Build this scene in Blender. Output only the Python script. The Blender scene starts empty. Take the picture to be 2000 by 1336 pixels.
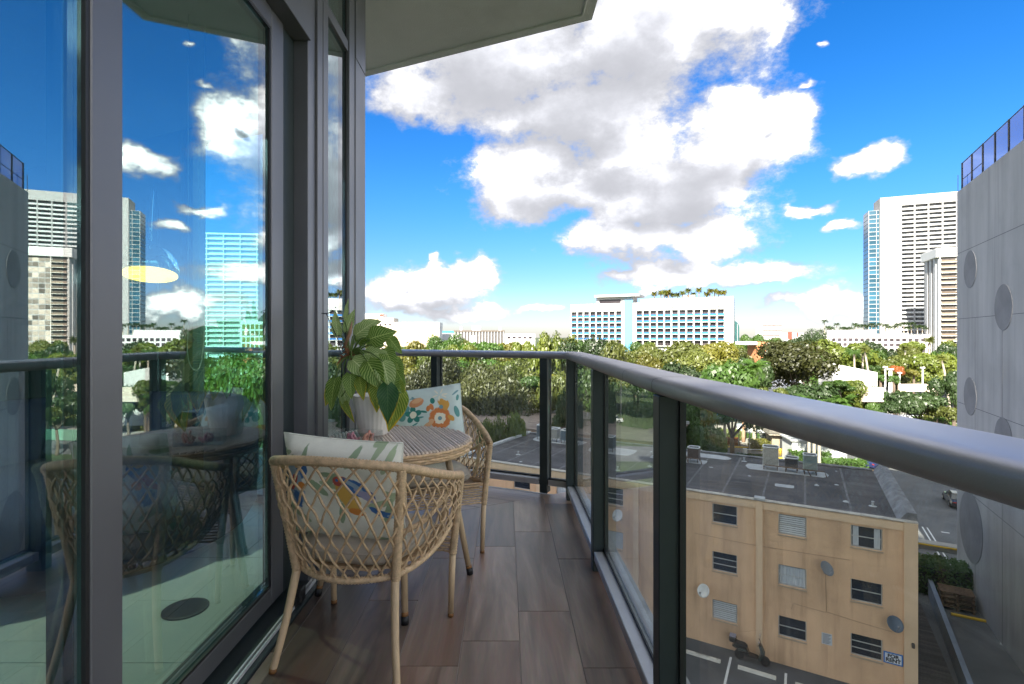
import bpy, math, random
from mathutils import Vector, Matrix, noise as mnoise
R = math.radians
random.seed(7)
sc = bpy.context.scene
col = sc.collection

# ------------------------------------------------------------------ camera, sky, sun, exposure
EYE = 1.215            # eye height above the balcony floor (floor is z = 0)
GZ = -17.1             # street level
cam_d = bpy.data.cameras.new('camera')
cam = bpy.data.objects.new('camera', cam_d); col.objects.link(cam)
cam.location = (0, 0, EYE); cam.rotation_euler = (R(90), 0, 0)
cam_d.sensor_width = 36; cam_d.lens = 18.0
cam_d.shift_x = 0.006; cam_d.shift_y = -0.0065
cam_d.clip_start = 0.02; cam_d.clip_end = 6000
sc.camera = cam

SUN_EL, SUN_AZ = R(38), R(208)      # azimuth clockwise from +Y: behind the camera, a little to its left
sun_d = bpy.data.lights.new('sun', 'SUN'); sun_d.energy = 2.8; sun_d.angle = R(0.5); sun_d.color = (1.0, 0.93, 0.80)
sun = bpy.data.objects.new('sun', sun_d); col.objects.link(sun)
sdir = Vector((math.sin(SUN_AZ) * math.cos(SUN_EL), math.cos(SUN_AZ) * math.cos(SUN_EL), math.sin(SUN_EL)))
sun.rotation_euler = (-sdir).to_track_quat('-Z', 'Y').to_euler()
sun.location = (0, -40, 60)

world = bpy.data.worlds.new('World'); sc.world = world; world.use_nodes = True
sc.view_settings.view_transform = 'Standard'; sc.view_settings.look = 'None'
sc.view_settings.exposure = 2.88; sc.view_settings.gamma = 1.0
sc.render.engine = 'CYCLES'
cy = sc.cycles
cy.use_denoising = True
cy.max_bounces = 10; cy.diffuse_bounces = 4; cy.glossy_bounces = 4; cy.transmission_bounces = 6; cy.transparent_max_bounces = 24
cy.caustics_reflective = False; cy.caustics_refractive = False; cy.sample_clamp_indirect = 6.0


def build_world():
    nt = world.node_tree; N = nt.nodes; L = nt.links; N.clear()

    # ---- cumulus density over azimuth / elevation
    g = bpy.data.node_groups.new('cloud_density', 'ShaderNodeTree')
    g.interface.new_socket('P', in_out='INPUT', socket_type='NodeSocketVector')
    g.interface.new_socket('F', in_out='INPUT', socket_type='NodeSocketFloat')
    g.interface.new_socket('Front', in_out='INPUT', socket_type='NodeSocketFloat')
    g.interface.new_socket('Wide', in_out='INPUT', socket_type='NodeSocketFloat')
    g.interface.new_socket('D', in_out='OUTPUT', socket_type='NodeSocketFloat')
    gn, gl = g.nodes, g.links
    gi = gn.new('NodeGroupInput'); go = gn.new('NodeGroupOutput')
    blobs = [  # px, py, rx, ry, of the photograph, turned into angles here
        (1000, 110, 330, 140), (1290, 40, 270, 190), (1455, 0, 120, 110), (835, 200, 120, 62), (1040, -170, 640, 320), (1110, 230, 210, 75), (1200, 200, 170, 90),
        (1440, 275, 165, 100), (1530, 265, 75, 62), (1140, 345, 230, 92), (1010, 365, 95, 88), (1300, 375, 220, 110), (1235, 285, 130, 80), (1400, 350, 110, 110),
        (1270, 462, 215, 60), (1130, 490, 75, 30), (1380, 470, 110, 50), (1380, 540, 230, 38), (1225, 545, 90, 26), (1500, 550, 110, 30),
        (850, 560, 115, 55), (925, 540, 62, 42), (765, 572, 80, 40), (870, 602, 190, 26), (1050, 607, 95, 22), (855, 512, 26, 17), (660, 590, 90, 45),
        (1690, 300, 75, 40), (1590, 410, 72, 17), (1650, 442, 44, 22), (1585, 95, 20, 24), (1640, 600, 95, 36), (1545, 600, 80, 24), (1745, 615, 90, 30), (1560, 195, 30, 18)]
    acc = None
    for (x, y, rx, ry) in blobs:
        k = (x - 988) / 1000; az = math.atan(k); c = math.cos(az)
        el = math.atan((655 - y) / 1000 * c)
        rxa = rx / 1000 * c * c; rya = ry / 1000 * c * math.cos(el) ** 2
        s = gn.new('ShaderNodeVectorMath'); s.operation = 'SUBTRACT'; gl.new(gi.outputs['P'], s.inputs[0]); s.inputs[1].default_value = (az, el, 0)
        m = gn.new('ShaderNodeVectorMath'); m.operation = 'MULTIPLY'; gl.new(s.outputs[0], m.inputs[0]); m.inputs[1].default_value = (1 / rxa, 1 / rya, 0)
        ln = gn.new('ShaderNodeVectorMath'); ln.operation = 'LENGTH'; gl.new(m.outputs[0], ln.inputs[0])
        sb = gn.new('ShaderNodeMath'); sb.operation = 'MULTIPLY_ADD'; gl.new(ln.outputs['Value'], sb.inputs[0]); sb.inputs[1].default_value = -1; sb.inputs[2].default_value = 1.0 if min(rx, ry) > 30 else 0.72
        if acc is None: acc = sb.outputs[0]
        else:
            mx = gn.new('ShaderNodeMath'); mx.operation = 'SMOOTH_MAX'; gl.new(acc, mx.inputs[0]); gl.new(sb.outputs[0], mx.inputs[1]); mx.inputs[2].default_value = 0.16; acc = mx.outputs[0]
    # outside the placed clouds broad noise adds denser cover, to lift the fill light
    inv = gn.new('ShaderNodeMix'); gl.new(gi.outputs['Front'], inv.inputs[0]); gl.new(gi.outputs['Wide'], inv.inputs[2]); gl.new(acc, inv.inputs[3])
    ad = gn.new('ShaderNodeMath'); ad.operation = 'ADD'; gl.new(inv.outputs[0], ad.inputs[0]); gl.new(gi.outputs['F'], ad.inputs[1])
    gl.new(ad.outputs[0], go.inputs[0])

    def math_(op, a, b=None, c=None, clamp=False):
        n = N.new('ShaderNodeMath'); n.operation = op; n.use_clamp = clamp
        for i, v in enumerate((a, b, c)):
            if v is None: continue
            if isinstance(v, (int, float)): n.inputs[i].default_value = v
            else: L.new(v, n.inputs[i])
        return n.outputs[0]
    tc = N.new('ShaderNodeTexCoord'); sep = N.new('ShaderNodeSeparateXYZ'); L.new(tc.outputs['Generated'], sep.inputs[0])
    az = math_('ARCTAN2', sep.outputs[0], sep.outputs[1]); el = math_('ARCSINE', sep.outputs[2])
    P = N.new('ShaderNodeCombineXYZ'); L.new(az, P.inputs[0]); L.new(el, P.inputs[1])

    def noise(vec, scale, detail, rough, lac=2.1, dist=0.0):
        n = N.new('ShaderNodeTexNoise'); n.inputs['Scale'].default_value = scale; n.inputs['Detail'].default_value = detail
        n.inputs['Roughness'].default_value = rough; n.inputs['Lacunarity'].default_value = lac; n.inputs['Distortion'].default_value = dist
        L.new(vec, n.inputs['Vector']); return n
    stretch = N.new('ShaderNodeVectorMath'); stretch.operation = 'MULTIPLY'; L.new(tc.outputs['Generated'], stretch.inputs[0]); stretch.inputs[1].default_value = (1, 1, 1.5)
    warp = noise(stretch.outputs[0], 7.0, 4, 0.55)
    wv = N.new('ShaderNodeVectorMath'); wv.operation = 'SUBTRACT'; L.new(warp.outputs['Color'], wv.inputs[0]); wv.inputs[1].default_value = (0.5, 0.5, 0.5)
    ws = N.new('ShaderNodeVectorMath'); ws.operation = 'SCALE'; L.new(wv.outputs[0], ws.inputs[0]); ws.inputs['Scale'].default_value = 0.13
    pw = N.new('ShaderNodeVectorMath'); pw.operation = 'ADD'; L.new(P.outputs[0], pw.inputs[0]); L.new(ws.outputs[0], pw.inputs[1])
    f1 = noise(stretch.outputs[0], 11.0, 10, 0.66)
    fb = math_('MULTIPLY_ADD', f1.outputs['Fac'], 1.55, -0.80)
    wide = noise(stretch.outputs[0], 4.2, 3, 0.5)
    wd = math_('MULTIPLY_ADD', wide.outputs['Fac'], 5.0, -2.06)
    upv = N.new('ShaderNodeVectorMath'); upv.operation = 'ADD'; L.new(stretch.outputs[0], upv.inputs[0]); upv.inputs[1].default_value = (0, 0, 0.13)
    wide2 = noise(upv.outputs[0], 4.2, 3, 0.5)
    wd2 = math_('MULTIPLY_ADD', wide2.outputs['Fac'], 5.0, -2.24)
    front = N.new('ShaderNodeMapRange'); front.interpolation_type = 'SMOOTHSTEP'
    L.new(sep.outputs[1], front.inputs[0]); front.inputs[1].default_value = 0.35; front.inputs[2].default_value = 0.62
    # low clouds thin out towards the horizon behind the placed ones

    f_lo = noise(stretch.outputs[0], 5.5, 2.5, 0.5)
    fl_ = math_('MULTIPLY_ADD', f_lo.outputs['Fac'], 1.5, -0.74)

    def dens(shift, fbm=None, wide_=None):
        v = N.new('ShaderNodeVectorMath'); v.operation = 'ADD'; L.new(pw.outputs[0], v.inputs[0]); v.inputs[1].default_value = (shift[0], shift[1], 0)
        q = N.new('ShaderNodeGroup'); q.node_tree = g; L.new(v.outputs[0], q.inputs['P']); L.new(fbm if fbm is not None else fb, q.inputs['F']); L.new(front.outputs[0], q.inputs['Front']); L.new(wide_ if wide_ is not None else wd, q.inputs['Wide'])
        return q.outputs[0]
    d0 = dens((0, 0)); d1 = dens((0.050, 0.052), fl_, wd2)
    al = N.new('ShaderNodeMapRange'); al.interpolation_type = 'SMOOTHSTEP'; L.new(d0, al.inputs[0]); al.inputs[1].default_value = -0.14; al.inputs[2].default_value = 0.40
    oc = math_('MULTIPLY', math_('MAXIMUM', d1, 0.0), 1.75)
    oc2 = math_('ADD', oc, math_('MULTIPLY_ADD', f1.outputs['Fac'], -1.1, 0.60))
    lit = math_('POWER', 2.718, math_('MULTIPLY', math_('MAXIMUM', oc2, -0.05), -2.7))      # how much sun gets through to the cloud we see
    core = N.new('ShaderNodeMapRange'); core.interpolation_type = 'SMOOTHSTEP'; L.new(d0, core.inputs[0]); core.inputs[1].default_value = 0.02; core.inputs[2].default_value = 0.85; core.inputs[3].default_value = 0.06
    br = math_('MULTIPLY_ADD', math_('MULTIPLY', lit, core.outputs[0]), 0.66, 0.084)
    tn = N.new('ShaderNodeMix'); tn.data_type = 'RGBA'; L.new(lit, tn.inputs[0]); tn.inputs[6].default_value = (0.97, 0.985, 1.07, 1); tn.inputs[7].default_value = (1.03, 1.0, 0.95, 1)
    sky = N.new('ShaderNodeTexSky'); sky.sky_type = 'NISHITA'; sky.sun_disc = False
    sky.sun_elevation = SUN_EL; sky.sun_rotation = SUN_AZ
    sky.altitude = 0; sky.air_density = 1.0; sky.dust_density = 0.35; sky.ozone_density = 1.6
    hs = N.new('ShaderNodeHueSaturation'); hs.inputs['Saturation'].default_value = 1.44; hs.inputs['Value'].default_value = 0.0268; L.new(sky.outputs[0], hs.inputs['Color'])
    tint = N.new('ShaderNodeMix'); tint.data_type = 'RGBA'; tint.blend_type = 'MULTIPLY'; tint.inputs[0].default_value = 1.0
    L.new(hs.outputs[0], tint.inputs[6]); tint.inputs[7].default_value = (0.66, 0.93, 1.20, 1)
    cb = N.new('ShaderNodeVectorMath'); cb.operation = 'SCALE'; L.new(tn.outputs[2], cb.inputs[0]); L.new(br, cb.inputs['Scale'])
    hz_ = N.new('ShaderNodeMapRange'); hz_.interpolation_type = 'SMOOTHSTEP'; L.new(el, hz_.inputs[0]); hz_.inputs[1].default_value = 0.0; hz_.inputs[2].default_value = 0.30
    hb = N.new('ShaderNodeMix'); hb.data_type = 'RGBA'; L.new(hz_.outputs[0], hb.inputs[0]); hb.inputs[6].default_value = (0.92, 0.70, 0.84, 1); hb.inputs[7].default_value = (1, 1, 1, 1)
    hm = N.new('ShaderNodeMix'); hm.data_type = 'RGBA'; hm.blend_type = 'MULTIPLY'; hm.inputs[0].default_value = 1.0; L.new(tint.outputs[2], hm.inputs[6]); L.new(hb.outputs[2], hm.inputs[7])
    mix = N.new('ShaderNodeMix'); mix.data_type = 'RGBA'; L.new(al.outputs[0], mix.inputs[0]); L.new(hm.outputs[2], mix.inputs[6]); L.new(cb.outputs[0], mix.inputs[7])
    bg = N.new('ShaderNodeBackground'); bg.inputs['Strength'].default_value = 1.0; L.new(mix.outputs[2], bg.inputs['Color'])
    out = N.new('ShaderNodeOutputWorld'); L.new(bg.outputs[0], out.inputs['Surface'])
    world.cycles.sampling_method = 'MANUAL'; world.cycles.sample_map_resolution = 512
build_world()

# ------------------------------------------------------------------ materials
MATS = {}


def mat(name, color, rough=0.6, metal=0.0, var=0.12, vscale=4.0, bump=0.0, bscale=60.0, stretch=(1, 1, 1), coat=0.0, spec=0.5, rnd=0.0, rvar=0.0):
    """Principled material with noise-broken colour, roughness and relief."""
    if name in MATS: return MATS[name]
    m = bpy.data.materials.new(name); m.use_nodes = True; MATS[name] = m
    nt = m.node_tree; N, L = nt.nodes, nt.links; b = N['Principled BSDF']
    b.inputs['Roughness'].default_value = rough; b.inputs['Metallic'].default_value = metal
    b.inputs['Specular IOR Level'].default_value = spec; b.inputs['Coat Weight'].default_value = coat
    tc = N.new('ShaderNodeTexCoord'); mp = N.new('ShaderNodeMapping'); mp.inputs['Scale'].default_value = stretch; L.new(tc.outputs['Object'], mp.inputs['Vector'])
    n = N.new('ShaderNodeTexNoise'); n.inputs['Scale'].default_value = vscale; n.inputs['Detail'].default_value = 6; n.inputs['Roughness'].default_value = 0.6; L.new(mp.outputs[0], n.inputs['Vector'])
    rp = N.new('ShaderNodeValToRGB'); L.new(n.outputs['Fac'], rp.inputs[0])
    c = Vector(color)
    rp.color_ramp.elements[0].position = 0.28; rp.color_ramp.elements[1].position = 0.72
    rp.color_ramp.elements[0].color = (*[max(0, x * (1 - var)) for x in c], 1); rp.color_ramp.elements[1].color = (*[x * (1 + var) for x in c], 1)
    src = rp.outputs[0]
    if rnd > 0:
        oi = N.new('ShaderNodeObjectInfo'); mr = N.new('ShaderNodeMapRange'); L.new(oi.outputs['Random'], mr.inputs[0]); mr.inputs[3].default_value = 1 - rnd; mr.inputs[4].default_value = 1 + rnd
        mm = N.new('ShaderNodeVectorMath'); mm.operation = 'SCALE'; L.new(src, mm.inputs[0]); L.new(mr.outputs[0], mm.inputs['Scale']); src = mm.outputs[0]
    L.new(src, b.inputs['Base Color'])
    if rvar > 0:
        mr2 = N.new('ShaderNodeMapRange'); L.new(n.outputs['Fac'], mr2.inputs[0]); mr2.inputs[1].default_value = 0.3; mr2.inputs[2].default_value = 0.7
        mr2.inputs[3].default_value = max(0.02, rough - rvar); mr2.inputs[4].default_value = rough + rvar; L.new(mr2.outputs[0], b.inputs['Roughness'])
    if bump > 0:
        n2 = N.new('ShaderNodeTexNoise'); n2.inputs['Scale'].default_value = bscale; n2.inputs['Detail'].default_value = 5; L.new(mp.outputs[0], n2.inputs['Vector'])
        bp = N.new('ShaderNodeBump'); bp.inputs['Strength'].default_value = bump; bp.inputs['Distance'].default_value = 0.02; L.new(n2.outputs['Fac'], bp.inputs['Height']); L.new(bp.outputs[0], b.inputs['Normal'])
    return m


def glass_mat(name, tint, ior, base_refl, dust=0.0, dust_col=(0.7, 0.75, 0.72)):
    """Thin pane: clear tinted transmission, a coated reflection and a film of dust."""
    m = bpy.data.materials.new(name); m.use_nodes = True; MATS[name] = m
    nt = m.node_tree; N, L = nt.nodes, nt.links; N.clear()
    out = N.new('ShaderNodeOutputMaterial'); tr = N.new('ShaderNodeBsdfTransparent'); tr.inputs[0].default_value = (*tint, 1)
    gl = N.new('ShaderNodeBsdfGlossy'); gl.inputs['Roughness'].default_value = 0.0; gl.inputs['Color'].default_value = (0.93, 0.97, 1.0, 1)
    lw = N.new('ShaderNodeLayerWeight'); lw.inputs['Blend'].default_value = 0.5
    f0 = ((ior - 1) / (ior + 1)) ** 2 + base_refl
    pw = N.new('ShaderNodeMath'); pw.operation = 'POWER'; L.new(lw.outputs['Facing'], pw.inputs[0]); pw.inputs[1].default_value = 5.0     # Schlick reflectance
    ad = N.new('ShaderNodeMath'); ad.operation = 'MULTIPLY_ADD'; ad.use_clamp = True; L.new(pw.outputs[0], ad.inputs[0]); ad.inputs[1].default_value = 1 - f0; ad.inputs[2].default_value = f0
    mx = N.new('ShaderNodeMixShader'); L.new(ad.outputs[0], mx.inputs[0]); L.new(tr.outputs[0], mx.inputs[1]); L.new(gl.outputs[0], mx.inputs[2])
    last = mx.outputs[0]
    if dust > 0:
        df = N.new('ShaderNodeBsdfDiffuse'); df.inputs[0].default_value = (*dust_col, 1)
        tc = N.new('ShaderNodeTexCoord'); mp = N.new('ShaderNodeMapping'); mp.inputs['Scale'].default_value = (14, 14, 1.2); L.new(tc.outputs['Object'], mp.inputs[0])
        n = N.new('ShaderNodeTexNoise'); n.inputs['Scale'].default_value = 2.2; n.inputs['Detail'].default_value = 7; L.new(mp.outputs[0], n.inputs['Vector'])
        mr = N.new('ShaderNodeMapRange'); L.new(n.outputs['Fac'], mr.inputs[0]); mr.inputs[1].default_value = 0.3; mr.inputs[2].default_value = 0.75; mr.inputs[3].default_value = dust * 0.4; mr.inputs[4].default_value = dust * 1.5
        m2 = N.new('ShaderNodeMixShader'); L.new(mr.outputs[0], m2.inputs[0]); L.new(last, m2.inputs[1]); L.new(df.outputs[0], m2.inputs[2]); last = m2.outputs[0]
    L.new(last, out.inputs['Surface'])
    return m


def foliage_mat(name, c0, c1, rnd=0.25, trans=0.38):
    m = bpy.data.materials.new(name); m.use_nodes = True; MATS[name] = m
    nt = m.node_tree; N, L = nt.nodes, nt.links; N.clear()
    out = N.new('ShaderNodeOutputMaterial')
    ge = N.new('ShaderNodeNewGeometry'); oi = N.new('ShaderNodeObjectInfo')
    tc = N.new('ShaderNodeTexCoord'); n = N.new('ShaderNodeTexNoise'); n.inputs['Scale'].default_value = 0.45; n.inputs['Detail'].default_value = 3; L.new(tc.outputs['Object'], n.inputs['Vector'])
    a = N.new('ShaderNodeMath'); a.operation = 'MULTIPLY_ADD'; L.new(ge.outputs['Random Per Island'], a.inputs[0]); a.inputs[1].default_value = 0.22; L.new(n.outputs['Fac'], a.inputs[2])
    a2 = N.new('ShaderNodeMath'); a2.operation = 'SUBTRACT'; L.new(a.outputs[0], a2.inputs[0]); a2.inputs[1].default_value = 0.11
    mx = N.new('ShaderNodeMix'); mx.data_type = 'RGBA'; L.new(a2.outputs[0], mx.inputs[0]); mx.inputs[6].default_value = (*c0, 1); mx.inputs[7].default_value = (*c1, 1)
    mr = N.new('ShaderNodeMapRange'); L.new(oi.outputs['Random'], mr.inputs[0]); mr.inputs[3].default_value = 1 - rnd; mr.inputs[4].default_value = 1 + rnd
    sc_ = N.new('ShaderNodeVectorMath'); sc_.operation = 'SCALE'; L.new(mx.outputs[2], sc_.inputs[0]); L.new(mr.outputs[0], sc_.inputs['Scale'])
    d = N.new('ShaderNodeBsdfDiffuse'); L.new(sc_.outputs[0], d.inputs[0]); t = N.new('ShaderNodeBsdfTranslucent')
    tt = N.new('ShaderNodeMix'); tt.data_type = 'RGBA'; tt.blend_type = 'MULTIPLY'; tt.inputs[0].default_value = 1; L.new(sc_.outputs[0], tt.inputs[6]); tt.inputs[7].default_value = (1.5, 1.45, 0.5, 1); L.new(tt.outputs[2], t.inputs[0])
    gs = N.new('ShaderNodeBsdfGlossy'); gs.inputs['Roughness'].default_value = 0.45; gs.inputs['Color'].default_value = (0.6, 0.6, 0.6, 1)
    m1 = N.new('ShaderNodeMixShader'); m1.inputs[0].default_value = trans; L.new(d.outputs[0], m1.inputs[1]); L.new(t.outputs[0], m1.inputs[2])
    m2 = N.new('ShaderNodeMixShader'); m2.inputs[0].default_value = 0.05; L.new(m1.outputs[0], m2.inputs[1]); L.new(gs.outputs[0], m2.inputs[2])
    L.new(m2.outputs[0], out.inputs[0])
    return m


def plank_mat():
    m = bpy.data.materials.new('wood_tile'); m.use_nodes = True; MATS['wood_tile'] = m
    nt = m.node_tree; N, L = nt.nodes, nt.links; b = N['Principled BSDF']
    tc = N.new('ShaderNodeTexCoord'); oi = N.new('ShaderNodeObjectInfo')
    off = N.new('ShaderNodeMath'); off.operation = 'MULTIPLY'; L.new(oi.outputs['Random'], off.inputs[0]); off.inputs[1].default_value = 37.0
    cmb = N.new('ShaderNodeCombineXYZ')
    for i in range(3): L.new(off.outputs[0], cmb.inputs[i])
    mp = N.new('ShaderNodeMapping'); mp.inputs['Scale'].default_value = (1, 0.13, 1); L.new(tc.outputs['Object'], mp.inputs[0])
    ad = N.new('ShaderNodeVectorMath'); L.new(mp.outputs[0], ad.inputs[0]); L.new(cmb.outputs[0], ad.inputs[1])
    n1 = N.new('ShaderNodeTexNoise'); n1.inputs['Scale'].default_value = 11; n1.inputs['Detail'].default_value = 5; n1.inputs['Distortion'].default_value = 0.9; L.new(ad.outputs[0], n1.inputs['Vector'])
    n2 = N.new('ShaderNodeTexNoise'); n2.inputs['Scale'].default_value = 120; n2.inputs['Detail'].default_value = 4; L.new(ad.outputs[0], n2.inputs['Vector'])
    n3 = N.new('ShaderNodeTexNoise'); n3.inputs['Scale'].default_value = 4.5; n3.inputs['Detail'].default_value = 2; L.new(ad.outputs[0], n3.inputs['Vector'])
    r1 = N.new('ShaderNodeValToRGB'); L.new(n1.outputs['Fac'], r1.inputs[0]); e = r1.color_ramp.elements
    e[0].position = 0.25; e[0].color = (0.10, 0.072, 0.058, 1); e[1].position = 0.78; e[1].color = (0.385, 0.285, 0.22, 1)
    k = e.new(0.5); k.color = (0.215, 0.155, 0.122, 1)
    red = N.new('ShaderNodeMix'); red.data_type = 'RGBA'; L.new(r1.outputs[0], red.inputs[6]); red.inputs[7].default_value = (0.235, 0.125, 0.085, 1)
    mr = N.new('ShaderNodeMapRange'); L.new(n3.outputs['Fac'], mr.inputs[0]); mr.inputs[1].default_value = 0.54; mr.inputs[2].default_value = 0.70; mr.inputs[4].default_value = 0.75; L.new(mr.outputs[0], red.inputs[0])
    gr = N.new('ShaderNodeMix'); gr.data_type = 'RGBA'; gr.blend_type = 'MULTIPLY'; gr.inputs[0].default_value = 0.30; L.new(red.outputs[2], gr.inputs[6]); L.new(n2.outputs['Color'], gr.inputs[7])
    mv = N.new('ShaderNodeMapRange'); L.new(oi.outputs['Random'], mv.inputs[0]); mv.inputs[3].default_value = 0.72; mv.inputs[4].default_value = 1.35
    sc_ = N.new('ShaderNodeVectorMath'); sc_.operation = 'SCALE'; L.new(gr.outputs[2], sc_.inputs[0]); L.new(mv.outputs[0], sc_.inputs['Scale']); L.new(sc_.outputs[0], b.inputs['Base Color'])
    rr = N.new('ShaderNodeMapRange'); L.new(n1.outputs['Fac'], rr.inputs[0]); rr.inputs[3].default_value = 0.26; rr.inputs[4].default_value = 0.42; b.inputs['Specular IOR Level'].default_value = 0.5; L.new(rr.outputs[0], b.inputs['Roughness'])
    bp = N.new('ShaderNodeBump'); bp.inputs['Strength'].default_value = 0.10; bp.inputs['Distance'].default_value = 0.004; L.new(n2.outputs['Fac'], bp.inputs['Height']); L.new(bp.outputs[0], b.inputs['Normal'])
    return m


def print_mat(name, base, shapes, axes=(0, 2), rough=0.85, face=0, base_var=0.05):
    """Fabric print: flat ellipses (cx, cy, rx, ry, degrees, colour, ragged) in metres over two object axes.
    face: +1/-1 prints only on the cushion side whose object Y points that way."""
    m = mat(name, base, rough, 0, base_var, 25, 0.25, 700)
    nt = m.node_tree; N, L = nt.nodes, nt.links; b = N['Principled BSDF']
    cur = b.inputs['Base Color'].links[0].from_socket
    tc = N.new('ShaderNodeTexCoord'); sp = N.new('ShaderNodeSeparateXYZ'); L.new(tc.outputs['Object'], sp.inputs[0])
    cm = N.new('ShaderNodeCombineXYZ'); L.new(sp.outputs[axes[0]], cm.inputs[0]); L.new(sp.outputs[axes[1]], cm.inputs[1])
    nz = N.new('ShaderNodeTexNoise'); nz.inputs['Scale'].default_value = 55; nz.inputs['Detail'].default_value = 3; L.new(cm.outputs[0], nz.inputs['Vector'])
    for (cx, cy_, rx, ry, deg, c, rag) in shapes:
        mp = N.new('ShaderNodeMapping'); mp.vector_type = 'TEXTURE'; mp.inputs['Location'].default_value = (cx, cy_, 0); mp.inputs['Rotation'].default_value = (0, 0, R(deg)); mp.inputs['Scale'].default_value = (rx, ry, 1)
        L.new(cm.outputs[0], mp.inputs[0])
        ln = N.new('ShaderNodeVectorMath'); ln.operation = 'LENGTH'; L.new(mp.outputs[0], ln.inputs[0])
        ad = N.new('ShaderNodeMath'); ad.operation = 'MULTIPLY_ADD'; L.new(nz.outputs['Fac'], ad.inputs[0]); ad.inputs[1].default_value = rag; L.new(ln.outputs['Value'], ad.inputs[2])
        ss = N.new('ShaderNodeMapRange'); L.new(ad.outputs[0], ss.inputs[0]); ss.inputs[1].default_value = 1.06 + rag * 0.5; ss.inputs[2].default_value = 0.94 + rag * 0.5
        mx = N.new('ShaderNodeMix'); mx.data_type = 'RGBA'; L.new(ss.outputs[0], mx.inputs[0]); L.new(cur, mx.inputs[6]); mx.inputs[7].default_value = (*c, 1); cur = mx.outputs[2]
    L.new(cur, b.inputs['Base Color'])
    return m


def leaf_mat(name, dark, light, edge, edge_amt):
    """Striped heart-leaf: pale veins slanting from the midrib, margin colour towards the tip."""
    m = mat(name, dark, 0.5, 0, 0.1, 9, 0, 60, spec=0.3)
    nt = m.node_tree; N, L = nt.nodes, nt.links; b = N['Principled BSDF']
    tc = N.new('ShaderNodeTexCoord'); sp = N.new('ShaderNodeSeparateXYZ'); L.new(tc.outputs['UV'], sp.inputs[0])

    def M(op, a, bb=None, c=None, clamp=False):
        n = N.new('ShaderNodeMath'); n.operation = op; n.use_clamp = clamp
        for i, v in enumerate((a, bb, c)):
            if v is None: continue
            if isinstance(v, (int, float)): n.inputs[i].default_value = v
            else: L.new(v, n.inputs[i])
        return n.outputs[0]
    ax = M('ABSOLUTE', M('SUBTRACT', sp.outputs[0], 0.5))            # 0 at midrib .. 0.5 at the margin
    nz = N.new('ShaderNodeTexNoise'); nz.inputs['Scale'].default_value = 6; L.new(tc.outputs['UV'], nz.inputs['Vector'])
    ph = M('ADD', M('MULTIPLY', M('SUBTRACT', sp.outputs[1], M('MULTIPLY', ax, 0.75)), 62.0), M('MULTIPLY', nz.outputs['Fac'], 5.0))
    st = M('SINE', ph)
    mr = N.new('ShaderNodeMapRange'); L.new(st, mr.inputs[0]); mr.inputs[1].default_value = 0.25; mr.inputs[2].default_value = 0.95
    mid = N.new('ShaderNodeMapRange'); L.new(ax, mid.inputs[0]); mid.inputs[1].default_value = 0.03; mid.inputs[2].default_value = 0.015
    v = M('MAXIMUM', M('MULTIPLY', mr.outputs[0], 0.8), mid.outputs[0])
    mx = N.new('ShaderNodeMix'); mx.data_type = 'RGBA'; L.new(v, mx.inputs[0]); L.new(b.inputs['Base Color'].links[0].from_socket, mx.inputs[6]); mx.inputs[7].default_value = (*light, 1)
    ed = M('ADD', M('MULTIPLY', ax, 1.5), M('MULTIPLY', sp.outputs[1], 0.6)); ed = M('ADD', ed, M('MULTIPLY', nz.outputs['Fac'], 0.5))
    mr3 = N.new('ShaderNodeMapRange'); L.new(ed, mr3.inputs[0]); mr3.inputs[1].default_value = 1.32 - edge_amt; mr3.inputs[2].default_value = 1.52 - edge_amt
    mx2 = N.new('ShaderNodeMix'); mx2.data_type = 'RGBA'; L.new(mr3.outputs[0], mx2.inputs[0]); L.new(mx.outputs[2], mx2.inputs[6]); mx2.inputs[7].default_value = (*edge, 1)
    L.new(mx2.outputs[2], b.inputs['Base Color'])
    tl = N.new('ShaderNodeBsdfTranslucent'); L.new(mx2.outputs[2], tl.inputs[0]); ms = N.new('ShaderNodeMixShader'); ms.inputs[0].default_value = 0.35
    L.new(b.outputs[0], ms.inputs[1]); L.new(tl.outputs[0], ms.inputs[2]); L.new(ms.outputs[0], N['Material Output'].inputs['Surface'])
    return m



def stain(m, scale, stretch, amount, lo=0.48, hi=0.72, tint=(0.55, 0.52, 0.48)):
    """darker weathering runs and blotches over a material's colour"""
    nt = m.node_tree; N, L = nt.nodes, nt.links; b = N['Principled BSDF']; src = b.inputs['Base Color'].links[0].from_socket
    tc = N.new('ShaderNodeTexCoord'); mp = N.new('ShaderNodeMapping'); mp.inputs['Scale'].default_value = stretch; mp.inputs['Location'].default_value = (3.7, 1.9, 8.1); L.new(tc.outputs['Object'], mp.inputs[0])
    n = N.new('ShaderNodeTexNoise'); n.inputs['Scale'].default_value = scale; n.inputs['Detail'].default_value = 8; n.inputs['Roughness'].default_value = 0.62; L.new(mp.outputs[0], n.inputs['Vector'])
    mr = N.new('ShaderNodeMapRange'); mr.interpolation_type = 'SMOOTHSTEP'; L.new(n.outputs['Fac'], mr.inputs[0]); mr.inputs[1].default_value = lo; mr.inputs[2].default_value = hi; mr.inputs[4].default_value = amount
    mx = N.new('ShaderNodeMix'); mx.data_type = 'RGBA'; mx.blend_type = 'MULTIPLY'; L.new(mr.outputs[0], mx.inputs[0]); L.new(src, mx.inputs[6]); mx.inputs[7].default_value = (*tint, 1); L.new(mx.outputs[2], b.inputs['Base Color'])
    return m

# ------------------------------------------------------------------ mesh helpers


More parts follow.
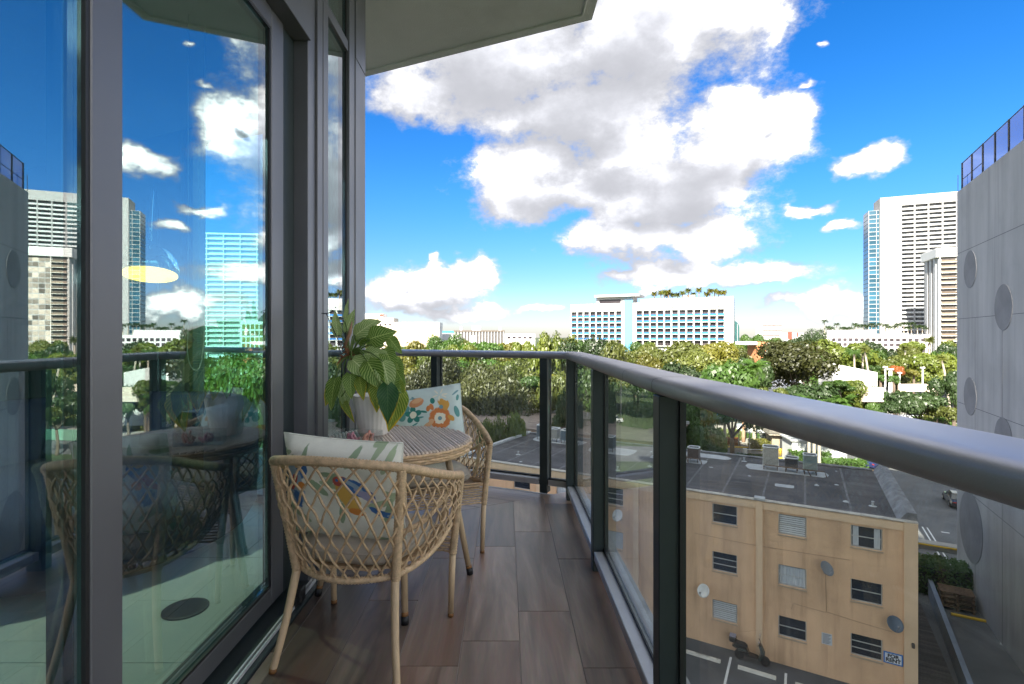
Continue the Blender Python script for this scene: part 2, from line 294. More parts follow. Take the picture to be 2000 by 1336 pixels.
class MB:
    """Collects shapes; build() links them as one mesh object."""

    def __init__(s): s.v, s.f, s.uv, s.mi = [], [], None, None

    def add(s, vs, fs):
        o = len(s.v); s.v.extend([tuple(p) for p in vs]); s.f.extend([tuple(i + o for i in f) for f in fs]); return s

    def box(s, x0, y0, z0, x1, y1, z1):
        return s.add([(x0, y0, z0), (x1, y0, z0), (x1, y1, z0), (x0, y1, z0), (x0, y0, z1), (x1, y0, z1), (x1, y1, z1), (x0, y1, z1)],
                     [(0, 3, 2, 1), (4, 5, 6, 7), (0, 1, 5, 4), (1, 2, 6, 5), (2, 3, 7, 6), (3, 0, 4, 7)])

    def bbox(s, x0, y0, z0, x1, y1, z1, b=0.003):
        """box with chamfered edges"""
        vs, fs = [], []
        for zi, z in ((0, z0), (1, z1)):
            zb = z + b if zi == 0 else z - b
            ring_in = [(x0 + b, y0 + b, z), (x1 - b, y0 + b, z), (x1 - b, y1 - b, z), (x0 + b, y1 - b, z)]
            ring_out = [(x0 + b, y0, zb), (x1 - b, y0, zb), (x1, y0 + b, zb), (x1, y1 - b, zb), (x1 - b, y1, zb), (x0 + b, y1, zb), (x0, y1 - b, zb), (x0, y0 + b, zb)]
            vs += ring_in + ring_out
        lo, lo8, hi, hi8 = 0, 4, 12, 16
        fs += [(3, 2, 1, 0), (hi, hi + 1, hi + 2, hi + 3)]
        for k in range(8): fs.append((lo8 + k, lo8 + (k + 1) % 8, hi8 + (k + 1) % 8, hi8 + k))
        for base, oct_, flip in ((lo, lo8, 0), (hi, hi8, 1)):
            for k in range(4):
                a, b2 = base + k, base + (k + 1) % 4
                q = (a, b2, oct_ + 2 * k + 1, oct_ + 2 * k); t = (b2, oct_ + (2 * k + 2) % 8, oct_ + 2 * k + 1)
                fs.append(q if not flip else q[::-1]); fs.append(t if not flip else t[::-1])
        return s.add(vs, fs)

    def prism(s, poly, z0, z1):
        n = len(poly)
        return s.add([(x, y, z0) for x, y in poly] + [(x, y, z1) for x, y in poly],
                     [tuple(range(n - 1, -1, -1)), tuple(range(n, 2 * n))] + [(i, (i + 1) % n, n + (i + 1) % n, n + i) for i in range(n)])

    def sheet(s, poly, z):
        return s.add([(x, y, z) for x, y in poly], [tuple(range(len(poly)))])

    def tube(s, pts, r, n=8, ripple=0.0, cap=True, squash=1.0):
        pts = [Vector(p) for p in pts]; m = len(pts)
        rs = r if isinstance(r, (list, tuple)) else [r] * m
        up = Vector((0, 0, 1)); vs, fs = [], []
        t0 = (pts[1] - pts[0]).normalized()
        x = t0.cross(up) if abs(t0.dot(up)) < 0.95 else t0.cross(Vector((0, 1, 0)))
        x.normalize()
        for i, p in enumerate(pts):
            t = (pts[min(i + 1, m - 1)] - pts[max(i - 1, 0)]).normalized()
            x = (x - t * x.dot(t)).normalized(); y = t.cross(x)
            rr = rs[i] * (1 + ripple * (1 if i % 2 else -1))
            for k in range(n):
                a = 2 * math.pi * k / n
                vs.append(p + x * (math.cos(a) * rr) + y * (math.sin(a) * rr * squash))
        for i in range(m - 1):
            for k in range(n):
                a, b = i * n + k, i * n + (k + 1) % n
                fs.append((a, b, b + n, a + n))
        if cap: fs += [tuple(range(n - 1, -1, -1)), tuple(range((m - 1) * n, m * n))]
        return s.add(vs, fs)

    def lathe(s, prof, n=20, c=(0, 0, 0), flute=0.0, nf=16):
        vs, fs = [], []
        for (r, z) in prof:
            for k in range(n):
                a = 2 * math.pi * k / n; q = r * (1 + flute * math.cos(nf * a))
                vs.append((c[0] + q * math.cos(a), c[1] + q * math.sin(a), c[2] + z))
        for i in range(len(prof) - 1):
            for k in range(n):
                a, b = i * n + k, i * n + (k + 1) % n
                fs.append((a, b, b + n, a + n))
        fs.append(tuple(range(n - 1, -1, -1))); fs.append(tuple(range((len(prof) - 1) * n, len(prof) * n)))
        return s.add(vs, fs)

    def mesh(s, name, m, smooth=False):
        me = bpy.data.meshes.new(name); me.from_pydata(s.v, [], s.f); me.update()
        if m is not None: me.materials.append(m)
        if smooth: me.polygons.foreach_set('use_smooth', [True] * len(me.polygons))
        return me

    def build(s, name, m, parent=None, loc=None, rot=None, smooth=False):
        return link(name, s.mesh(name, m, smooth), parent, loc, rot)


def link(name, me, parent=None, loc=None, rot=None, scale=None):
    o = bpy.data.objects.new(name, me); col.objects.link(o)
    if parent is not None: o.parent = parent
    if loc is not None: o.location = loc
    if rot is not None: o.rotation_euler = rot
    if scale is not None: o.scale = scale
    return o


def empty(name, label, cat, loc=(0, 0, 0), rz=0.0, group=None, scale=None):
    o = link(name, None, None, loc, (0, 0, rz), scale); o.empty_display_size = 0.1
    return tag(o, label, cat, group)


def tag(o, label, cat, group=None):
    o['label'] = label; o['category'] = cat
    if group: o['group'] = group
    return o


def structure(o): o['kind'] = 'structure'; return o


def dup(root, loc, rz=0.0, label=None, scale=None):
    r = root.copy(); col.objects.link(r); r.location = loc; r.rotation_euler = (0, 0, rz)
    if scale is not None: r.scale = scale if hasattr(scale, '__len__') else (scale,) * 3
    if label: r['label'] = label
    for ch in KIDS.get(root.name, None) or list(root.children):
        c = ch.copy(); col.objects.link(c); c.parent = r
        for g in list(ch.children):
            d = g.copy(); col.objects.link(d); d.parent = c
    return r
KIDS = {}


def px(x, y, d):       # photograph pixel at distance d -> place in the world
    return Vector(((x - 988) / 1000 * d, d, EYE - (y - 655) / 1000 * d))


def smooth_path(pts, n):
    """Catmull-Rom through pts, n samples per span"""
    P = [Vector(p) for p in pts]; P = [P[0] * 2 - P[1]] + P + [P[-1] * 2 - P[-2]]; out = []
    for i in range(1, len(P) - 2):
        for k in range(n):
            t = k / n
            out.append(0.5 * ((2 * P[i]) + (P[i + 1] - P[i - 1]) * t + (2 * P[i - 1] - 5 * P[i] + 4 * P[i + 1] - P[i + 2]) * t * t + (3 * P[i] - P[i - 1] - 3 * P[i + 1] + P[i + 2]) * t ** 3))
    out.append(P[-2]); return out


def resample(path, step):
    out = [path[0].copy()]; acc = 0.0
    for a, b in zip(path, path[1:]):
        l = (b - a).length; t = step - acc
        while t <= l:
            out.append(a.lerp(b, t / l)); t += step
        acc = l - (t - step)
    out.append(path[-1]); return out

# named materials
frame_m = mat('charcoal_aluminium', (0.155, 0.158, 0.172), 0.40, 0.45, 0.06, 3, 0.03, 400, rvar=0.05)
post_m = mat('charcoal_post_paint', (0.030, 0.043, 0.046), 0.45, 0.1, 0.08, 6, 0.04, 500)
rail_m = mat('brushed_grey_handrail', (0.52, 0.515, 0.545), 0.40, 0.42, 0.06, 5, 0.04, 300, rvar=0.06)
black_m = mat('black_gasket', (0.012, 0.012, 0.013), 0.5, 0, 0.1)
steel_m = mat('bare_aluminium_track', (0.80, 0.80, 0.82), 0.35, 0.4, 0.06)
stucco_m = mat('ceiling_stucco', (0.83, 0.82, 0.85), 0.9, 0, 0.06, 1.6, 0.5, 140)
slab_m = mat('weathered_slab', (0.40, 0.41, 0.40), 0.9, 0, 0.30, 9, 0.6, 60)
door_glass = glass_mat('coated_door_glass', (0.66, 0.90, 0.885), 1.6, 0.20)
win_glass = glass_mat('window_glass_clear', (0.80, 0.96, 0.92), 1.3, 0.0)
rail_glass = glass_mat('balustrade_glass', (0.955, 0.988, 0.972), 1.36, 0.0, 0.055)
plank_m = plank_mat()
stain(stucco_m, 0.8, (1, 1, 1), 0.3); stain(slab_m, 3.0, (1, 1, 1), 0.8); stain(rail_m, 9.0, (1, 1, 1), 0.22)

# ------------------------------------------------------------------ our own tower: slabs, balcony floor, room
U_FAR = Vector((-0.916, 0.401, 0))                       # along the far balustrade, to the left
OUT = [(0.95, -1.75), (0.66, 1.50), (0.63, 3.87), (0.63 - 0.916 * 6, 3.87 + 0.401 * 6)]   # outer edge of the slab
WALL = [(-0.93, -9), (-0.93, 3.46), (-0.93 - 0.916 * 5, 3.46 + 0.401 * 5)]
structure(MB().prism([(-9, -1.75)] + OUT + [(-9, 9.0)], -0.30, -0.022).build('balcony_slab', slab_m))
ceil = structure(MB().prism([(-9, -1.75)] + [(x + (0.02), y) for x, y in OUT] + [(-9, 9.0)], 3.60, 3.86).build('balcony_ceiling', stucco_m))
# drip lip along the edge of the ceiling
lip = [(0.86, -1.7), (0.59, 1.5), (0.57, 3.81), (0.57 - 0.916 * 6, 3.81 + 0.401 * 6)]
for a, b in zip(lip, lip[1:]):
    a, b = Vector((*a, 3.596)), Vector((*b, 3.596))
    MB().tube([a, b], 0.008, 6).build('drip_bead', stucco_m, ceil)

body_m = mat('tower_render', (0.76, 0.75, 0.72), 0.85, 0, 0.05, 0.4, 0.2, 30)
tower = empty('apartment_tower', 'pale rendered apartment tower that carries the balcony', 'building', (0, 0, GZ))
MB().box(-46, -34, 0, -1.4, 3.2, -GZ - 0.31).build('lower_storeys', body_m, tower)
MB().box(-46, -34, -GZ + 3.87, -0.2, 3.2, -GZ + 46).build('upper_storeys', body_m, tower)

# planks of the balcony floor
structure_floor = structure(MB().prism([(-0.905, -1.7), (0.86, -1.7), (0.60, 1.5), (0.585, 3.80), (0.585 - 0.916 * 4.5, 3.80 + 0.401 * 4.5), (-0.905 - 0.916 * 3.4, 3.46 + 0.401 * 3.4), (-0.905, 3.46)], -0.021, -0.0028).build('balcony_floor', mat('tile_grout', (0.30, 0.27, 0.25), 0.9, 0, 0.1, 30)))


def clip(poly, p, n):
    """keep the part of a polygon where (q-p).n >= 0"""
    out = []
    for i in range(len(poly)):
        a, b = poly[i], poly[(i + 1) % len(poly)]
        da = (a[0] - p[0]) * n[0] + (a[1] - p[1]) * n[1]; db = (b[0] - p[0]) * n[0] + (b[1] - p[1]) * n[1]
        if da >= 0: out.append(a)
        if da * db < 0:
            t = da / (da - db); out.append((a[0] + (b[0] - a[0]) * t, a[1] + (b[1] - a[1]) * t))
    return out


def plank(poly, rz, top=0.0):
    if len(poly) < 3: return
    cx = sum(p[0] for p in poly) / len(poly); cy_ = sum(p[1] for p in poly) / len(poly)
    area = 0.5 * abs(sum(poly[i][0] * poly[(i + 1) % len(poly)][1] - poly[(i + 1) % len(poly)][0] * poly[i][1] for i in range(len(poly))))
    if area < 0.0015: return
    c, s = math.cos(-rz), math.sin(-rz)
    loc = [((x - cx) * c - (y - cy_) * s, (x - cx) * s + (y - cy_) * c) for x, y in poly]
    sh = [(x * (1 - 0.0012 / max(0.02, abs(x))) if abs(x) > 0.02 else x, y * (1 - 0.0012 / max(0.02, abs(y))) if abs(y) > 0.02 else y) for x, y in loc]
    n = len(loc)
    mb = MB().add([(x, y, -0.010) for x, y in loc] + [(x, y, -0.0012) for x, y in loc] + [(x, y, 0) for x, y in sh],
                  [tuple(range(2 * n, 3 * n))] + [(i, (i + 1) % n, n + (i + 1) % n, n + i) for i in range(n)] + [(n + i, n + (i + 1) % n, 2 * n + (i + 1) % n, 2 * n + i) for i in range(n)])
    mb.build('plank', plank_m, structure_floor, (cx, cy_, top + random.uniform(-0.0006, 0.0004)), (0, 0, rz))

MIT_P, MIT_D = (0.47, 3.975), Vector((-0.88, -0.475, 0)).normalized()   # mitre where the floor turns the corner
MN = (MIT_D.y, -MIT_D.x)
PW, PL, G = 0.2275, 0.912, 0.0022
x_edges = [-0.905, -0.856] + [-0.856 + PW * (i + 1) for i in range(8)]
starts = [0.33, 0.05, -0.20, 0.245, 0.40, 0.62, 0.235, -0.075, 0.5]
if (0 - MIT_P[0]) * MN[0] + (0 - MIT_P[1]) * MN[1] < 0: MN = (-MN[0], -MN[1])
for i in range(len(x_edges) - 1):
    xa, xb = x_edges[i] + G / 2, x_edges[i + 1] - G / 2
    y = -1.7 - PL + starts[i % 9] + 0.6
    while y < 4.6:
        poly = [(xa, y + G / 2), (xb, y + G / 2), (xb, y + PL - G / 2), (xa, y + PL - G / 2)]
        poly = clip(poly, (MIT_P[0] + MN[0] * 0.001, MIT_P[1] + MN[1] * 0.001), MN)
        if poly: poly = clip(poly, (0.565, 0), (-1, 0) if y > 0.9 else (-1, -0.03))
        if poly: poly = clip(poly, (-0.905, 0), (1, 0))
        if poly: poly = clip(poly, (0, -1.69), (0, 1))
        plank(poly or [], 0.0); y += PL
rzf = math.atan2(0.401, -0.916) - R(90)
for r_ in range(-4, 8):
    s0 = [0.3, -0.25, 0.05, 0.55, -0.1, 0.4][r_ % 6]
    for k in range(-2, 7):
        nv = Vector((-0.401, -0.916, 0))               # towards the room
        o = Vector((0.56, 3.79, 0)) + nv * (r_ * PW)
        a0, a1 = s0 + k * PL + G / 2, s0 + (k + 1) * PL - G / 2
        q = [o + U_FAR * a0 + nv * (G / 2), o + U_FAR * a1 + nv * (G / 2), o + U_FAR * a1 + nv * (PW - G / 2), o + U_FAR * a0 + nv * (PW - G / 2)]
        poly = [(v.x, v.y) for v in q]
        for p_, n_ in (((MIT_P[0] - MN[0] * 0.001, MIT_P[1] - MN[1] * 0.001), (-MN[0], -MN[1])), ((0.565, 0), (-1, 0)), ((0.56, 3.79), (-0.401, -0.916)), ((-0.905, 3.47), (0.401, 0.916))):
            if poly: poly = clip(poly, p_, n_)
        if poly: plank(poly, rzf)

# ---- balustrade
rail = empty('balcony_railing', 'charcoal metal and glass balustrade with wide rounded handrail round the balcony', 'railing')
prof = []
for k in range(28):
    a = 2 * math.pi * (k + 0.5) / 28; cx_, sy = math.cos(a), math.sin(a)
    prof.append((0.080 * (abs(cx_) ** 0.5) * (1 if cx_ > 0 else -1), 0.028 * (abs(sy) ** 0.62) * (1 if sy > 0 else -1)))
CORN = Vector((0.520, 3.905, 1.062)); BEND = Vector((0.520, 1.545, 1.062)); NEAR = Vector((0.660, -0.60, 1.062)); NEAR2 = Vector((0.765, -1.62, 1.062))
FARL = CORN + U_FAR * 5.2


def rail_sweep(path, name):
    mb = MB(); vs = []
    n = len(prof)
    for i, p in enumerate(path):
        din = (path[i] - path[i - 1]).normalized() if i > 0 else (path[1] - path[0]).normalized()
        dout = (path[i + 1] - path[i]).normalized() if i < len(path) - 1 else din
        b = (din + dout).normalized(); side = Vector((b.y, -b.x, 0)); k = 1 / max(0.3, b.dot(din))
        vs += [p + side * (u * k) + Vector((0, 0, w)) for u, w in prof]
    fs = []
    for i in range(len(path) - 1):
        for k in range(n):
            a, b2 = i * n + k, i * n + (k + 1) % n; fs.append((a, b2, b2 + n, a + n))
    fs += [tuple(range(n)), tuple(range((len(path) - 1) * n, len(path) * n))]
    return mb.add(vs, fs).build(name, rail_m, rail, smooth=True)
gap = 0.0022
rail_sweep([CORN + U_FAR * gap, FARL], 'handrail')
rail_sweep([CORN - Vector((0, gap, 0)), BEND + Vector((0, gap, 0))], 'handrail')
rail_sweep([BEND - (BEND - NEAR).normalized() * gap, BEND.lerp(NEAR, 0.3), BEND.lerp(NEAR, 0.7), NEAR, NEAR2], 'handrail')

def seam(p, d):
    mb = MB(); side = Vector((d.y, -d.x, 0)); n = len(prof)
    vs = [p + d * t + side * (u * 1.004) + Vector((0, 0, w * 1.012)) for t in (-0.0016, 0.0016) for u, w in prof]
    mb.add(vs, [(k, (k + 1) % n, n + (k + 1) % n, n + k) for k in range(n)]).build('joint_seam', black_m, rail)
seam(BEND, Vector((-0.03, -1, 0)).normalized()); seam(Vector((0.520, 1.93, 1.062)), Vector((0, -1, 0)))


def post(p, d):
    """rectangular post: p on the rail line, d along the rail"""
    rz = math.atan2(d.y, d.x)
    MB().bbox(-0.031, -0.040, 0.0, 0.031, 0.040, 1.036, 0.0025).build('post', post_m, rail, (p.x, p.y, 0.001), (0, 0, rz))
    m = MB()
    for s_ in (-1, 1):
        m.box(-0.0045 + s_ * 0.036, -0.036, 0.06, 0.0045 + s_ * 0.036, -0.018, 1.034)
    m.build('glazing_bead', black_m, rail, (p.x, p.y, 0.001), (0, 0, rz))
    return p


def span(a, b, ha, hb):
    """glass pane and bottom rail between two posts"""
    d = (b - a).normalized(); L_ = (b - a).length; rz = math.atan2(d.y, d.x); m_ = (a + b) / 2
    MB().box(-L_ / 2 + ha, -0.032, 0.118, L_ / 2 - hb, -0.020, 1.034).build('glass_pane', rail_glass, rail, (m_.x, m_.y, 0), (0, 0, rz))
    mb = MB().bbox(-L_ / 2 + ha - 0.003, -0.040, 0.062, L_ / 2 - hb + 0.003, 0.036, 0.108, 0.003)
    br = mb.build('bottom_rail', rail_m, rail, (m_.x, m_.y, 0), (0, 0, rz))
    MB().box(-L_ / 2 + ha, -0.0185, 0.1085, L_ / 2 - hb, -0.012, 0.120).box(-L_ / 2 + ha, -0.039, 0.1085, L_ / 2 - hb, -0.0335, 0.120).build('glazing_channel', black_m, br)


def onrail(v): return Vector((v[0], v[1], 0))
LX = 0.487
dirR = Vector((0, -1, 0))
pA, pB, pC = onrail((LX, 3.79)), onrail((LX, 2.66)), onrail((LX, 1.525))
dN = (NEAR - BEND).normalized()
pD = onrail((0.567, 0.30)); pE = onrail((0.690, -1.55))
for p in (pA, pB, pC): post(p, -dirR)
post(pD, -dN); post(pE, -dN)
span(pB, pA, 0.041, 0.041); span(pC, pB, 0.041, 0.041); span(pD, pC, 0.041, 0.041); span(pE, pD, 0.041, 0.041)
far0 = Vector((0.487, 3.895, 0))
f1, f2, f3, f4 = [far0 + U_FAR * t for t in (0.20, 1.18, 2.16, 3.14)]
for p in (f1, f2, f3, f4): post(p, U_FAR)
for a, b in ((f2, f1), (f3, f2), (f4, f3)): span(b, a, 0.041, 0.041)
span(f1, far0 + U_FAR * 0.02, 0.041, 0.0)
# small hole drilled in the rail cap, shown by a black disc
MB().lathe([(0.004, 0), (0.004, 0.0012)], 8).build('hole_disc', black_m, rail, (0.462, 1.78, 1.0815))

# ---- window wall between balcony and room (structure) and its two sliding doors
ww = structure(link('window_wall', None)); ww.empty_display_size = 0.1


def fb(x0, y0, z0, x1, y1, z1, name='mullion', m=None, b=0.002, par=None):
    return MB().bbox(min(x0, x1), y0, z0, max(x0, x1), y1, z1, b).build(name, m or frame_m, par or ww)
ZT = 3.597
fb(-1.11, 2.515, 0.001, -0.972, 2.610, ZT)                        # jamb of the sliding doors
fb(-1.11, 2.613, 0.001, -0.960, 2.685, ZT)
fb(-1.11, 2.688, 0.001, -0.957, 2.760, ZT)
fb(-1.11, 2.395, 0.013, -1.040, 2.512, 2.655, 'door_pocket', post_m)   # recess beside the door leaf
fb(-1.11, 3.128, 0.001, -0.955, 3.235, ZT)                        # corner mullion
fb(-1.11, 3.240, 0.001, -0.950, 3.460, 2.97)
fb(-1.11, 3.240, 2.973, -0.948, 3.460, ZT)
fb(-1.06, 3.118, 0.02, -0.972, 3.126, ZT, 'gasket', black_m, 0.001)
fb(-1.06, 2.763, 2.942, -0.960, 3.116, 3.006, 'transom_bar')
fb(-1.06, 2.763, 0.001, -0.960, 3.116, 0.075, 'sill_bar')
MB().box(-0.990, 2.764, 0.077, -0.978, 3.115, 2.940).build('pane', door_glass, ww)
MB().box(-0.990, 2.764, 3.008, -0.978, 3.115, ZT).build('pane', door_glass, ww)
fb(-1.16, -6.0, 2.66, -0.955, 2.512, 2.90, 'door_head')
MB().box(-1.012, -6.0, 2.903, -1.000, 2.512, ZT).build('pane', door_glass, ww)
# threshold with its running tracks
th = MB().bbox(-1.19, -6, -0.015, -0.907, 2.512, 0.012, 0.002).build('threshold', post_m, ww)
for x in (-0.948, -0.931, -1.10, -1.083):
    MB().box(x - 0.003, -6, 0.0125, x + 0.003, 2.50, 0.026).build('track', steel_m, th)
# black stop block at the end of the track
sb_ = MB().bbox(-0.968, 2.29, 0.0125, -0.915, 2.345, 0.075, 0.006).bbox(-0.958, 2.25, 0.0125, -0.925, 2.292, 0.045, 0.004).build('door_stop', black_m)
tag(sb_, 'small black plastic door stop at the end of the sliding door track', 'door stop')


def sliding_door(x, y0, y1, label, s0=0.10, s1=0.13):
    d = empty('sliding_glass_door', label, 'door', (x, y0, 0.028))
    L_ = y1 - y0; H_ = 2.628
    MB().bbox(-0.042, 0, 0, 0.0, s0, H_, 0.003).build('stile', frame_m, d)
    MB().bbox(-0.042, L_ - s1, 0, 0.0, L_, H_, 0.003).build('stile', frame_m, d)
    MB().bbox(-0.040, s0 + 0.001, 0, -0.002, L_ - s1 - 0.001, 0.075, 0.003).build('bottom_rail', frame_m, d)
    MB().bbox(-0.040, s0 + 0.001, H_ - 0.085, -0.002, L_ - s1 - 0.001, H_, 0.003).build('top_rail', frame_m, d)
    g_ = MB().box(-0.030, s0 + 0.012, 0.087, -0.014, L_ - s1 - 0.012, H_ - 0.097).build('glass_pane', door_glass, d)
    b_ = MB()
    for (ya, za, yb, zb) in ((s0 + 0.001, 0.076, s0 + 0.0115, H_ - 0.086), (L_ - s1 - 0.0115, 0.076, L_ - s1 - 0.001, H_ - 0.086)):
        b_.box(-0.034, ya, za, -0.004, yb, zb)
    b_.box(-0.034, s0 + 0.012, 0.076, -0.004, L_ - s1 - 0.012, 0.0865).box(-0.034, s0 + 0.012, H_ - 0.0965, -0.004, L_ - s1 - 0.012, H_ - 0.086)
    b_.build('gasket', black_m, g_)
    return d
sliding_door(-1.030, 1.190, 2.372, 'sliding glass door leaf whose right stile stands behind the wicker chair', 0.07, 0.118)
sliding_door(-0.955, -0.85, 1.278, 'sliding glass door leaf on the outer track, overlapping the leaf behind the chair', 0.10, 0.098)
sliding_door(-1.030, -3.0, -0.90, 'sliding glass door leaf behind the outer leaf, towards the end of the balcony')

# ---- room behind the glass
roomf_m = mat('room_tile', (0.62, 0.63, 0.61), 0.35, 0, 0.04, 2)
roomw_m = mat('room_paint', (0.30, 0.31, 0.33), 0.8, 0, 0.04, 1)
navy_m = mat('navy_upholstery', (0.018, 0.024, 0.085), 0.85, 0, 0.2, 30, 0.3, 300)
q0 = Vector((-1.05, 3.44, 0))                    # angled outer wall of the room, parallel to the far balustrade
RW = [(-1.2, -5.0), (-6.0, -5.0), (-6.0, 5.55), (q0.x - 0.12, q0.y)]
rf = structure(MB().prism([(-1.195, -5), (-1.195, 3.36)] + [(q0.x + U_FAR.x * 5.2, q0.y + U_FAR.y * 5.2), (-6, -5)], -0.021, -0.006).build('room_floor', mat('room_grout', (0.25, 0.25, 0.25), 0.8)))
for ix in range(5):
    for iy in range(10):
        xa, ya = -1.20 - (ix + 1) * 0.9, -4.4 + iy * 0.9
        poly = [(xa + 0.002, ya + 0.002), (xa + 0.898, ya + 0.002), (xa + 0.898, ya + 0.898), (xa + 0.002, ya + 0.898)]
        poly = clip(poly, (q0.x, q0.y - 0.05), (-0.401, -0.916))
        if poly and len(poly) > 2:
            MB().prism(poly, -0.006, 0.0).build('tile', roomf_m, rf)
structure(MB().prism([(-1.14, -5), (-1.14, 3.3), (q0.x + U_FAR.x * 5.2, q0.y + U_FAR.y * 5.2 - 0.1), (-6, -5)], 2.78, 2.96).build('room_ceiling', mat('room_ceiling_paint', (0.5, 0.5, 0.5), 0.9, 0, 0.03)))
structure(MB().box(-6.2, -5.2, 0, -6.0, 5.9, 2.78).build('room_wall_left', roomw_m))
structure(MB().box(-6.0, -5.2, 0, -1.2, -5.0, 2.78).build('room_wall_rear', roomw_m))
# angled outer wall: glass from the corner for 1.5 m, solid further left
rzw = math.atan2(U_FAR.y, U_FAR.x)
ow = structure(link('room_wall_angled', None, None, (q0.x, q0.y, 0), (0, 0, rzw)))
MB().box(1.60, -0.08, 0, 5.4, 0.08, 3.59).build('solid_panel', roomw_m, ow)
MB().bbox(1.50, -0.05, 0, 1.598, 0.05, 3.59).build('mullion', frame_m, ow)
MB().bbox(0.10, -0.05, 0, 1.498, 0.05, 0.06).build('sill_bar', frame_m, ow)
MB().bbox(0.10, -0.05, 2.72, 1.498, 0.05, 2.97).build('head_bar', frame_m, ow)
MB().box(0.10, -0.006, 0.062, 1.498, 0.006, 2.718).build('pane', win_glass, ow)
MB().box(0.10, -0.006, 2.972, 1.498, 0.006, 3.59).build('pane', win_glass, ow)

# round navy lounge chair with loose cushions
lc = empty('lounge_chair', 'large round navy lounge chair inside the room behind the glass', 'chair', (-2.42, 3.02, 0))
MB().lathe([(0.70, 0.05), (0.80, 0.06), (0.86, 0.16), (0.86, 0.34), (0.80, 0.42), (0.30, 0.44), (0.01, 0.44)], 36).build('seat', navy_m, lc, smooth=True)
mb = MB(); vs, fs = [], []
for i in range(25):
    a = R(-20 + 230 * i / 24)
    for (r_, z) in ((0.62, 0.42), (0.64, 0.74), (0.70, 0.80), (0.80, 0.80), (0.86, 0.72), (0.87, 0.30)):
        vs.append((r_ * math.cos(a), r_ * math.sin(a), z))
for i in range(24):
    for k in range(5): fs.append((i * 6 + k, i * 6 + k + 1, (i + 1) * 6 + k + 1, (i + 1) * 6 + k))
fs += [tuple(range(6)), tuple(range(24 * 6 + 5, 24 * 6 - 1, -1))]
mb.add(vs, fs).build('backrest', navy_m, lc, smooth=True)
MB().lathe([(0.5, 0.001), (0.5, 0.05)], 24).build('base', black_m, lc)


def pillow_mesh(w, h, t, n=20, pinch=0.06):
    vs, fs = [], []
    for side in (-1, 1):
        for j in range(n + 1):
            for i in range(n + 1):
                u, v = i / n * 2 - 1, j / n * 2 - 1
                pu = 1 - pinch * (1 - abs(v) ** 2.0) * 0.6; pv = 1 - pinch * (1 - abs(u) ** 2.0) * 0.6
                e = max(0.0, (1 - u ** 4)) ** 0.55 * max(0.0, (1 - v ** 4)) ** 0.55
                wr = 0.006 * mnoise.noise(Vector((u * 3.1, v * 3.1, side * 5 + w * 10))) * (1 - (u * v) ** 2)
                vs.append((u * w / 2 * pu, side * (t / 2 * e + (wr if e > 0.02 else 0)), v * h / 2 * pv))
    m = (n + 1) ** 2
    for s_ in (0, 1):
        for j in range(n):
            for i in range(n):
                a = s_ * m + j * (n + 1) + i; q = (a, a + 1, a + n + 2, a + n + 1)
                fs.append(q if s_ == 0 else q[::-1])
    return vs, fs


def pillow(name, w, h, t, m, loc, rot, label, cat='pillow', group=None):
    vs, fs = pillow_mesh(w, h, t); mb = MB().add(vs, fs); o = mb.build(name, m, None, loc, rot, True)
    n = 20; ring = []
    for i in range(n + 1): ring.append(vs[i])
    for j in range(1, n + 1): ring.append(vs[j * (n + 1) + n])
    for i in range(n - 1, -1, -1): ring.append(vs[n * (n + 1) + i])
    for j in range(n - 1, -1, -1): ring.append(vs[j * (n + 1)])
    MB().tube([(x, 0, z) for x, y, z in ring], 0.0035, 5, cap=False).build('piping', m, o, smooth=True)
    return tag(o, label, cat, group)
pillow('throw_pillow', 0.46, 0.36, 0.14, navy_m, (-2.20, 3.40, 0.66), (R(-18), 0, R(-12)), 'navy throw pillow leaning in the round lounge chair, nearer the window')
pillow('throw_pillow', 0.46, 0.34, 0.14, mat('slate_blue_fabric', (0.05, 0.06, 0.15), 0.9, 0, 0.15, 30, 0.2, 300), (-2.72, 3.36, 0.64), (R(-18), 0, R(20)), 'slate blue throw pillow in the round lounge chair, further from the window')

# arc lamp: chrome dome lit from within
lamp = empty('arc_lamp', 'arc floor lamp with chrome dome and warm lit opening inside the room', 'lamp', (-2.75, 4.05, 0.001))
chrome_m = mat('chrome', (0.85, 0.85, 0.86), 0.06, 1.0, 0.02)
lampin_m = mat('lamp_inside', (0.85, 0.72, 0.5), 0.6)
MB().lathe([(0.17, 0), (0.17, 0.03), (0.02, 0.035)], 24).build('base', black_m, lamp, smooth=False)
dc = Vector((-1.82, 2.62, 1.50)) - Vector((-2.75, 4.05, 0.0))
path = smooth_path([(0, 0, 0.03), (0.0, 0.0, 1.2), (0.15, -0.22, 1.95), (0.55, -0.85, 2.15), (dc.x, dc.y, 1.80), (dc.x, dc.y, 1.70)], 8)
MB().tube(path, 0.010, 8).build('arm', chrome_m, lamp, smooth=True)
dome = [(0.128, 0.0), (0.127, 0.03), (0.115, 0.075), (0.088, 0.115), (0.05, 0.14), (0.012, 0.15)]
MB().lathe(dome + [(0.012, 0.146)] + [(r_ - 0.003, z - 0.002) for r_, z in dome[::-1][1:]], 32).build('lamp_shade', chrome_m, lamp, tuple(dc + Vector((0, 0, 0.03))), (R(-12), R(-6), 0), True)
bulb_m = bpy.data.materials.new('lit_diffuser'); bulb_m.use_nodes = True
bb = bulb_m.node_tree.nodes['Principled BSDF']; bb.inputs['Emission Color'].default_value = (1, 0.46, 0.06, 1); bb.inputs['Emission Strength'].default_value = 0.75; bb.inputs['Base Color'].default_value = (0.05, 0.035, 0.02, 1)
MB().lathe([(0.121, 0.0), (0.121, 0.004)], 28).build('diffuser', bulb_m, lamp, tuple(dc + Vector((0, 0, 0.0215))), (R(-12), R(-6), 0))

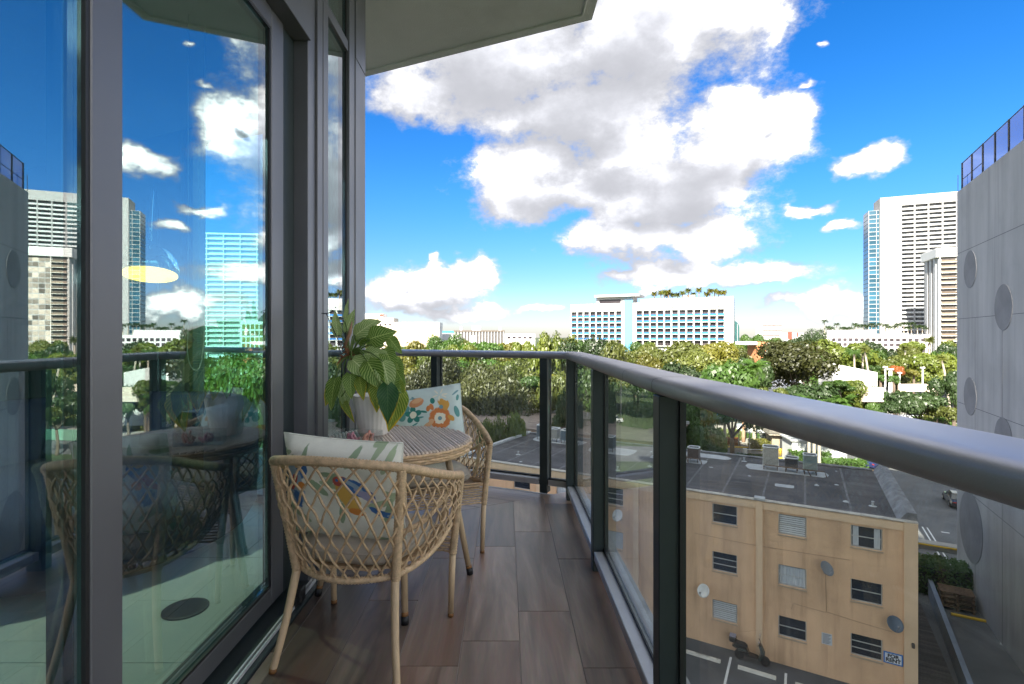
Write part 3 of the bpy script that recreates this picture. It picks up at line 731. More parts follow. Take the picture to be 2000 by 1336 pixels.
pl = bpy.data.lights.new('lamp_light', 'SPOT'); pl.spot_size = R(150); pl.spot_blend = 0.6; pl.energy = 9; pl.color = (1, 0.82, 0.60); pl.shadow_soft_size = 0.0
link('lamp_light', pl, lamp, tuple(dc + Vector((0, 0, -0.015))))
tag(MB().lathe([(0.092, 0.0005), (0.092, 0.006), (0.086, 0.009), (0.01, 0.009)], 32).build('floor_outlet_cover', mat('dark_bronze', (0.03, 0.028, 0.027), 0.5, 0.3), None, (-1.42, 2.27, 0)), 'dark round outlet cover set in the pale room floor', 'outlet cover')
# blind cords
ch = MB().tube(smooth_path([(-1.22, 2.70, 2.75), (-1.22, 2.70, 1.2), (-1.23, 2.72, 0.93), (-1.21, 2.76, 0.90), (-1.20, 2.78, 1.0)], 10), 0.0022, 6).build('blind_chain', black_m, None)
tag(ch, 'black beaded blind chain hanging inside the glass next to the jamb', 'blind chain')
cord = MB().tube(smooth_path([(-1.52, 2.45, 2.75), (-1.52, 2.45, 1.4), (-1.525, 2.455, 1.12), (-1.50, 2.48, 1.045), (-1.475, 2.49, 1.12), (-1.47, 2.50, 1.4), (-1.47, 2.50, 2.75)], 10), 0.0025, 6).build('window_cord_loop', mat('white_cord', (0.7, 0.7, 0.68), 0.6))
tag(cord, 'white looped blind cord hanging inside the room behind the glass', 'blind cord')

# ------------------------------------------------------------------ wicker chairs and table
rattan_m = mat('natural_wicker', (0.58, 0.41, 0.25), 0.55, 0, 0.30, 45, 0.35, 220, rnd=0.10)
strand_m = mat('wicker_strand', (0.55, 0.385, 0.23), 0.5, 0, 0.25, 60, 0.2, 300, rnd=0.22)
leg_m = mat('limed_wood_leg', (0.55, 0.40, 0.25), 0.5, 0, 0.22, 30, 0.15, 160, stretch=(1, 1, 0.12))
tip_m = mat('worn_leg_tip', (0.22, 0.10, 0.03), 0.6, 0, 0.3, 40)
seat_m = mat('taupe_seat_fabric', (0.50, 0.44, 0.37), 0.92, 0, 0.06, 20, 0.35, 900)


def wrapped(pts, r, name, par, step=0.0058, n=10):
    """tube wrapped in wicker: the radius ripples along its length"""
    p = resample(smooth_path(pts, 14) if len(pts) > 2 else [Vector(pts[0]), Vector(pts[1])], step)
    return MB().tube(p, r, n, ripple=0.11).build(name, rattan_m, par, smooth=True)


def make_chair(label, loc, rz):
    c = empty('wicker_chair', label, 'chair', loc, rz, None)
    rimR = [(0.318, 0.25, 0.612), (0.325, 0.10, 0.650), (0.305, -0.08, 0.706), (0.262, -0.205, 0.752), (0.165, -0.275, 0.776), (0, -0.302, 0.786)]
    rim = rimR + [(-x, y, z) for x, y, z in rimR[-2::-1]]
    ringR = [(0.278, 0.236, 0.405), (0.268, 0.10, 0.372), (0.240, -0.03, 0.352), (0.190, -0.135, 0.344), (0.105, -0.185, 0.340), (0, -0.205, 0.338)]
    ring = ringR + [(-x, y, z) for x, y, z in ringR[-2::-1]]
    wrapped(rim, 0.0165, 'top_rail', c)
    wrapped(ring, 0.0125, 'seat_ring', c)
    for s in (-1, 1):
        wrapped([(s * 0.197, -0.160, 0.335), (s * 0.222, -0.190, 0.55), (s * 0.248, -0.222, 0.752)], 0.0165, 'rear_post', c)
        p = resample(smooth_path([(s * 0.197, -0.160, 0.345), (s * 0.200, -0.172, 0.30), (s * 0.215, -0.205, 0.16), (s * 0.238, -0.243, 0.010)], 8), 0.02)
        lg = MB().tube(p, [0.0155 - 0.003 * i / len(p) for i in range(len(p))], 10).build('leg', leg_m, c, smooth=True)
        MB().tube([(s * 0.2375, -0.2422, 0.016), (s * 0.239, -0.2445, 0.001)], 0.0135, 10).build('foot_cap', tip_m, lg, smooth=True)
        wrapped([(s * 0.285, 0.240, 0.27), (s * 0.318, 0.250, 0.606)], 0.0165, 'front_post', c)
        lg = MB().tube([(s * 0.286, 0.240, 0.285), (s * 0.280, 0.240, 0.15), (s * 0.276, 0.240, 0.012)], [0.0145, 0.0140, 0.0125], 10).build('leg', leg_m, c, smooth=True)
        MB().tube([(s * 0.276, 0.240, 0.016), (s * 0.276, 0.240, 0.001)], 0.0132, 10).build('foot_cap', tip_m, lg, smooth=True)
        wrapped([(s * 0.214, -0.170, 0.505), (s * 0.262, -0.06, 0.515), (s * 0.284, 0.03, 0.540), (s * 0.30, 0.105, 0.575)], 0.0095, 'side_rail', c)
        wrapped([(s * 0.300, 0.105, 0.580), (s * 0.286, 0.10, 0.46), (s * 0.266, 0.08, 0.372)], 0.0100, 'side_rib', c)
    # front apron of woven rows
    for k in range(9):
        z = 0.282 + k * 0.0135
        pts = [(-0.282 + 0.564 * i / 40, 0.240 + 0.0035 * math.sin(i * math.pi / 2 + (k % 2) * math.pi), z) for i in range(41)]
        MB().tube(pts, 0.0072, 6, squash=0.6).build('apron_row', strand_m, c, smooth=True)
    # diamond lattice of single strands
    RIM, RING = smooth_path(rim, 12), smooth_path(ring, 12)

    def S(u, v):
        u = min(1, max(0, u)) * (len(RIM) - 1); i = min(int(u), len(RIM) - 2); t = u - i
        a, b = RING[i].lerp(RING[i + 1], t), RIM[i].lerp(RIM[i + 1], t)
        p = a.lerp(b, v); o = Vector((p.x, p.y - 0.05, 0)); o.normalize()
        return p + o * (0.022 * math.sin(math.pi * v))
    n = 25
    for sgn in (-1, 1):
        for k in range(-2, n + 3):
            u0 = k / n; pts = []
            for j in range(13):
                v = j / 12; u = u0 + sgn * (v - 0.5) * 0.19 + sgn * 0.006 * math.sin(2 * math.pi * v)
                if -0.004 <= u <= 1.004:
                    p = S(u, v); o = Vector((p.x, p.y - 0.05, 0)).normalized()
                    pts.append(p + o * (0.0036 * sgn * math.cos(j * math.pi)))
            if len(pts) >= 4:
                MB().tube(resample(smooth_path(pts, 4), 0.012), 0.0044, 5).build('strand', strand_m, c, smooth=True)
    return c


def seat_cushion(name, loc, rz, label):
    n, vs, fs = 18, [], []
    for side in (-1, 1):
        for j in range(n + 1):
            for i in range(n + 1):
                u, v = i / n * 2 - 1, j / n * 2 - 1
                # rounded-square plan, wider at the front
                l = (abs(u) ** 5 + abs(v) ** 5) ** 0.2 if (u or v) else 1; m_ = max(abs(u), abs(v)) or 1
                x, y = u * m_ / l if l else 0, v * m_ / l if l else 0
                w = 0.238 if y > 0 else 0.238 + y * 0.055
                e = max(0.0, 1 - max(abs(u), abs(v)) ** 6) ** 0.5
                vs.append((x * w, y * 0.20 + 0.012, 0.044 + side * (0.012 + 0.032 * e)))
    m = (n + 1) ** 2
    for s_ in (0, 1):
        for j in range(n):
            for i in range(n):
                a = s_ * m + j * (n + 1) + i; q = (a, a + n + 1, a + n + 2, a + 1)
                fs.append(q if s_ == 0 else q[::-1])
    b = []
    for i in range(n): b.append(i)
    for j in range(n): b.append(j * (n + 1) + n)
    for i in range(n, 0, -1): b.append(n * (n + 1) + i)
    for j in range(n, 0, -1): b.append(j * (n + 1))
    for k in range(len(b)):
        a, c = b[k], b[(k + 1) % len(b)]; fs.append((a, c, c + m, a + m))
    o = MB().add(vs, fs).build(name, seat_m, None, loc, (0, 0, rz), True)
    ring = [vs[k] for k in b]
    MB().tube([(x * 1.004, y * 1.004, z + 0.024) for x, y, z in ring] + [tuple(Vector(ring[0]) * 1.004 + Vector((0, 0, 0.024)))], 0.003, 5, cap=False).build('piping', seat_m, o, smooth=True)
    return tag(o, label, 'cushion')

RZ1 = R(-11.5); C1 = Vector((-0.557, 2.035, 0))
RZ2 = math.atan2(-0.95, 0.32) - R(90); C2 = Vector((-0.47, 3.0, 0))
make_chair('round backed wicker chair holding the bird print pillow, its back to the camera', C1, RZ1)
make_chair('round backed wicker chair holding the blue floral pillow, behind the table', C2, RZ2)
# frame the seat platform (under cushion) : slung woven seat
for C_, rz_, lb in ((C1, RZ1, 'taupe seat cushion under the bird print pillow'), (C2, RZ2, 'taupe seat cushion under the blue floral pillow')):
    seat_cushion('seat_cushion', (C_.x, C_.y, 0.372), rz_, lb)
seat_parent = [o for o in col.objects if o.name.startswith('wicker_chair')]
for o in seat_parent:
    mb = MB().prism([(0.262, 0.232), (0.255, 0.10), (0.225, -0.03), (0.175, -0.125), (0.09, -0.17), (-0.09, -0.17), (-0.175, -0.125), (-0.225, -0.03), (-0.255, 0.10), (-0.262, 0.232)], 0.362, 0.371)
    mb.build('seat_deck', strand_m, o)

W = (0.82, 0.83, 0.75); Gn = (0.40, 0.50, 0.33); Gd = (0.30, 0.41, 0.27); Bl = (0.05, 0.16, 0.42); Lb = (0.32, 0.45, 0.58); Ye = (0.72, 0.45, 0.10); Or = (0.72, 0.28, 0.06); Re = (0.50, 0.10, 0.08); Pu = (0.36, 0.36, 0.55)
rl = random.Random(3)
lv = []
for k in range(26):
    a = rl.uniform(0, 360); lv.append((rl.uniform(-0.22, 0.22), rl.uniform(-0.21, 0.21), rl.uniform(0.030, 0.055), rl.uniform(0.008, 0.014), a, Gn if k % 3 else Gd, 0.5))
bird = [(-0.140, 0.105, 0.030, 0.040, 10, Bl, 0.4), (-0.165, 0.03, 0.038, 0.085, 8, Lb, 0.6), (-0.150, 0.115, 0.016, 0.014, 0, Ye, 0.4), (-0.170, 0.045, 0.012, 0.045, -25, Re, 0.8), (-0.158, -0.02, 0.018, 0.034, 20, Bl, 0.9), (-0.135, 0.035, 0.016, 0.018, 0, Or, 0.8),
        (0.045, 0.015, 0.034, 0.070, 32, Ye, 0.35), (0.075, -0.045, 0.032, 0.014, -12, Or, 0.4), (0.008, 0.072, 0.019, 0.019, 0, Re, 0.3), (0.030, 0.078, 0.020, 0.014, -20, Or, 0.4),
        (0.085, 0.045, 0.070, 0.024, -34, Bl, 0.5), (0.110, 0.020, 0.045, 0.014, -34, Pu, 0.9), (0.165, -0.050, 0.052, 0.011, -30, Bl, 0.5), (0.068, 0.060, 0.040, 0.008, -34, Lb, 0.8), (0.006, 0.076, 0.006, 0.006, 0, Bl, 0.2), (0.200, -0.072, 0.022, 0.006, -30, Lb, 0.3)]
pm1 = print_mat('bird_print_fabric', W, lv + bird)
f1_ = Vector((math.sin(-RZ1), math.cos(RZ1), 0))
p1 = C1 + Vector((-0.02, 0, 0)) - f1_ * 0.115
pillow('throw_pillow', 0.46, 0.41, 0.15, pm1, (p1.x, p1.y, 0.642), (R(14), R(3), RZ1 + R(3)), 'off white throw pillow printed with green leaves and a yellow and blue bird')
Bs = (0.56, 0.66, 0.64); Tg = (0.03, 0.20, 0.17); Tm = (0.10, 0.28, 0.27); Oc = (0.62, 0.33, 0.07); Rs = (0.60, 0.20, 0.06); Cr = (0.78, 0.74, 0.60); Sl = (0.16, 0.30, 0.34); Co = (0.62, 0.27, 0.13); Cl = (0.70, 0.40, 0.22)
fl = []
rl = random.Random(11)
for k in range(24):
    fl.append((rl.uniform(-0.23, 0.22), rl.uniform(-0.19, 0.20), rl.uniform(0.014, 0.030), rl.uniform(0.0035, 0.008), rl.uniform(0, 360), (Tm, Sl, Tg, Sl)[k % 4], 0.15))


def flower(cx, cy_, r, n, pc, cc, w=0.36):
    for i in range(n):
        a = 2 * math.pi * i / n + 0.3; fl.append((cx + math.cos(a) * r * 0.62, cy_ + math.sin(a) * r * 0.62, r * 0.46, r * w, math.degrees(a), pc, 0.12))
    fl.append((cx, cy_, r * 0.42, r * 0.42, 0, cc, 0.5))
fl.append((0.095, 0.010, 0.064, 0.064, 0, Rs, 0.35)); fl.append((0.095, 0.010, 0.034, 0.034, 0, Cr, 0.8)); fl.append((0.095, 0.010, 0.012, 0.012, 0, Sl, 0.3))
flower(-0.060, 0.048, 0.048, 5, Tg, Cr, 0.34)
fl += [(-0.035, 0.118, 0.045, 0.026, 14, Co, 0.3), (-0.030, 0.128, 0.032, 0.014, 14, Cl, 0.8), (0.120, 0.098, 0.034, 0.022, -35, Oc, 0.6), (0.137, 0.080, 0.018, 0.030, -20, Oc, 0.5), (0.108, 0.076, 0.012, 0.012, 0, Sl, 0.2),
       (0.052, 0.082, 0.012, 0.020, 20, Rs, 0.1), (0.032, 0.075, 0.012, 0.018, -20, Rs, 0.1), (-0.128, 0.047, 0.024, 0.030, 10, Tm, 0.05), (-0.095, 0.088, 0.018, 0.018, 0, Tm, 0.05), (0.018, -0.025, 0.026, 0.016, 35, Cl, 0.4), (0.042, -0.005, 0.020, 0.014, 40, Cl, 0.4),
       (0.160, 0.005, 0.022, 0.014, -45, Oc, 0.5), (0.06, 0.118, 0.014, 0.018, 10, Tg, 0.1), (0.195, 0.040, 0.014, 0.034, 10, Tm, 0.05), (-0.175, -0.015, 0.030, 0.022, 10, Cl, 0.6), (-0.15, -0.03, 0.02, 0.016, 0, Oc, 0.5)]
for i in range(0, 11, 2):
    a = 2 * math.pi * i / 11; fl.append((0.105 + 0.030 * math.cos(a), 0.150 + 0.024 * math.sin(a), 0.017, 0.0045, math.degrees(a), Tm if i % 2 else Cr, 0.1))
pm2 = print_mat('floral_fabric', Bs, fl)
f2_ = Vector((0.32, -0.95, 0)).normalized()
p2 = C2 - f2_ * 0.085 + Vector((0.015, 0, 0))
pillow('throw_pillow', 0.46, 0.42, 0.14, pm2, (p2.x, p2.y, 0.690), (R(-13), R(-7), R(2)), 'pale blue throw pillow printed with orange and green flowers')

# ---- round woven table
TC = Vector((-0.530, 2.50, 0)); TR = 0.357
tb = empty('wicker_table', 'round wicker bistro table with ridged top and splayed wooden legs', 'table', TC, 0)
slat_m = mat('table_slat', (0.60, 0.50, 0.42), 0.42, 0, 0.16, 40, 0.2, 250, rnd=0.16)
gapm = mat('table_gap', (0.20, 0.14, 0.09), 0.8)
top = MB().lathe([(TR - 0.012, 0.676), (TR - 0.006, 0.700)], 48).build('tabletop', gapm, tb)
sd = Vector((0.37, -0.93, 0)).normalized(); sn = Vector((sd.y, -sd.x, 0))
pitch = 0.0168
for k in range(-21, 22):
    o = k * pitch
    if abs(o) > TR - 0.006: continue
    h = math.sqrt((TR - 0.003) ** 2 - o * o) - 0.003
    pts = []
    m = max(2, int(2 * h / 0.03))
    for i in range(m + 1):
        t = -h + 2 * h * i / m; q = sn * (o + 0.0012 * math.sin(t * 9 + k)) + sd * t; pts.append((q.x, q.y, 0.7058 + 0.0006 * math.sin(k * 2.1)))
    MB().tube(pts, 0.0077, 8, squash=0.95).build('slat', slat_m, tb, smooth=True)
for k in range(4):      # rim of woven rows
    z = 0.664 + k * 0.0115; pts = []
    for i in range(121):
        a = 2 * math.pi * i / 120; r_ = TR + 0.0035 * math.sin(i * math.pi / 2.0 + (k % 2) * math.pi) - (0.004 if k == 0 else 0)
        pts.append((r_ * math.cos(a), r_ * math.sin(a), z))
    MB().tube(pts, 0.0068, 6, cap=False).build('rim_row', strand_m, tb, smooth=True)
for a in (17, 107, 197, 287):
    a = R(a); c_, s_ = math.cos(a), math.sin(a)
    lg = MB().tube([(0.235 * c_, 0.235 * s_, 0.676), (0.30 * c_, 0.30 * s_, 0.33), (0.358 * c_, 0.358 * s_, 0.03)], [0.018, 0.0165, 0.014], 12).build('leg', leg_m, tb, smooth=True)
    MB().tube([(0.355 * c_, 0.355 * s_, 0.048), (0.359 * c_, 0.359 * s_, 0.030)], 0.0150, 12).build('worn_band', tip_m, lg, smooth=True)
    MB().tube([(0.3585 * c_, 0.3585 * s_, 0.034), (0.364 * c_, 0.364 * s_, 0.001)], 0.0165, 12).build('rubber_foot', black_m, lg, smooth=True)
TT = 0.7145

# ---- potted plant
pot_at = Vector((-0.672, 2.60, TT))
pl_ = empty('potted_plant', 'potted philodendron with striped heart shaped leaves in a white fluted pot', 'plant', pot_at)
pot_m = mat('white_pot', (0.82, 0.80, 0.76), 0.4, 0, 0.05, 6)
pot = MB().lathe([(0.066, 0.0), (0.070, 0.004), (0.082, 0.07), (0.096, 0.15), (0.103, 0.192), (0.106, 0.200), (0.099, 0.200), (0.094, 0.175), (0.01, 0.172)], 96, flute=0.012, nf=24).build('pot', pot_m, pl_, smooth=True)
MB().lathe([(0.093, 0.172), (0.05, 0.184), (0.005, 0.186)], 20).build('soil', mat('potting_soil', (0.05, 0.035, 0.025), 0.95, 0, 0.4, 60, 0.8, 120), pot)
lmats = [leaf_mat('leaf_green', (0.115, 0.22, 0.035), (0.48, 0.60, 0.18), (0.50, 0.55, 0.14), 0.0), leaf_mat('leaf_pale', (0.27, 0.40, 0.12), (0.68, 0.75, 0.38), (0.5, 0.6, 0.3), 0.0),
         leaf_mat('leaf_dark_yellow', (0.025, 0.09, 0.028), (0.06, 0.15, 0.045), (0.62, 0.42, 0.02), 0.10), leaf_mat('leaf_yellowing', (0.16, 0.26, 0.035), (0.52, 0.56, 0.12), (0.66, 0.46, 0.03), 0.22)]
stem_m = mat('plant_stem', (0.10, 0.17, 0.035), 0.5, 0, 0.2, 30)
bark_m = mat('dry_sheath', (0.23, 0.10, 0.045), 0.9, 0, 0.4, 60, 0.6, 90)


def leaf_mesh(l, w, droop, cup, mi):
    nu, nv = 8, 14; vs, fs, uv = [], [], []
    for j in range(nv + 1):
        t = j / nv
        ww = w / 2 * (math.sin(math.pi * min(1, t ** 0.62)) ** 0.8) * (1 - 0.25 * t) * 1.08
        if t < 0.12: ww = w / 2 * (0.35 + t * 4.2)
        if j == nv: ww = 0.0008
        for i in range(nu + 1):
            u = i / nu * 2 - 1
            y = t * l - (0.10 * l * (abs(u) ** 1.5) * (1 - t) ** 3 * (1 if t < 0.5 else 0))
            x = u * ww
            z = -droop * l * t * t + cup * abs(x) * 0.9 - 0.10 * l * (1 - t) ** 4 * abs(u) + 0.018 * l * math.sin(t * 17 + 3 * abs(u)) * abs(u)
            vs.append((x, y, z)); uv.append((u * 0.5 + 0.5, t))
    for j in range(nv):
        for i in range(nu):
            a = j * (nu + 1) + i; fs.append((a, a + 1, a + nu + 2, a + nu + 1))
    me = bpy.data.meshes.new('leaf'); me.from_pydata(vs, [], fs); me.update()
    ul = me.uv_layers.new(name='UVMap')
    for lp in me.loops: ul.data[lp.index].uv = uv[lp.vertex_index]
    me.materials.append(lmats[mi]); me.polygons.foreach_set('use_smooth', [True] * len(me.polygons))
    return me
# image place of the leaf base, tip direction (degrees in the picture, 0 right, 90 up), length px, width ratio, distance, material, nod towards the viewer
LV = [(660, 655, 98, 48, .42, 2.58, 1, .1), (676, 648, 70, 46, .45, 2.60, 1, .1), (694, 655, 38, 52, .62, 2.55, 1, .25), (722, 662, 18, 54, .80, 2.52, 0, .5), (705, 640, 20, 42, .6, 2.63, 1, .3),
      (712, 692, 4, 48, .62, 2.50, 1, .5), (752, 682, -62, 50, .62, 2.50, 0, .4), (748, 668, 170, 44, .7, 2.62, 0, .4), (688, 702, -38, 56, .72, 2.48, 1, .5), (718, 706, -58, 64, .70, 2.46, 0, .5),
      (748, 706, -72, 64, .62, 2.47, 1, .45), (768, 712, -60, 48, .55, 2.55, 0, .4), (655, 738, -100, 62, .55, 2.52, 0, .35), (668, 742, -78, 58, .50, 2.56, 1, .3), (666, 776, -62, 54, .28, 2.55, 3, .2),
      (684, 730, -84, 48, .62, 2.48, 0, .4), (702, 736, -78, 46, .52, 2.47, 3, .4), (738, 746, -92, 58, .56, 2.46, 3, .45), (757, 752, -86, 74, .56, 2.42, 2, .45), (783, 768, -108, 76, .58, 2.46, 3, .4),
      (752, 735, -40, 46, .6, 2.50, 0, .45), (778, 746, -75, 44, .55, 2.50, 3, .4), (772, 700, -68, 44, .5, 2.58, 0, .3), (674, 628, 84, 44, .22, 2.60, 1, .1), (650, 750, -108, 44, .5, 2.56, 3, .3), (735, 700, -20, 50, .7, 2.54, 0, .4),
      (700, 672, 60, 46, .6, 2.60, 0, .3), (760, 660, -50, 40, .6, 2.56, 0, .3), (716, 738, -70, 38, .55, 2.50, 0, .4)]
crown = px(684, 695, 2.56); rr = random.Random(5)
for (bx, by, ang, ln, wr, d, mi, nod) in LV:
    b = px(bx, by, d); l = ln / 1000 * d * 1.02
    t = Vector((math.cos(R(ang)), -nod * 0.55, math.sin(R(ang)))).normalized()
    nrm = Vector((rr.uniform(-0.35, 0.35), -1, rr.uniform(0.15, 0.6))); nrm = (nrm - t * nrm.dot(t)).normalized()
    xx = t.cross(nrm); M_ = Matrix((xx, t, nrm)).transposed().to_4x4()
    o = link('leaf', leaf_mesh(l, l * wr * 1.0, rr.uniform(0.10, 0.30), rr.uniform(0.15, 0.4), mi), pl_)
    o.location = b - pot_at; o.rotation_euler = M_.to_euler()
    root = crown if by < 745 else px(712, 752, 2.55)
    mid = root.lerp(b, 0.55) + Vector((0, -0.01, 0.035))
    MB().tube([p - pot_at for p in smooth_path([root, mid, b], 6)], [0.0048] * 4 + [0.004] * 4 + [0.003] * 5, 6).build('petiole', stem_m, pl_, smooth=True)
path = [p - pot_at for p in smooth_path([pot_at + Vector((0, 0, 0.17)), px(712, 740, 2.58), px(700, 712, 2.57), crown, px(674, 670, 2.57)], 6)]
MB().tube(path, 0.011, 8).build('stem', bark_m, pl_, smooth=True)
mb = MB()
for k in range(46):
    a = crown + Vector((rr.uniform(-0.04, 0.05), rr.uniform(-0.03, 0.03), rr.uniform(-0.025, 0.02))); b = a + Vector((rr.uniform(-0.03, 0.03), rr.uniform(-0.03, 0.01), rr.uniform(-0.035, 0.03)))
    mb.tube([a - pot_at, (a + b) / 2 - pot_at + Vector((0.004, 0, 0.004)), b - pot_at], [0.004, 0.0045, 0.001], 5)
mb.build('dry_husk', bark_m, pl_)
MB().tube([p - pot_at for p in (px(672, 680, 2.56), px(683, 650, 2.54), px(688, 628, 2.54))], [0.007, 0.010, 0.002], 7).build('leaf_sheath', mat('pinkish_sheath', (0.33, 0.19, 0.11), 0.6, 0, 0.2, 20), pl_, smooth=True)
wire = MB().tube([p - pot_at for p in (px(672, 690, 2.57), px(637, 612, 2.57))], 0.0022, 6)
wire.tube([p - pot_at for p in smooth_path([px(628, 612, 2.57), px(640, 612, 2.57), px(652, 606, 2.60), px(648, 610, 2.55), px(632, 613, 2.56)], 5)], 0.0020, 6)
wire.build('support_wire', black_m, pl_)

# ---- clear tray with pink coral pieces
tray_at = px(700, 852, 2.36); tray_at.z = TT
tray = empty('clear_tray', 'clear acrylic tray of pink trinkets on the wicker table beside the pot', 'tray', tray_at, R(-14))
acr = glass_mat('acrylic', (0.93, 0.95, 0.95), 1.45, 0.03)
MB().box(-0.095, -0.045, 0, 0.095, 0.045, 0.003).build('base', acr, tray)
for (a, b, c_, d_) in ((-0.098, -0.048, 0.098, -0.0455), (-0.098, 0.0455, 0.098, 0.048), (-0.098, -0.045, -0.0955, 0.045), (0.0955, -0.045, 0.098, 0.045)):
    MB().box(a, b, 0.0, c_, d_, 0.062).build('side', acr, tray)
for k, (ox, cc, nm, lb) in enumerate(((-0.028, (0.62, 0.25, 0.30), 'trinket', 'rose pink knotted trinket in the clear tray, next to the pillow'), (0.050, (0.70, 0.32, 0.25), 'trinket', 'salmon pink branching trinket in the clear tray, next to the pot'))):
    mb = MB()
    for i in range(9):
        a = rr.uniform(0, 6.28); p0 = Vector((rr.uniform(-0.02, 0.02), rr.uniform(-0.015, 0.015), 0.006))
        e = p0 + Vector((math.cos(a) * 0.022, math.sin(a) * 0.018, rr.uniform(0.012, 0.055)))
        mb.tube(smooth_path([p0, p0.lerp(e, 0.5) + Vector((rr.uniform(-.012, .012), rr.uniform(-.012, .012), 0.008)), e], 4), [0.007] * 4 + [0.006] * 4 + [0.004], 7)
    q = Matrix.Rotation(R(-14), 4, 'Z') @ Vector((ox, 0, 0.003))
    tag(mb.build(nm, mat('trinket_%d' % k, cc, 0.45, 0, 0.15, 40), None, tray_at + q, smooth=True), lb, 'trinket')

# ------------------------------------------------------------------ street level
grass_m = mat('lawn', (0.035, 0.052, 0.016), 0.95, 0, 0.45, 0.35, 0.4, 6)
asph_m = mat('asphalt', (0.075, 0.078, 0.085), 0.9, 0, 0.30, 0.55, 0.5, 30, rvar=0.05)
asph2_m = mat('old_asphalt', (0.105, 0.105, 0.108), 0.9, 0, 0.30, 0.35, 0.5, 25)
conc_m = mat('pale_concrete', (0.27, 0.255, 0.225), 0.9, 0, 0.15, 0.8, 0.3, 25)
paint_m = mat('road_paint', (0.68, 0.68, 0.66), 0.8, 0, 0.15, 6)
yel_m = mat('yellow_paint', (0.70, 0.44, 0.03), 0.7, 0, 0.12, 5)
white_m = mat('white_render', (0.62, 0.62, 0.61), 0.8, 0, 0.04, 0.3, 0.1, 12)
structure(MB().sheet([(-3000, -400), (3000, -400), (3000, 4000), (-3000, 4000)], GZ).build('ground', grass_m))
TU, TV = Vector((0.863, -0.505, 0)), Vector((0.505, 0.863, 0))     # along the ochre facade (to the right) and behind it
T0 = Vector((-3.66, 39.64, GZ)); TRZ = math.atan2(-0.505, 0.863)


def tq(x, y, z=0): return T0 + TU * x + TV * y + Vector((0, 0, z))


def lot(pts, z, name, m): return structure(MB().sheet([(p.x, p.y) for p in pts], GZ + z).build(name, m))
lot([tq(-20, -26), tq(34, -26), tq(34, 0), tq(-20, 0)], 0.004, 'parking_lot', asph_m)
lot([tq(28.02, 0), tq(46, 0), tq(46, 16), tq(28.02, 16)], 0.008, 'alley', asph2_m)
lot([tq(28.05, 16.02), tq(64, 16.02), tq(70, 64), tq(16, 64), tq(16, 12), tq(28.05, 12)], 0.004, 'rear_parking_lot', asph2_m)
lot([Vector((-60, 72, 0)), Vector((200, 86, 0)), Vector((200, 98, 0)), Vector((-60, 82, 0))], 0.012, 'road', asph2_m)
lot([Vector((30, 84, 0)), Vector((60, 88, 0)), Vector((58, 120, 0)), Vector((26, 120, 0))], 0.018, 'driveway', conc_m)
lot([Vector((66, 92, 0)), Vector((120, 96, 0)), Vector((128, 128, 0)), Vector((66, 124, 0))], 0.016, 'plaza', conc_m)
lot([Vector((70, 128, 0)), Vector((150, 128, 0)), Vector((170, 190, 0)), Vector((70, 180, 0))], 0.014, 'far_parking_lot', asph_m)

# ---- stall lines, wheel stops
rsv = None


def text_mesh(txt, size, m, name='lettering', bold=0.0):
    cu = bpy.data.curves.new('txt', 'FONT'); cu.body = txt; cu.size = size; cu.align_x = 'CENTER'; cu.align_y = 'CENTER'; cu.offset = bold; cu.extrude = 0.001
    o = bpy.data.objects.new('txt', cu); col.objects.link(o)
    bpy.context.view_layer.update()
    me = bpy.data.meshes.new_from_object(o.evaluated_get(bpy.context.evaluated_depsgraph_get()))
    bpy.data.objects.remove(o); me.name = name; me.materials.clear(); me.materials.append(m); return me
ink_m = mat('black_ink', (0.02, 0.02, 0.022), 0.8)
lot_o = bpy.data.objects['parking_lot']
res_me = text_mesh('RESERVED', 0.17, ink_m)
stops = [(-4.9, 'next to the grey dish'), (0, ''), (0, ''), (0, '')]
for i, xx in enumerate((15.4, 18.15, 20.9, 23.65, 12.65)):
    c_ = tq(xx, -1.55)
    o = empty('wheel_stop', ['white concrete wheel stop lettered RESERVED, in front of the pilaster left of the scooter', 'white concrete wheel stop lettered RESERVED, beside the black scooter', 'white concrete wheel stop under the ground floor window right of the scooter', 'white concrete wheel stop below the FOR RENT sign', 'white concrete wheel stop left of the lettered ones'][i], 'wheel stop', c_ + Vector((0, 0, 0.005)), TRZ, 'wheel stops along the ochre block')
    w_ = 0.93
    MB().add([(-w_, -.13, 0), (w_, -.13, 0), (w_, .09, 0), (-w_, .09, 0), (-w_, -.10, .13), (w_, -.10, .13), (w_, .06, .13), (-w_, .06, .13)], [(0, 3, 2, 1), (4, 5, 6, 7), (0, 1, 5, 4), (1, 2, 6, 5), (2, 3, 7, 6), (3, 0, 4, 7)]).build('block', mat('stop_concrete', (0.62, 0.58, 0.50), 0.9, 0, 0.15, 5, 0.3, 30), o)
    if i in (0, 1):
        link('lettering', res_me, o, (0, -0.02, 0.132))
        link('number', text_mesh('13' if i == 1 else '12', 0.16, ink_m), o, (0.74, -0.02, 0.132))
for xx in (14.02, 16.77, 19.52, 22.27, 25.0, 11.3):
    p0, p1_ = tq(xx - 0.06, -6.2), tq(xx + 0.06, -0.75)
    MB().sheet([(tq(xx - .06, -6.2).x, tq(xx - .06, -6.2).y), (tq(xx + .06, -6.2).x, tq(xx + .06, -6.2).y), (tq(xx + .06, -.75).x, tq(xx + .06, -.75).y), (tq(xx - .06, -.75).x, tq(xx - .06, -.75).y)], GZ + 0.009).build('stall_line', paint_m, lot_o)
rl_o = bpy.data.objects['rear_parking_lot']


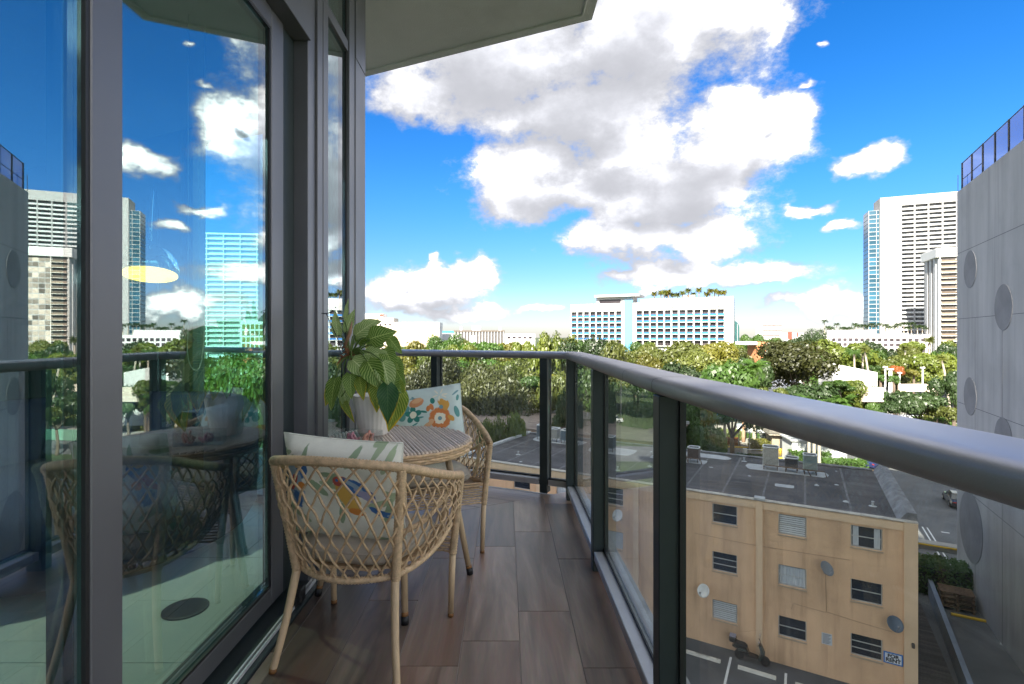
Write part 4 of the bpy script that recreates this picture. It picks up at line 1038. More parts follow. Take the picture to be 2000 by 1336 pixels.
def line_on(par, a, b, w, z, m=None, nm='stall_line'):
    d_ = (b - a).normalized(); s_ = Vector((-d_.y, d_.x, 0)) * w / 2
    return MB().sheet([((a - s_).x, (a - s_).y), ((b - s_).x, (b - s_).y), ((b + s_).x, (b + s_).y), ((a + s_).x, (a + s_).y)], GZ + z).build(nm, m or paint_m, par)
for xx in (30.2, 33.0, 35.8, 38.6, 41.4, 44.2, 47):
    for dx in (-0.18, 0.18):
        line_on(rl_o, tq(xx + dx, 18.5), tq(xx + dx, 23.5), 0.11, 0.009); line_on(rl_o, tq(xx + dx, 25), tq(xx + dx, 30), 0.11, 0.009)
    line_on(rl_o, tq(xx + 1.1, 18.7), tq(xx + 1.7, 18.7), 0.22, 0.009); line_on(rl_o, tq(xx + 1.1, 29.3), tq(xx + 1.7, 29.3), 0.22, 0.009)
kb = MB().bbox(28, 23.7, 0.005, 50, 24.7, 0.5, 0.03).build('parking_kerb', conc_m, None, T0, (0, 0, TRZ)); tag(kb, 'long pale concrete kerb between two rows of parking stalls', 'kerb')
kb2 = MB().bbox(28, 23.62, 0.33, 50, 23.69, 0.45, 0.01).build('yellow_edge', yel_m, kb)

# ------------------------------------------------------------------ ochre apartment block
ochre_m = mat('ochre_stucco', (0.75, 0.48, 0.285), 0.9, 0, 0.12, 0.55, 0.35, 40, stretch=(1, 1, 0.45))
ochre2_m = mat('ochre_trim', (0.75, 0.53, 0.34), 0.9, 0, 0.06, 0.8, 0.2, 40)
roof_m = mat('flat_roof_felt', (0.082, 0.075, 0.077), 0.85, 0, 0.45, 0.7, 0.4, 12, stretch=(0.25, 1.6, 1))
patch_m = mat('roof_patch', (0.42, 0.43, 0.43), 0.8, 0, 0.18, 2.5, 0.2, 20)
stain(ochre_m, 1.3, (1.6, 1, 0.10), 0.42, 0.50, 0.70); stain(ochre_m, 0.35, (1, 1, 1), 0.30); stain(roof_m, 0.30, (1, 1, 1), 0.7, 0.45, 0.62, (0.45, 0.45, 0.47)); stain(asph_m, 0.25, (1, 1, 1), 0.6)
ob = empty('ochre_apartment_block', 'three storey ochre stucco apartment block with flat dark roof', 'building', T0, TRZ)
BL, BD, BH = 28.0, 11.6, 8.91
win_cols = [28 - u for u in (2.09, 5.45, 8.91, 12.30, 15.66, 19.05, 22.45, 25.9)]
win_rows = [7.80, 4.98, 2.12]
ww_, wh_ = 1.36, 1.14
# facade built as wall pieces around the openings
xs = [0.0]
mbw = MB()
for r_ in range(4):
    z0 = 0 if r_ == 0 else sorted(win_rows)[r_ - 1] + wh_ / 2; z1 = BH if r_ == 3 else sorted(win_rows)[r_] - wh_ / 2
    mbw.box(0, 0, z0, BL, 0.25, z1)
srt = sorted(win_cols)
for r_ in sorted(win_rows):
    e = 0.0
    for c_ in srt + [None]:
        x1 = BL if c_ is None else c_ - ww_ / 2
        mbw.box(e, 0, r_ - wh_ / 2, x1, 0.25, r_ + wh_ / 2)
        if c_ is not None: e = c_ + ww_ / 2
mbw.box(0, 0.25, 0, 0.25, BD, BH).box(BL - 0.25, 0.25, 0, BL, BD, BH).box(0.25, BD - 0.25, 0, BL - 0.25, BD, BH)
wall_o = mbw.build('wall', ochre_m, ob)
MB().box(0.25, 0.9, 0.0, BL - 0.25, 1.0, BH - 0.3).build('inner_partition', mat('dim_interior', (0.10, 0.095, 0.09), 0.9), ob)
MB().box(0.252, 0.252, BH - 0.30, BL - 0.252, BD - 0.252, BH - 0.06).build('roof', roof_m, ob)
for (x0, w_) in ((BL - 7.25, 0.34), (BL - 14.3, 0.34), (BL - 21.2, 0.34), (BL - 0.55, 0.55)):
    MB().box(x0, -0.14, 0.0, x0 + w_, -0.002, BH + 0.01).build('pilaster', ochre2_m, ob)
MB().box(-0.03, -0.07, BH - 0.42, BL - 0.56, -0.003, BH - 0.03).build('fascia', ochre2_m, ob)
cop = mat('roof_coping', (0.46, 0.42, 0.36), 0.85, 0, 0.3, 2, 0.4, 20)
MB().bbox(-0.06, -0.09, BH + 0.012, BL + 0.03, 0.28, BH + 0.075, 0.01).build('coping', cop, ob)
pc = mat('parapet_felt', (0.21, 0.21, 0.215), 0.9, 0, 0.45, 1.6, 0.6, 10)
MB().add([(BL - 0.75, 0.30, BH - 0.06), (BL - 0.38, 0.30, BH + 0.42), (BL + 0.02, 0.30, BH + 0.42), (BL + 0.05, 0.30, BH - 0.1), (BL - 0.75, BD, BH - 0.06), (BL - 0.38, BD, BH + 0.42), (BL + 0.02, BD, BH + 0.42), (BL + 0.05, BD, BH - 0.1)],
         [(0, 1, 2, 3), (7, 6, 5, 4), (0, 4, 5, 1), (1, 5, 6, 2), (2, 6, 7, 3), (3, 7, 4, 0)]).build('parapet', pc, ob)
MB().bbox(-0.05, 0.30, BH - 0.055, 0.28, BD, BH + 0.14, 0.02).build('parapet', patch_m, ob)
MB().bbox(0.3, BD - 0.3, BH - 0.055, BL - 0.8, BD + 0.02, BH + 0.06, 0.02).build('parapet', pc, ob)
MB().bbox(BL - 7.35, -0.16, BH + 0.08, BL - 6.8, 0.32, BH + 0.20, 0.01).build('chimney_cap', patch_m, ob)
alu_m = mat('window_aluminium', (0.52, 0.51, 0.47), 0.5, 0.2, 0.06)
pane_m = mat('dark_window_pane', (0.018, 0.024, 0.035), 0.08, 0, 0.2, 1.5, spec=0.8, rnd=0.3)
curt_m = mat('pale_curtain', (0.50, 0.52, 0.53), 0.9, 0, 0.25, 14, 0, 60, stretch=(3, 1, 0.1))
blind_m = mat('white_blind', (0.60, 0.62, 0.62), 0.8, 0, 0.08)
sill_m = mat('window_sill', (0.46, 0.35, 0.24), 0.9)
fr_me = MB().box(-ww_ / 2 + .001, 0.03, -wh_ / 2 + .001, -ww_ / 2 + 0.05, 0.10, wh_ / 2 - .001).box(ww_ / 2 - 0.05, 0.03, -wh_ / 2 + .001, ww_ / 2 - .001, 0.10, wh_ / 2 - .001).box(-ww_ / 2 + 0.05, 0.03, -wh_ / 2 + .001, ww_ / 2 - 0.05, 0.10, -wh_ / 2 + 0.05).box(-ww_ / 2 + 0.05, 0.03, wh_ / 2 - 0.05, ww_ / 2 - 0.05, 0.10, wh_ / 2 - .001).mesh('window', alu_m)
rail_me = MB().box(-ww_ / 2 + 0.052, 0.025, -0.022, ww_ / 2 - 0.052, 0.085, 0.022).mesh('glazing_bar', alu_m)
pane_me = {n_: MB().box(-ww_ / 2 + 0.052, 0.055, -h_ / 2, ww_ / 2 - 0.052, 0.065, h_ / 2).mesh('pane', pane_m) for n_, h_ in ((2, 0.49), (3, 0.315))}
sill_me = MB().box(-ww_ / 2 - 0.03, -0.05, -wh_ / 2 - 0.07, ww_ / 2 + 0.03, -0.002, -wh_ / 2 - 0.004).mesh('sill', sill_m)
cur_me = MB().add(*(lambda n_: ([(-ww_ / 2 + 0.06 + (ww_ - .12) * i / n_, 0.045 + 0.008 * math.sin(i * 1.9), z) for z in (-0.5, 0.5) for i in range(n_ + 1)], [(i, i + 1, n_ + 2 + i, n_ + 1 + i) for i in range(n_)]))(26)).mesh('curtain', curt_m)
half_me = MB().box(-0.13, 0.040, -0.5, 0.13, 0.052, 0.5).mesh('curtain', curt_m)
bl_me = MB()
for k in range(9): bl_me.box(-ww_ / 2 + 0.06, 0.036, -0.49 + k * 0.112, ww_ / 2 - 0.06, 0.053, -0.49 + k * 0.112 + 0.085)
bl_me = bl_me.mesh('blind', blind_m)
style = {(0, 0): 'half', (0, 1): 'dark', (0, 2): 'dark3', (1, 0): 'blind', (1, 1): 'curtain', (1, 2): 'dark', (2, 0): 'dark', (2, 1): 'dark3', (2, 2): 'blind', (3, 0): 'dark3', (4, 0): 'dark3', (4, 1): 'curtain'}
for ci, cx in enumerate(win_cols):
    for ri, cz in enumerate(win_rows):
        st = style.get((ci, ri), ('dark', 'dark3', 'curtain')[(ci + ri) % 3])
        w = link('window', fr_me, ob, (cx, 0.075, cz)); link('sill', sill_me, w, (0, -0.075, 0))
        nb = 3 if st == 'dark3' else 2
        for k in range(1, nb): link('glazing_bar', rail_me, w, (0, 0, -wh_ / 2 + 0.05 + 1.04 * k / nb))
        for k in range(nb): link('pane', pane_me[nb], w, (0, 0.0, -wh_ / 2 + 0.05 + 1.04 * (k + 0.5) / nb))
        if st == 'curtain': link('curtain', cur_me, w)
        if st == 'blind': link('blind', bl_me, w)
        if st == 'half':
            for s_ in (-1, 1): link('curtain', half_me, w, (s_ * 0.46, 0, 0))
# hairline cables on the facade
cab = mat('facade_cable', (0.36, 0.24, 0.14), 0.8)
for pts in ([(24.1, 5.6), (24.15, 3.6), (24.1, 3.45), (22.6, 3.55), (22.5, 3.2)], [(24.15, 3.5), (25.6, 3.35), (27.0, 3.25)], [(17.4, 6.4), (20.5, 6.35), (25.2, 6.5)]):
    MB().tube([(x, -0.012, z) for x, z in pts], 0.012, 5).build('cable', cab, ob)
# roof patches
for (x0, y0, x1, y1, z) in ((19.5, 7.6, 24.6, 9.5, 0), (12.7, 7.2, 16.9, 8.7, 0), (12.4, 9.6, 18.2, 11.0, 0), (1.6, 8.6, 6.6, 10.6, 0), (21.5, 3.9, 22.6, 4.6, 0.0), (7.6, 7.0, 11.3, 9.6, 0)):
    n_ = 14; poly = []
    for i in range(n_):
        a = 2 * math.pi * i / n_; cx, cy_ = (x0 + x1) / 2, (y0 + y1) / 2
        sx = math.copysign(abs(math.cos(a)) ** 0.35, math.cos(a)); sy = math.copysign(abs(math.sin(a)) ** 0.35, math.sin(a))
        poly.append((cx + sx * (x1 - x0) / 2 * random.uniform(0.93, 1.05), cy_ + sy * (y1 - y0) / 2 * random.uniform(0.9, 1.07)))
    MB().sheet(poly, BH - 0.054).build('roof_patch', patch_m, ob)
rng = random.Random(2)
seam2 = mat('roof_lap_seam', (0.14, 0.135, 0.14), 0.85, 0, 0.4, 2)
for k in range(12): MB().box(1.6 + k * 2.15, 0.5, BH - 0.0595, 1.72 + k * 2.15, BD - 0.5, BH - 0.0555).build('lap_seam', seam2, ob)
for k in (0, 2, 4, 6):
    x, y = (3.5, 7.2, 11.8, 17.6, 19.2, 25.3, 26.4)[k], (3.2, 5.5, 2.6, 4.4, 9.9, 6.1, 2.4)[k]; MB().lathe([(0.20, 0), (0.06, 0.03), (0.05, 0.22), (0.08, 0.23), (0.08, 0.27), (0.02, 0.28)], 10, (x, y, BH - 0.059)).build('vent_pipe', patch_m, ob)
for k in range(16):
    x, y = rng.uniform(4, 26), rng.uniform(1, 10.5); MB().lathe([(rng.uniform(.08, .2), 0), (0.03, rng.uniform(0.02, 0.10))], 7, (x, y, BH - 0.056)).build('roof_debris', patch_m, ob)

# ---- condensers on the roof
stand_m = mat('rusty_stand', (0.14, 0.095, 0.07), 0.85, 0.2, 0.3, 10)


def condenser(loc, rz, w, h, color, label, round_=False):
    o = empty('air_conditioner', label, 'condenser', loc, rz, 'condensers on the ochre block roof')
    cm = mat('condenser_%02d%02d%02d' % tuple(int(c * 99) for c in color), color, 0.55, 0.15, 0.08, 6)
    dk = mat('condenser_coil', (0.05, 0.05, 0.052), 0.7)
    r_ = 0.42 * w
    z0 = 0.30
    MB().bbox(-w / 2 + 0.02, -w / 2 + 0.02, z0 + 0.02, w / 2 - 0.02, w / 2 - 0.02, z0 + h - 0.06, 0.06).build('coil', dk, o)
    n_ = max(5, int(h / 0.09)); mb = MB()
    for k in range(n_): mb.bbox(-w / 2, -w / 2, z0 + 0.03 + k * (h - 0.12) / n_, w / 2, w / 2, z0 + 0.03 + (k + 0.72) * (h - 0.12) / n_, 0.02)
    mb.build('louver_guard', cm, o)
    MB().bbox(-w / 2 - 0.015, -w / 2 - 0.015, z0 - 0.03, w / 2 + 0.015, w / 2 + 0.015, z0 + 0.025, 0.015).build('base_pan', cm, o)
    pts = []
    for k in range(33):
        a = 2 * math.pi * k / 32; c_, s_ = math.cos(a), math.sin(a); q = (abs(c_) ** 6 + abs(s_) ** 6) ** (-1 / 6)
        pts.append((c_ * q * (w / 2 - 0.01), s_ * q * (w / 2 - 0.01), z0 + h - 0.03))
    tp = MB().tube(pts, 0.045, 8, cap=False).build('top_rim', mat('condenser_top', (0.66, 0.67, 0.66), 0.5), o, smooth=True)
    MB().lathe([(r_, z0 + h - 0.08), (r_ * 0.3, z0 + h - 0.06), (0.02, z0 + h - 0.05)], 20).build('fan_guard', dk, o)
    mb = MB()
    for s_ in (-1, 1):
        for t_ in (-1, 1): mb.tube([(s_ * w * 0.42, t_ * w * 0.42, 0.0), (s_ * w * 0.42, t_ * w * 0.42, z0 - 0.031)], 0.028, 6)
    mb.build('stand', stand_m, o)
    return o
RZ_ = GZ + BH - 0.058
for (x, y, w, h, c_, lb) in ((21.05, 8.55, 1.00, 1.30, (0.55, 0.53, 0.46), 'tall beige condenser, largest of the roof group facing the concrete wall'), (22.35, 8.45, 0.80, 0.70, (0.06, 0.06, 0.065), 'small black condenser between the tall beige and the green one'), (23.45, 8.35, 0.82, 1.05, (0.28, 0.36, 0.34), 'grey green condenser at the end of the roof group by the tall beige one'),
                              (13.35, 8.1, 0.80, 0.95, (0.46, 0.47, 0.48), 'pale grey condenser at one end of the middle roof group'), (14.60, 8.05, 0.82, 0.92, (0.24, 0.32, 0.29), 'green condenser in the middle roof group'), (15.95, 7.95, 0.80, 0.80, (0.13, 0.09, 0.075), 'brown condenser with a pale rim in the middle roof group'),
                              (9.3, 8.2, 0.86, 0.92, (0.09, 0.10, 0.11), 'dark condenser standing alone on its roof patch'), (2.5, 9.6, 0.86, 1.05, (0.17, 0.20, 0.22), 'dark grey condenser at the roof edge next to the small tree'), (3.8, 9.4, 0.86, 0.88, (0.42, 0.41, 0.37), 'beige condenser between two dark ones by the roof edge'), (5.05, 9.2, 0.84, 0.88, (0.15, 0.20, 0.23), 'blue grey condenser beside the beige one by the roof edge')):
    p_ = tq(x, y); condenser((p_.x, p_.y, RZ_), TRZ + rng.uniform(-0.06, 0.06), w, h, c_, lb)
for (x0, y0, x1, y1, lb) in ((20.7, 8.0, 24.3, 8.9, 'rusty pipe run under the tall beige condenser group'), (13.2, 7.55, 16.5, 8.5, 'rusty pipe run under the middle condenser group')):
    r0 = MB().tube([tq(x0, y0, BH + 0.28), tq(x1, y0 - 0.2, BH + 0.30), tq(x1 + 0.1, y0 - 0.2, BH - 0.05)], 0.04, 7).tube([tq(x1 - 1, y0 - .1, BH + .28), tq(x1 - .8, y0 - .4, BH - .05)], 0.035, 7)
    tag(r0.build('refrigerant_pipe', stand_m), lb, 'pipe')

# ---- satellite dishes, signs
def dish(x, z, color, face, label):
    p_ = tq(x, -0.16, z); o = empty('satellite_dish', label, 'satellite dish', p_, TRZ, 'dishes on the ochre facade')
    dm = mat('dish_%02d' % int(color[0] * 99), color, 0.45, 0.1, 0.08, 8); am = mat('dish_arm', (0.30, 0.30, 0.31), 0.5, 0.4)
    prof_ = [(0.005, 0.0), (0.15, 0.018), (0.28, 0.06), (0.37, 0.115), (0.385, 0.118), (0.37, 0.128), (0.27, 0.075), (0.15, 0.032), (0.005, 0.014)]
    di = MB().lathe([(r_, q) for r_, q in prof_], 24).build('reflector', dm, o, (0, -0.32, 0.22), smooth=True)
    di.rotation_euler = face
    M_ = di.rotation_euler.to_matrix(); tip = Vector((0, -0.32, 0.22)) + M_ @ Vector((0, -0.20, 0.42))
    low = Vector((0, -0.32, 0.22)) + M_ @ Vector((0, -0.34, 0.11))
    MB().tube([low, tip], 0.014, 6).tube([tip, tip + (M_ @ Vector((0, 0.06, -0.08)))], 0.045, 8).build('feed_arm', am, o)
    MB().tube([(0, 0.155, -0.12), (0, -0.12, -0.12), (0, -0.30, 0.18)], 0.022, 8).box(-0.08, 0.135, -0.22, 0.08, 0.155, -0.02).build('mount', am, o)
dish(BL - 9.95, 3.05, (0.60, 0.59, 0.55), (R(62), 0, R(-25)), 'white satellite dish above the ground floor blind window, beside the pilaster')
dish(BL - 3.9, 5.75, (0.22, 0.24, 0.26), (R(50), R(20), R(35)), 'grey satellite dish on the ochre facade between the middle and right window columns')
dish(BL - 1.0, 3.65, (0.10, 0.13, 0.17), (R(55), R(12), R(20)), 'dark blue grey satellite dish above the FOR RENT sign')
dish(BL - 15.15, 6.55, (0.58, 0.58, 0.57), (R(62), 0, R(-20)), 'white satellite dish on the far stretch of the ochre facade')
sg = empty('rent_sign', 'white FOR RENT sign with a blue border on the ochre facade', 'sign', tq(BL - 0.98, -0.03, 1.92), TRZ)
MB().bbox(-0.40, -0.02, -0.29, 0.40, 0.0, 0.29, 0.004).build('border', mat('sign_blue', (0.01, 0.16, 0.50), 0.5, 0, 0.05), sg)
MB().box(-0.34, -0.0235, -0.23, 0.34, -0.0205, 0.23).build('panel', mat('sign_white', (0.75, 0.77, 0.80), 0.5, 0, 0.03), sg)
for t_, z in (('FOR', 0.105), ('RENT', -0.105)):
    link('lettering', text_mesh(t_, 0.25, ink_m, bold=0.012), sg, (0, -0.0255, z), (R(90), 0, 0))
nt_ = empty('notice_board', 'small white notice sheet with grey print on the ochre facade', 'notice', tq(BL - 3.83, -0.005, 2.05), TRZ)
MB().box(-0.24, -0.012, -0.30, 0.24, 0, 0.30).build('sheet', mat('notice_paper', (0.56, 0.57, 0.58), 0.7, 0, 0.04), nt_)
greyink = mat('grey_print', (0.22, 0.23, 0.25), 0.8, 0, 0.5, 45)
for k in range(9): MB().box(-0.19, -0.0145, 0.22 - k * 0.058, 0.19 - 0.05 * (k % 3), -0.0125, 0.25 - k * 0.058 + (0.012 if k == 0 else 0)).build('print_line', greyink, nt_)
lt = tag(MB().bbox(-0.06, -0.16, -0.10, 0.06, 0, 0.12, 0.02).build('wall_lamp', mat('lamp_bronze', (0.06, 0.05, 0.045), 0.6), None, tq(BL - 0.2, -0.15, 2.9), (0, 0, TRZ)), 'small dark wall lamp on the corner pilaster of the ochre block', 'lamp')

# ---- scooter
sco = empty('scooter', 'black motor scooter with top case parked against the ochre facade', 'scooter', tq(20.6, -0.66, 0.006), TRZ); sco.scale = (1.05, 1.2, 1.15)
sbk = mat('scooter_black', (0.015, 0.016, 0.018), 0.25, 0, 0.1, 8, coat=0.4); sgr = mat('scooter_green_grey', (0.05, 0.065, 0.06), 0.35, 0.2, 0.1)
tyre_m = mat('tyre_rubber', (0.018, 0.018, 0.019), 0.85); rim_m = mat('alloy_rim', (0.45, 0.45, 0.46), 0.35, 0.8)


def wheel(par, loc, r, w, rot=(R(90), 0, 0), nm='wheel'):
    t_ = MB().lathe([(r * 0.62, -w / 2), (r * 0.92, -w / 2), (r, -w * 0.3), (r, w * 0.3), (r * 0.92, w / 2), (r * 0.62, w / 2)], 20).build(nm, tyre_m, par, loc, rot, True)
    MB().lathe([(r * 0.60, -w * 0.52), (r * 0.45, -w * 0.40), (r * 0.10, -w * 0.54), (r * 0.10, w * 0.54), (r * 0.45, w * 0.40), (r * 0.60, w * 0.52)], 14).build('rim', rim_m, t_)
rim_keep = rim_m; rim_m = mat('dark_alloy', (0.04, 0.04, 0.042), 0.4, 0.6); wheel(sco, (-0.62, 0, 0.235), 0.235, 0.12); wheel(sco, (0.62, 0, 0.235), 0.235, 0.11); rim_m = rim_keep
MB().add(*(lambda pr: ([(x, s_ * w, z) for s_ in (-1, 1) for x, z, w in pr], [tuple(range(len(pr)))[::-1], tuple(range(len(pr), 2 * len(pr)))] + [(i, (i + 1) % len(pr), len(pr) + (i + 1) % len(pr), len(pr) + i) for i in range(len(pr))]))([(-0.98, 0.60, .10), (-0.86, 0.74, .14), (-0.25, 0.70, .16), (-0.12, 0.40, .15), (0.28, 0.36, .14), (0.34, 0.30, .12), (-0.30, 0.28, .15), (-0.55, 0.46, .14)])).build('body', sbk, sco)
MB().bbox(-0.70, -0.165, 0.45, -0.25, 0.165, 0.62, 0.05).build('side_panel', sgr, sco)
MB().add(*(lambda pr: ([(x, s_ * w, z) for s_ in (-1, 1) for x, z, w in pr], [tuple(range(len(pr)))[::-1], tuple(range(len(pr), 2 * len(pr)))] + [(i, (i + 1) % len(pr), len(pr) + (i + 1) % len(pr), len(pr) + i) for i in range(len(pr))]))([(-0.86, 0.745, .13), (-0.80, 0.85, .12), (-0.35, 0.80, .15), (-0.22, 0.705, .15)])).build('seat', mat('scooter_seat', (0.02, 0.02, 0.02), 0.7), sco)
MB().add([(0.30, -.20, .30), (0.30, .20, .30), (0.46, -.24, .62), (0.46, .24, .62), (0.34, -.18, .95), (0.34, .18, .95), (0.44, -.15, .30), (0.44, .15, .30), (0.62, -.16, .60), (0.62, .16, .60), (0.44, -.14, .97), (0.44, .14, .97)],
         [(0, 1, 3, 2), (2, 3, 5, 4), (7, 6, 8, 9), (9, 8, 10, 11), (0, 2, 8, 6), (2, 4, 10, 8), (3, 1, 7, 9), (5, 3, 9, 11), (4, 5, 11, 10), (1, 0, 6, 7)]).build('leg_shield', sgr, sco)
MB().tube([(0.38, 0, 0.92), (0.62, 0, 0.24)], 0.03, 8).build('fork', sbk, sco)
MB().tube([(0.30, -0.34, 1.06), (0.40, -0.16, 1.02), (0.40, 0.16, 1.02), (0.30, 0.34, 1.06)], 0.018, 7).build('handlebar', sbk, sco)
for s_ in (-1, 1):
    mr_ = MB().tube([(0.36, s_ * 0.28, 1.05), (0.36, s_ * 0.34, 1.22)], 0.008, 6).build('mirror', sbk, sco); MB().lathe([(0.06, 0), (0.062, 0.02), (0.02, 0.035)], 12).build('mirror_glass', chrome_m, mr_, (0.36, s_ * 0.35, 1.25), (0, R(-80), 0))
MB().bbox(-1.12, -0.18, 0.78, -0.76, 0.18, 1.06, 0.06).build('top_case', sbk, sco)
MB().bbox(-1.10, -0.17, 1.062, -0.78, 0.17, 1.09, 0.012).build('case_lid', mat('case_lid', (0.24, 0.23, 0.28), 0.4), sco)

# ---- alley: boarded passage, low wall, hedge, pallets
aw = tag(MB().prism([(29.9, -3.0), (30.15, -3.0), (30.95, 15.5), (30.7, 15.5)], 0.01, 1.15).build('alley_wall', mat('blue_grey_wall', (0.20, 0.235, 0.29), 0.8, 0, 0.15, 1.5, 0.2, 20), None, T0, (0, 0, TRZ)), 'low blue grey wall along the alley beside the ochre block', 'wall')
dk_m = mat('dark_boards', (0.075, 0.062, 0.055), 0.85, 0, 0.35, 3, 0.3, 30, rnd=0.35, stretch=(1, 6, 1))
pf = empty('boarded_walkway', 'dark boarded walkway between the ochre block and the blue grey wall', 'walkway', T0, TRZ)
pbm = MB().box(0, 0, 0, 1.78, 0.17, 0.05).mesh('board', dk_m)
for k in range(82): link('board', pbm, pf, (28.07 + 0.0, -2.6 + k * 0.205, 0.25 + 0.004 * (k % 3)))
MB().box(28.3, -2.6, 0.02, 28.42, 14.2, 0.245).box(29.5, -2.6, 0.02, 29.62, 14.2, 0.245).build('joist', dk_m, pf)
pal_m = mat('pallet_wood', (0.16, 0.10, 0.06), 0.9, 0, 0.3, 6)
for k in range(4):
    p_ = tq(31.9, 12.6, 0.012 + k * 0.32); o = empty('wooden_pallet', ['weathered wooden pallet at the bottom of the stack by the hedge', 'weathered wooden pallet second from the ground in the stack by the hedge', 'weathered wooden pallet third from the ground in the stack by the hedge', 'weathered wooden pallet on top of the stack by the hedge'][k], 'pallet', p_, TRZ + rng.uniform(-.08, .08), 'pallets stacked by the hedge')
    for j in range(5): MB().box(-0.9, -0.6 + j * 0.26, 0.20, 0.9, -0.6 + j * 0.26 + 0.17, 0.24).build('deck_board', pal_m, o)
    for s_ in (-0.85, -0.05, 0.75): MB().box(s_, -0.6, 0.0, s_ + 0.10, 0.6, 0.198).build('stringer', pal_m, o)
tag(MB().bbox(-1.2, -.09, 0, 1.2, .09, 0.14, 0.03).build('yellow_wheel_stop', yel_m, None, tq(32.6, 11.3, 0.012), (0, 0, TRZ)), 'yellow wheel stop in front of the wooden pallets', 'wheel stop')
for (x, y, w_) in ((35.0, 5.2, 0.6), (33.6, 8.8, 0.5)):
    lot([tq(x - w_, y - .2), tq(x + w_ * .6, y - .35), tq(x + w_, y + .2), tq(x - .3, y + .3)], 0.013, 'tar_patch', patch_m)

# ------------------------------------------------------------------ bare concrete building with round recesses
cw_m = mat('board_marked_concrete', (0.415, 0.412, 0.408), 0.85, 0, 0.16, 0.5, 0.4, 9, stretch=(1.2, 2.2, 0.16))
cd_m = mat('recess_dark_tone', (0.225, 0.226, 0.235), 0.85, 0, 0.2, 0.6, 0.25, 9)
stain(cw_m, 0.9, (1.4, 1, 0.06), 0.45, 0.47, 0.70, (0.62, 0.62, 0.64)); stain(cw_m, 0.22, (1, 1, 1), 0.35, 0.45, 0.65, (0.7, 0.7, 0.7))
W0 = Vector((33.4, 37.9, GZ)); WD = Vector((-0.468, -0.884, 0)); WRZ = math.atan2(WD.y, WD.x)
WH = 11.8 - GZ
cb = empty('concrete_building', 'bare grey concrete building with round recesses and a roof fence', 'building', W0, WRZ)
# local x runs along the wall towards the viewer; the wall face is y = 0 and the building lies at +y
MB().box(0, 0, 0, 28, 22, WH).build('wall', cw_m, cb)
mb = MB()


def wall_x(pxx):        # where along the wall a picture column meets it
    k = (pxx - 988) / 1000; return (W0.x - k * W0.y) / (k * WD.y - WD.x)
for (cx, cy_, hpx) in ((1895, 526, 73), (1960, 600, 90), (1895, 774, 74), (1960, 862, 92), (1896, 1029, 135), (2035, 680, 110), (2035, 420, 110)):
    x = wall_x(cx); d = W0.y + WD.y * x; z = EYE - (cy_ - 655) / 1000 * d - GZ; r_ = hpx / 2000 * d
    p_ = MB().lathe([(r_, 0.0), (r_, 0.012)], 40).build('recess_disc', cd_m, cb, (x, -0.012 + 0.0, z), (R(90), 0, 0))  # flat disc; the recess depth is only in its darker colour
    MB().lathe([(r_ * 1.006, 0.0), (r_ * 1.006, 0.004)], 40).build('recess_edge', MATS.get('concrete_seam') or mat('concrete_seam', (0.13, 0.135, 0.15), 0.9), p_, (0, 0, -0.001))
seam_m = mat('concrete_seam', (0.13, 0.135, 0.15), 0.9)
for z in (WH - 4.6, WH - 9.4, WH - 15.5, WH - 21.5): MB().box(0.0, -0.006, z, 28, -0.002, z + 0.035).build('form_joint', seam_m, cb)
for x in (3.9, 8.6, 13.5): MB().box(x, -0.006, 0, x + 0.035, -0.002, WH - 9.4).build('form_joint', seam_m, cb)
fen = empty('roof_fence', 'black chain link fence along the top of the concrete wall', 'fence', W0 + Vector((0, 0, WH)), WRZ)
blk = mat('fence_black', (0.012, 0.014, 0.018), 0.6)
for k in range(14): MB().tube([(0.15 + k * 2.15, 0.25, 0), (0.15 + k * 2.15, 0.25, 2.1)], 0.055, 8).build('post', blk, fen)
MB().tube([(0.15, 0.25, 2.06), (28, 0.25, 2.06)], 0.035, 6).build('top_rail', blk, fen)
MB().tube([(0.15, 0.25, 0.85), (4.45, 0.25, 0.85)], 0.025, 6).build('middle_rail', blk, fen)
mesh_m = glass_mat('fence_mesh_screen', (0.50, 0.62, 0.80), 1.02, 0.0)
MB().box(0.15, 0.245, 0.05, 28, 0.255, 2.0).build('mesh_screen', mesh_m, fen)
MB().tube([(0.3, -0.02, 0), (0.3, -0.02, 1.2)], 0.02, 6).build('brace', blk, fen)

# ------------------------------------------------------------------ hotel with blue balconies
hw_m = mat('hotel_white', (0.46, 0.46, 0.455), 0.8, 0, 0.06, 0.25, 0.1, 12)
wglass = mat('far_window_glass', (0.050, 0.042, 0.048), 0.15, 0, 0.3, 0.6, spec=0.6, rnd=0.45)
hblue = mat('balcony_blue', (0.015, 0.15, 0.42), 0.4, 0, 0.15, 0.4, rnd=0.25)
hsky = mat('stair_panel_blue', (0.09, 0.36, 0.62), 0.6, 0, 0.03, 0.3)
H0 = Vector((36.8, 290, GZ)); HRZ = math.atan2(-36, 74.2)
ht = empty('white_hotel', 'long white hotel with rows of blue balconies and a sky blue stair panel', 'building', H0, HRZ)
HW, HD = 82.5, 17.0


def hx(pxx): k = (pxx - 988) / 1000; c, s = math.cos(HRZ), math.sin(HRZ); return (k * H0.y - H0.x) / (c - k * s)


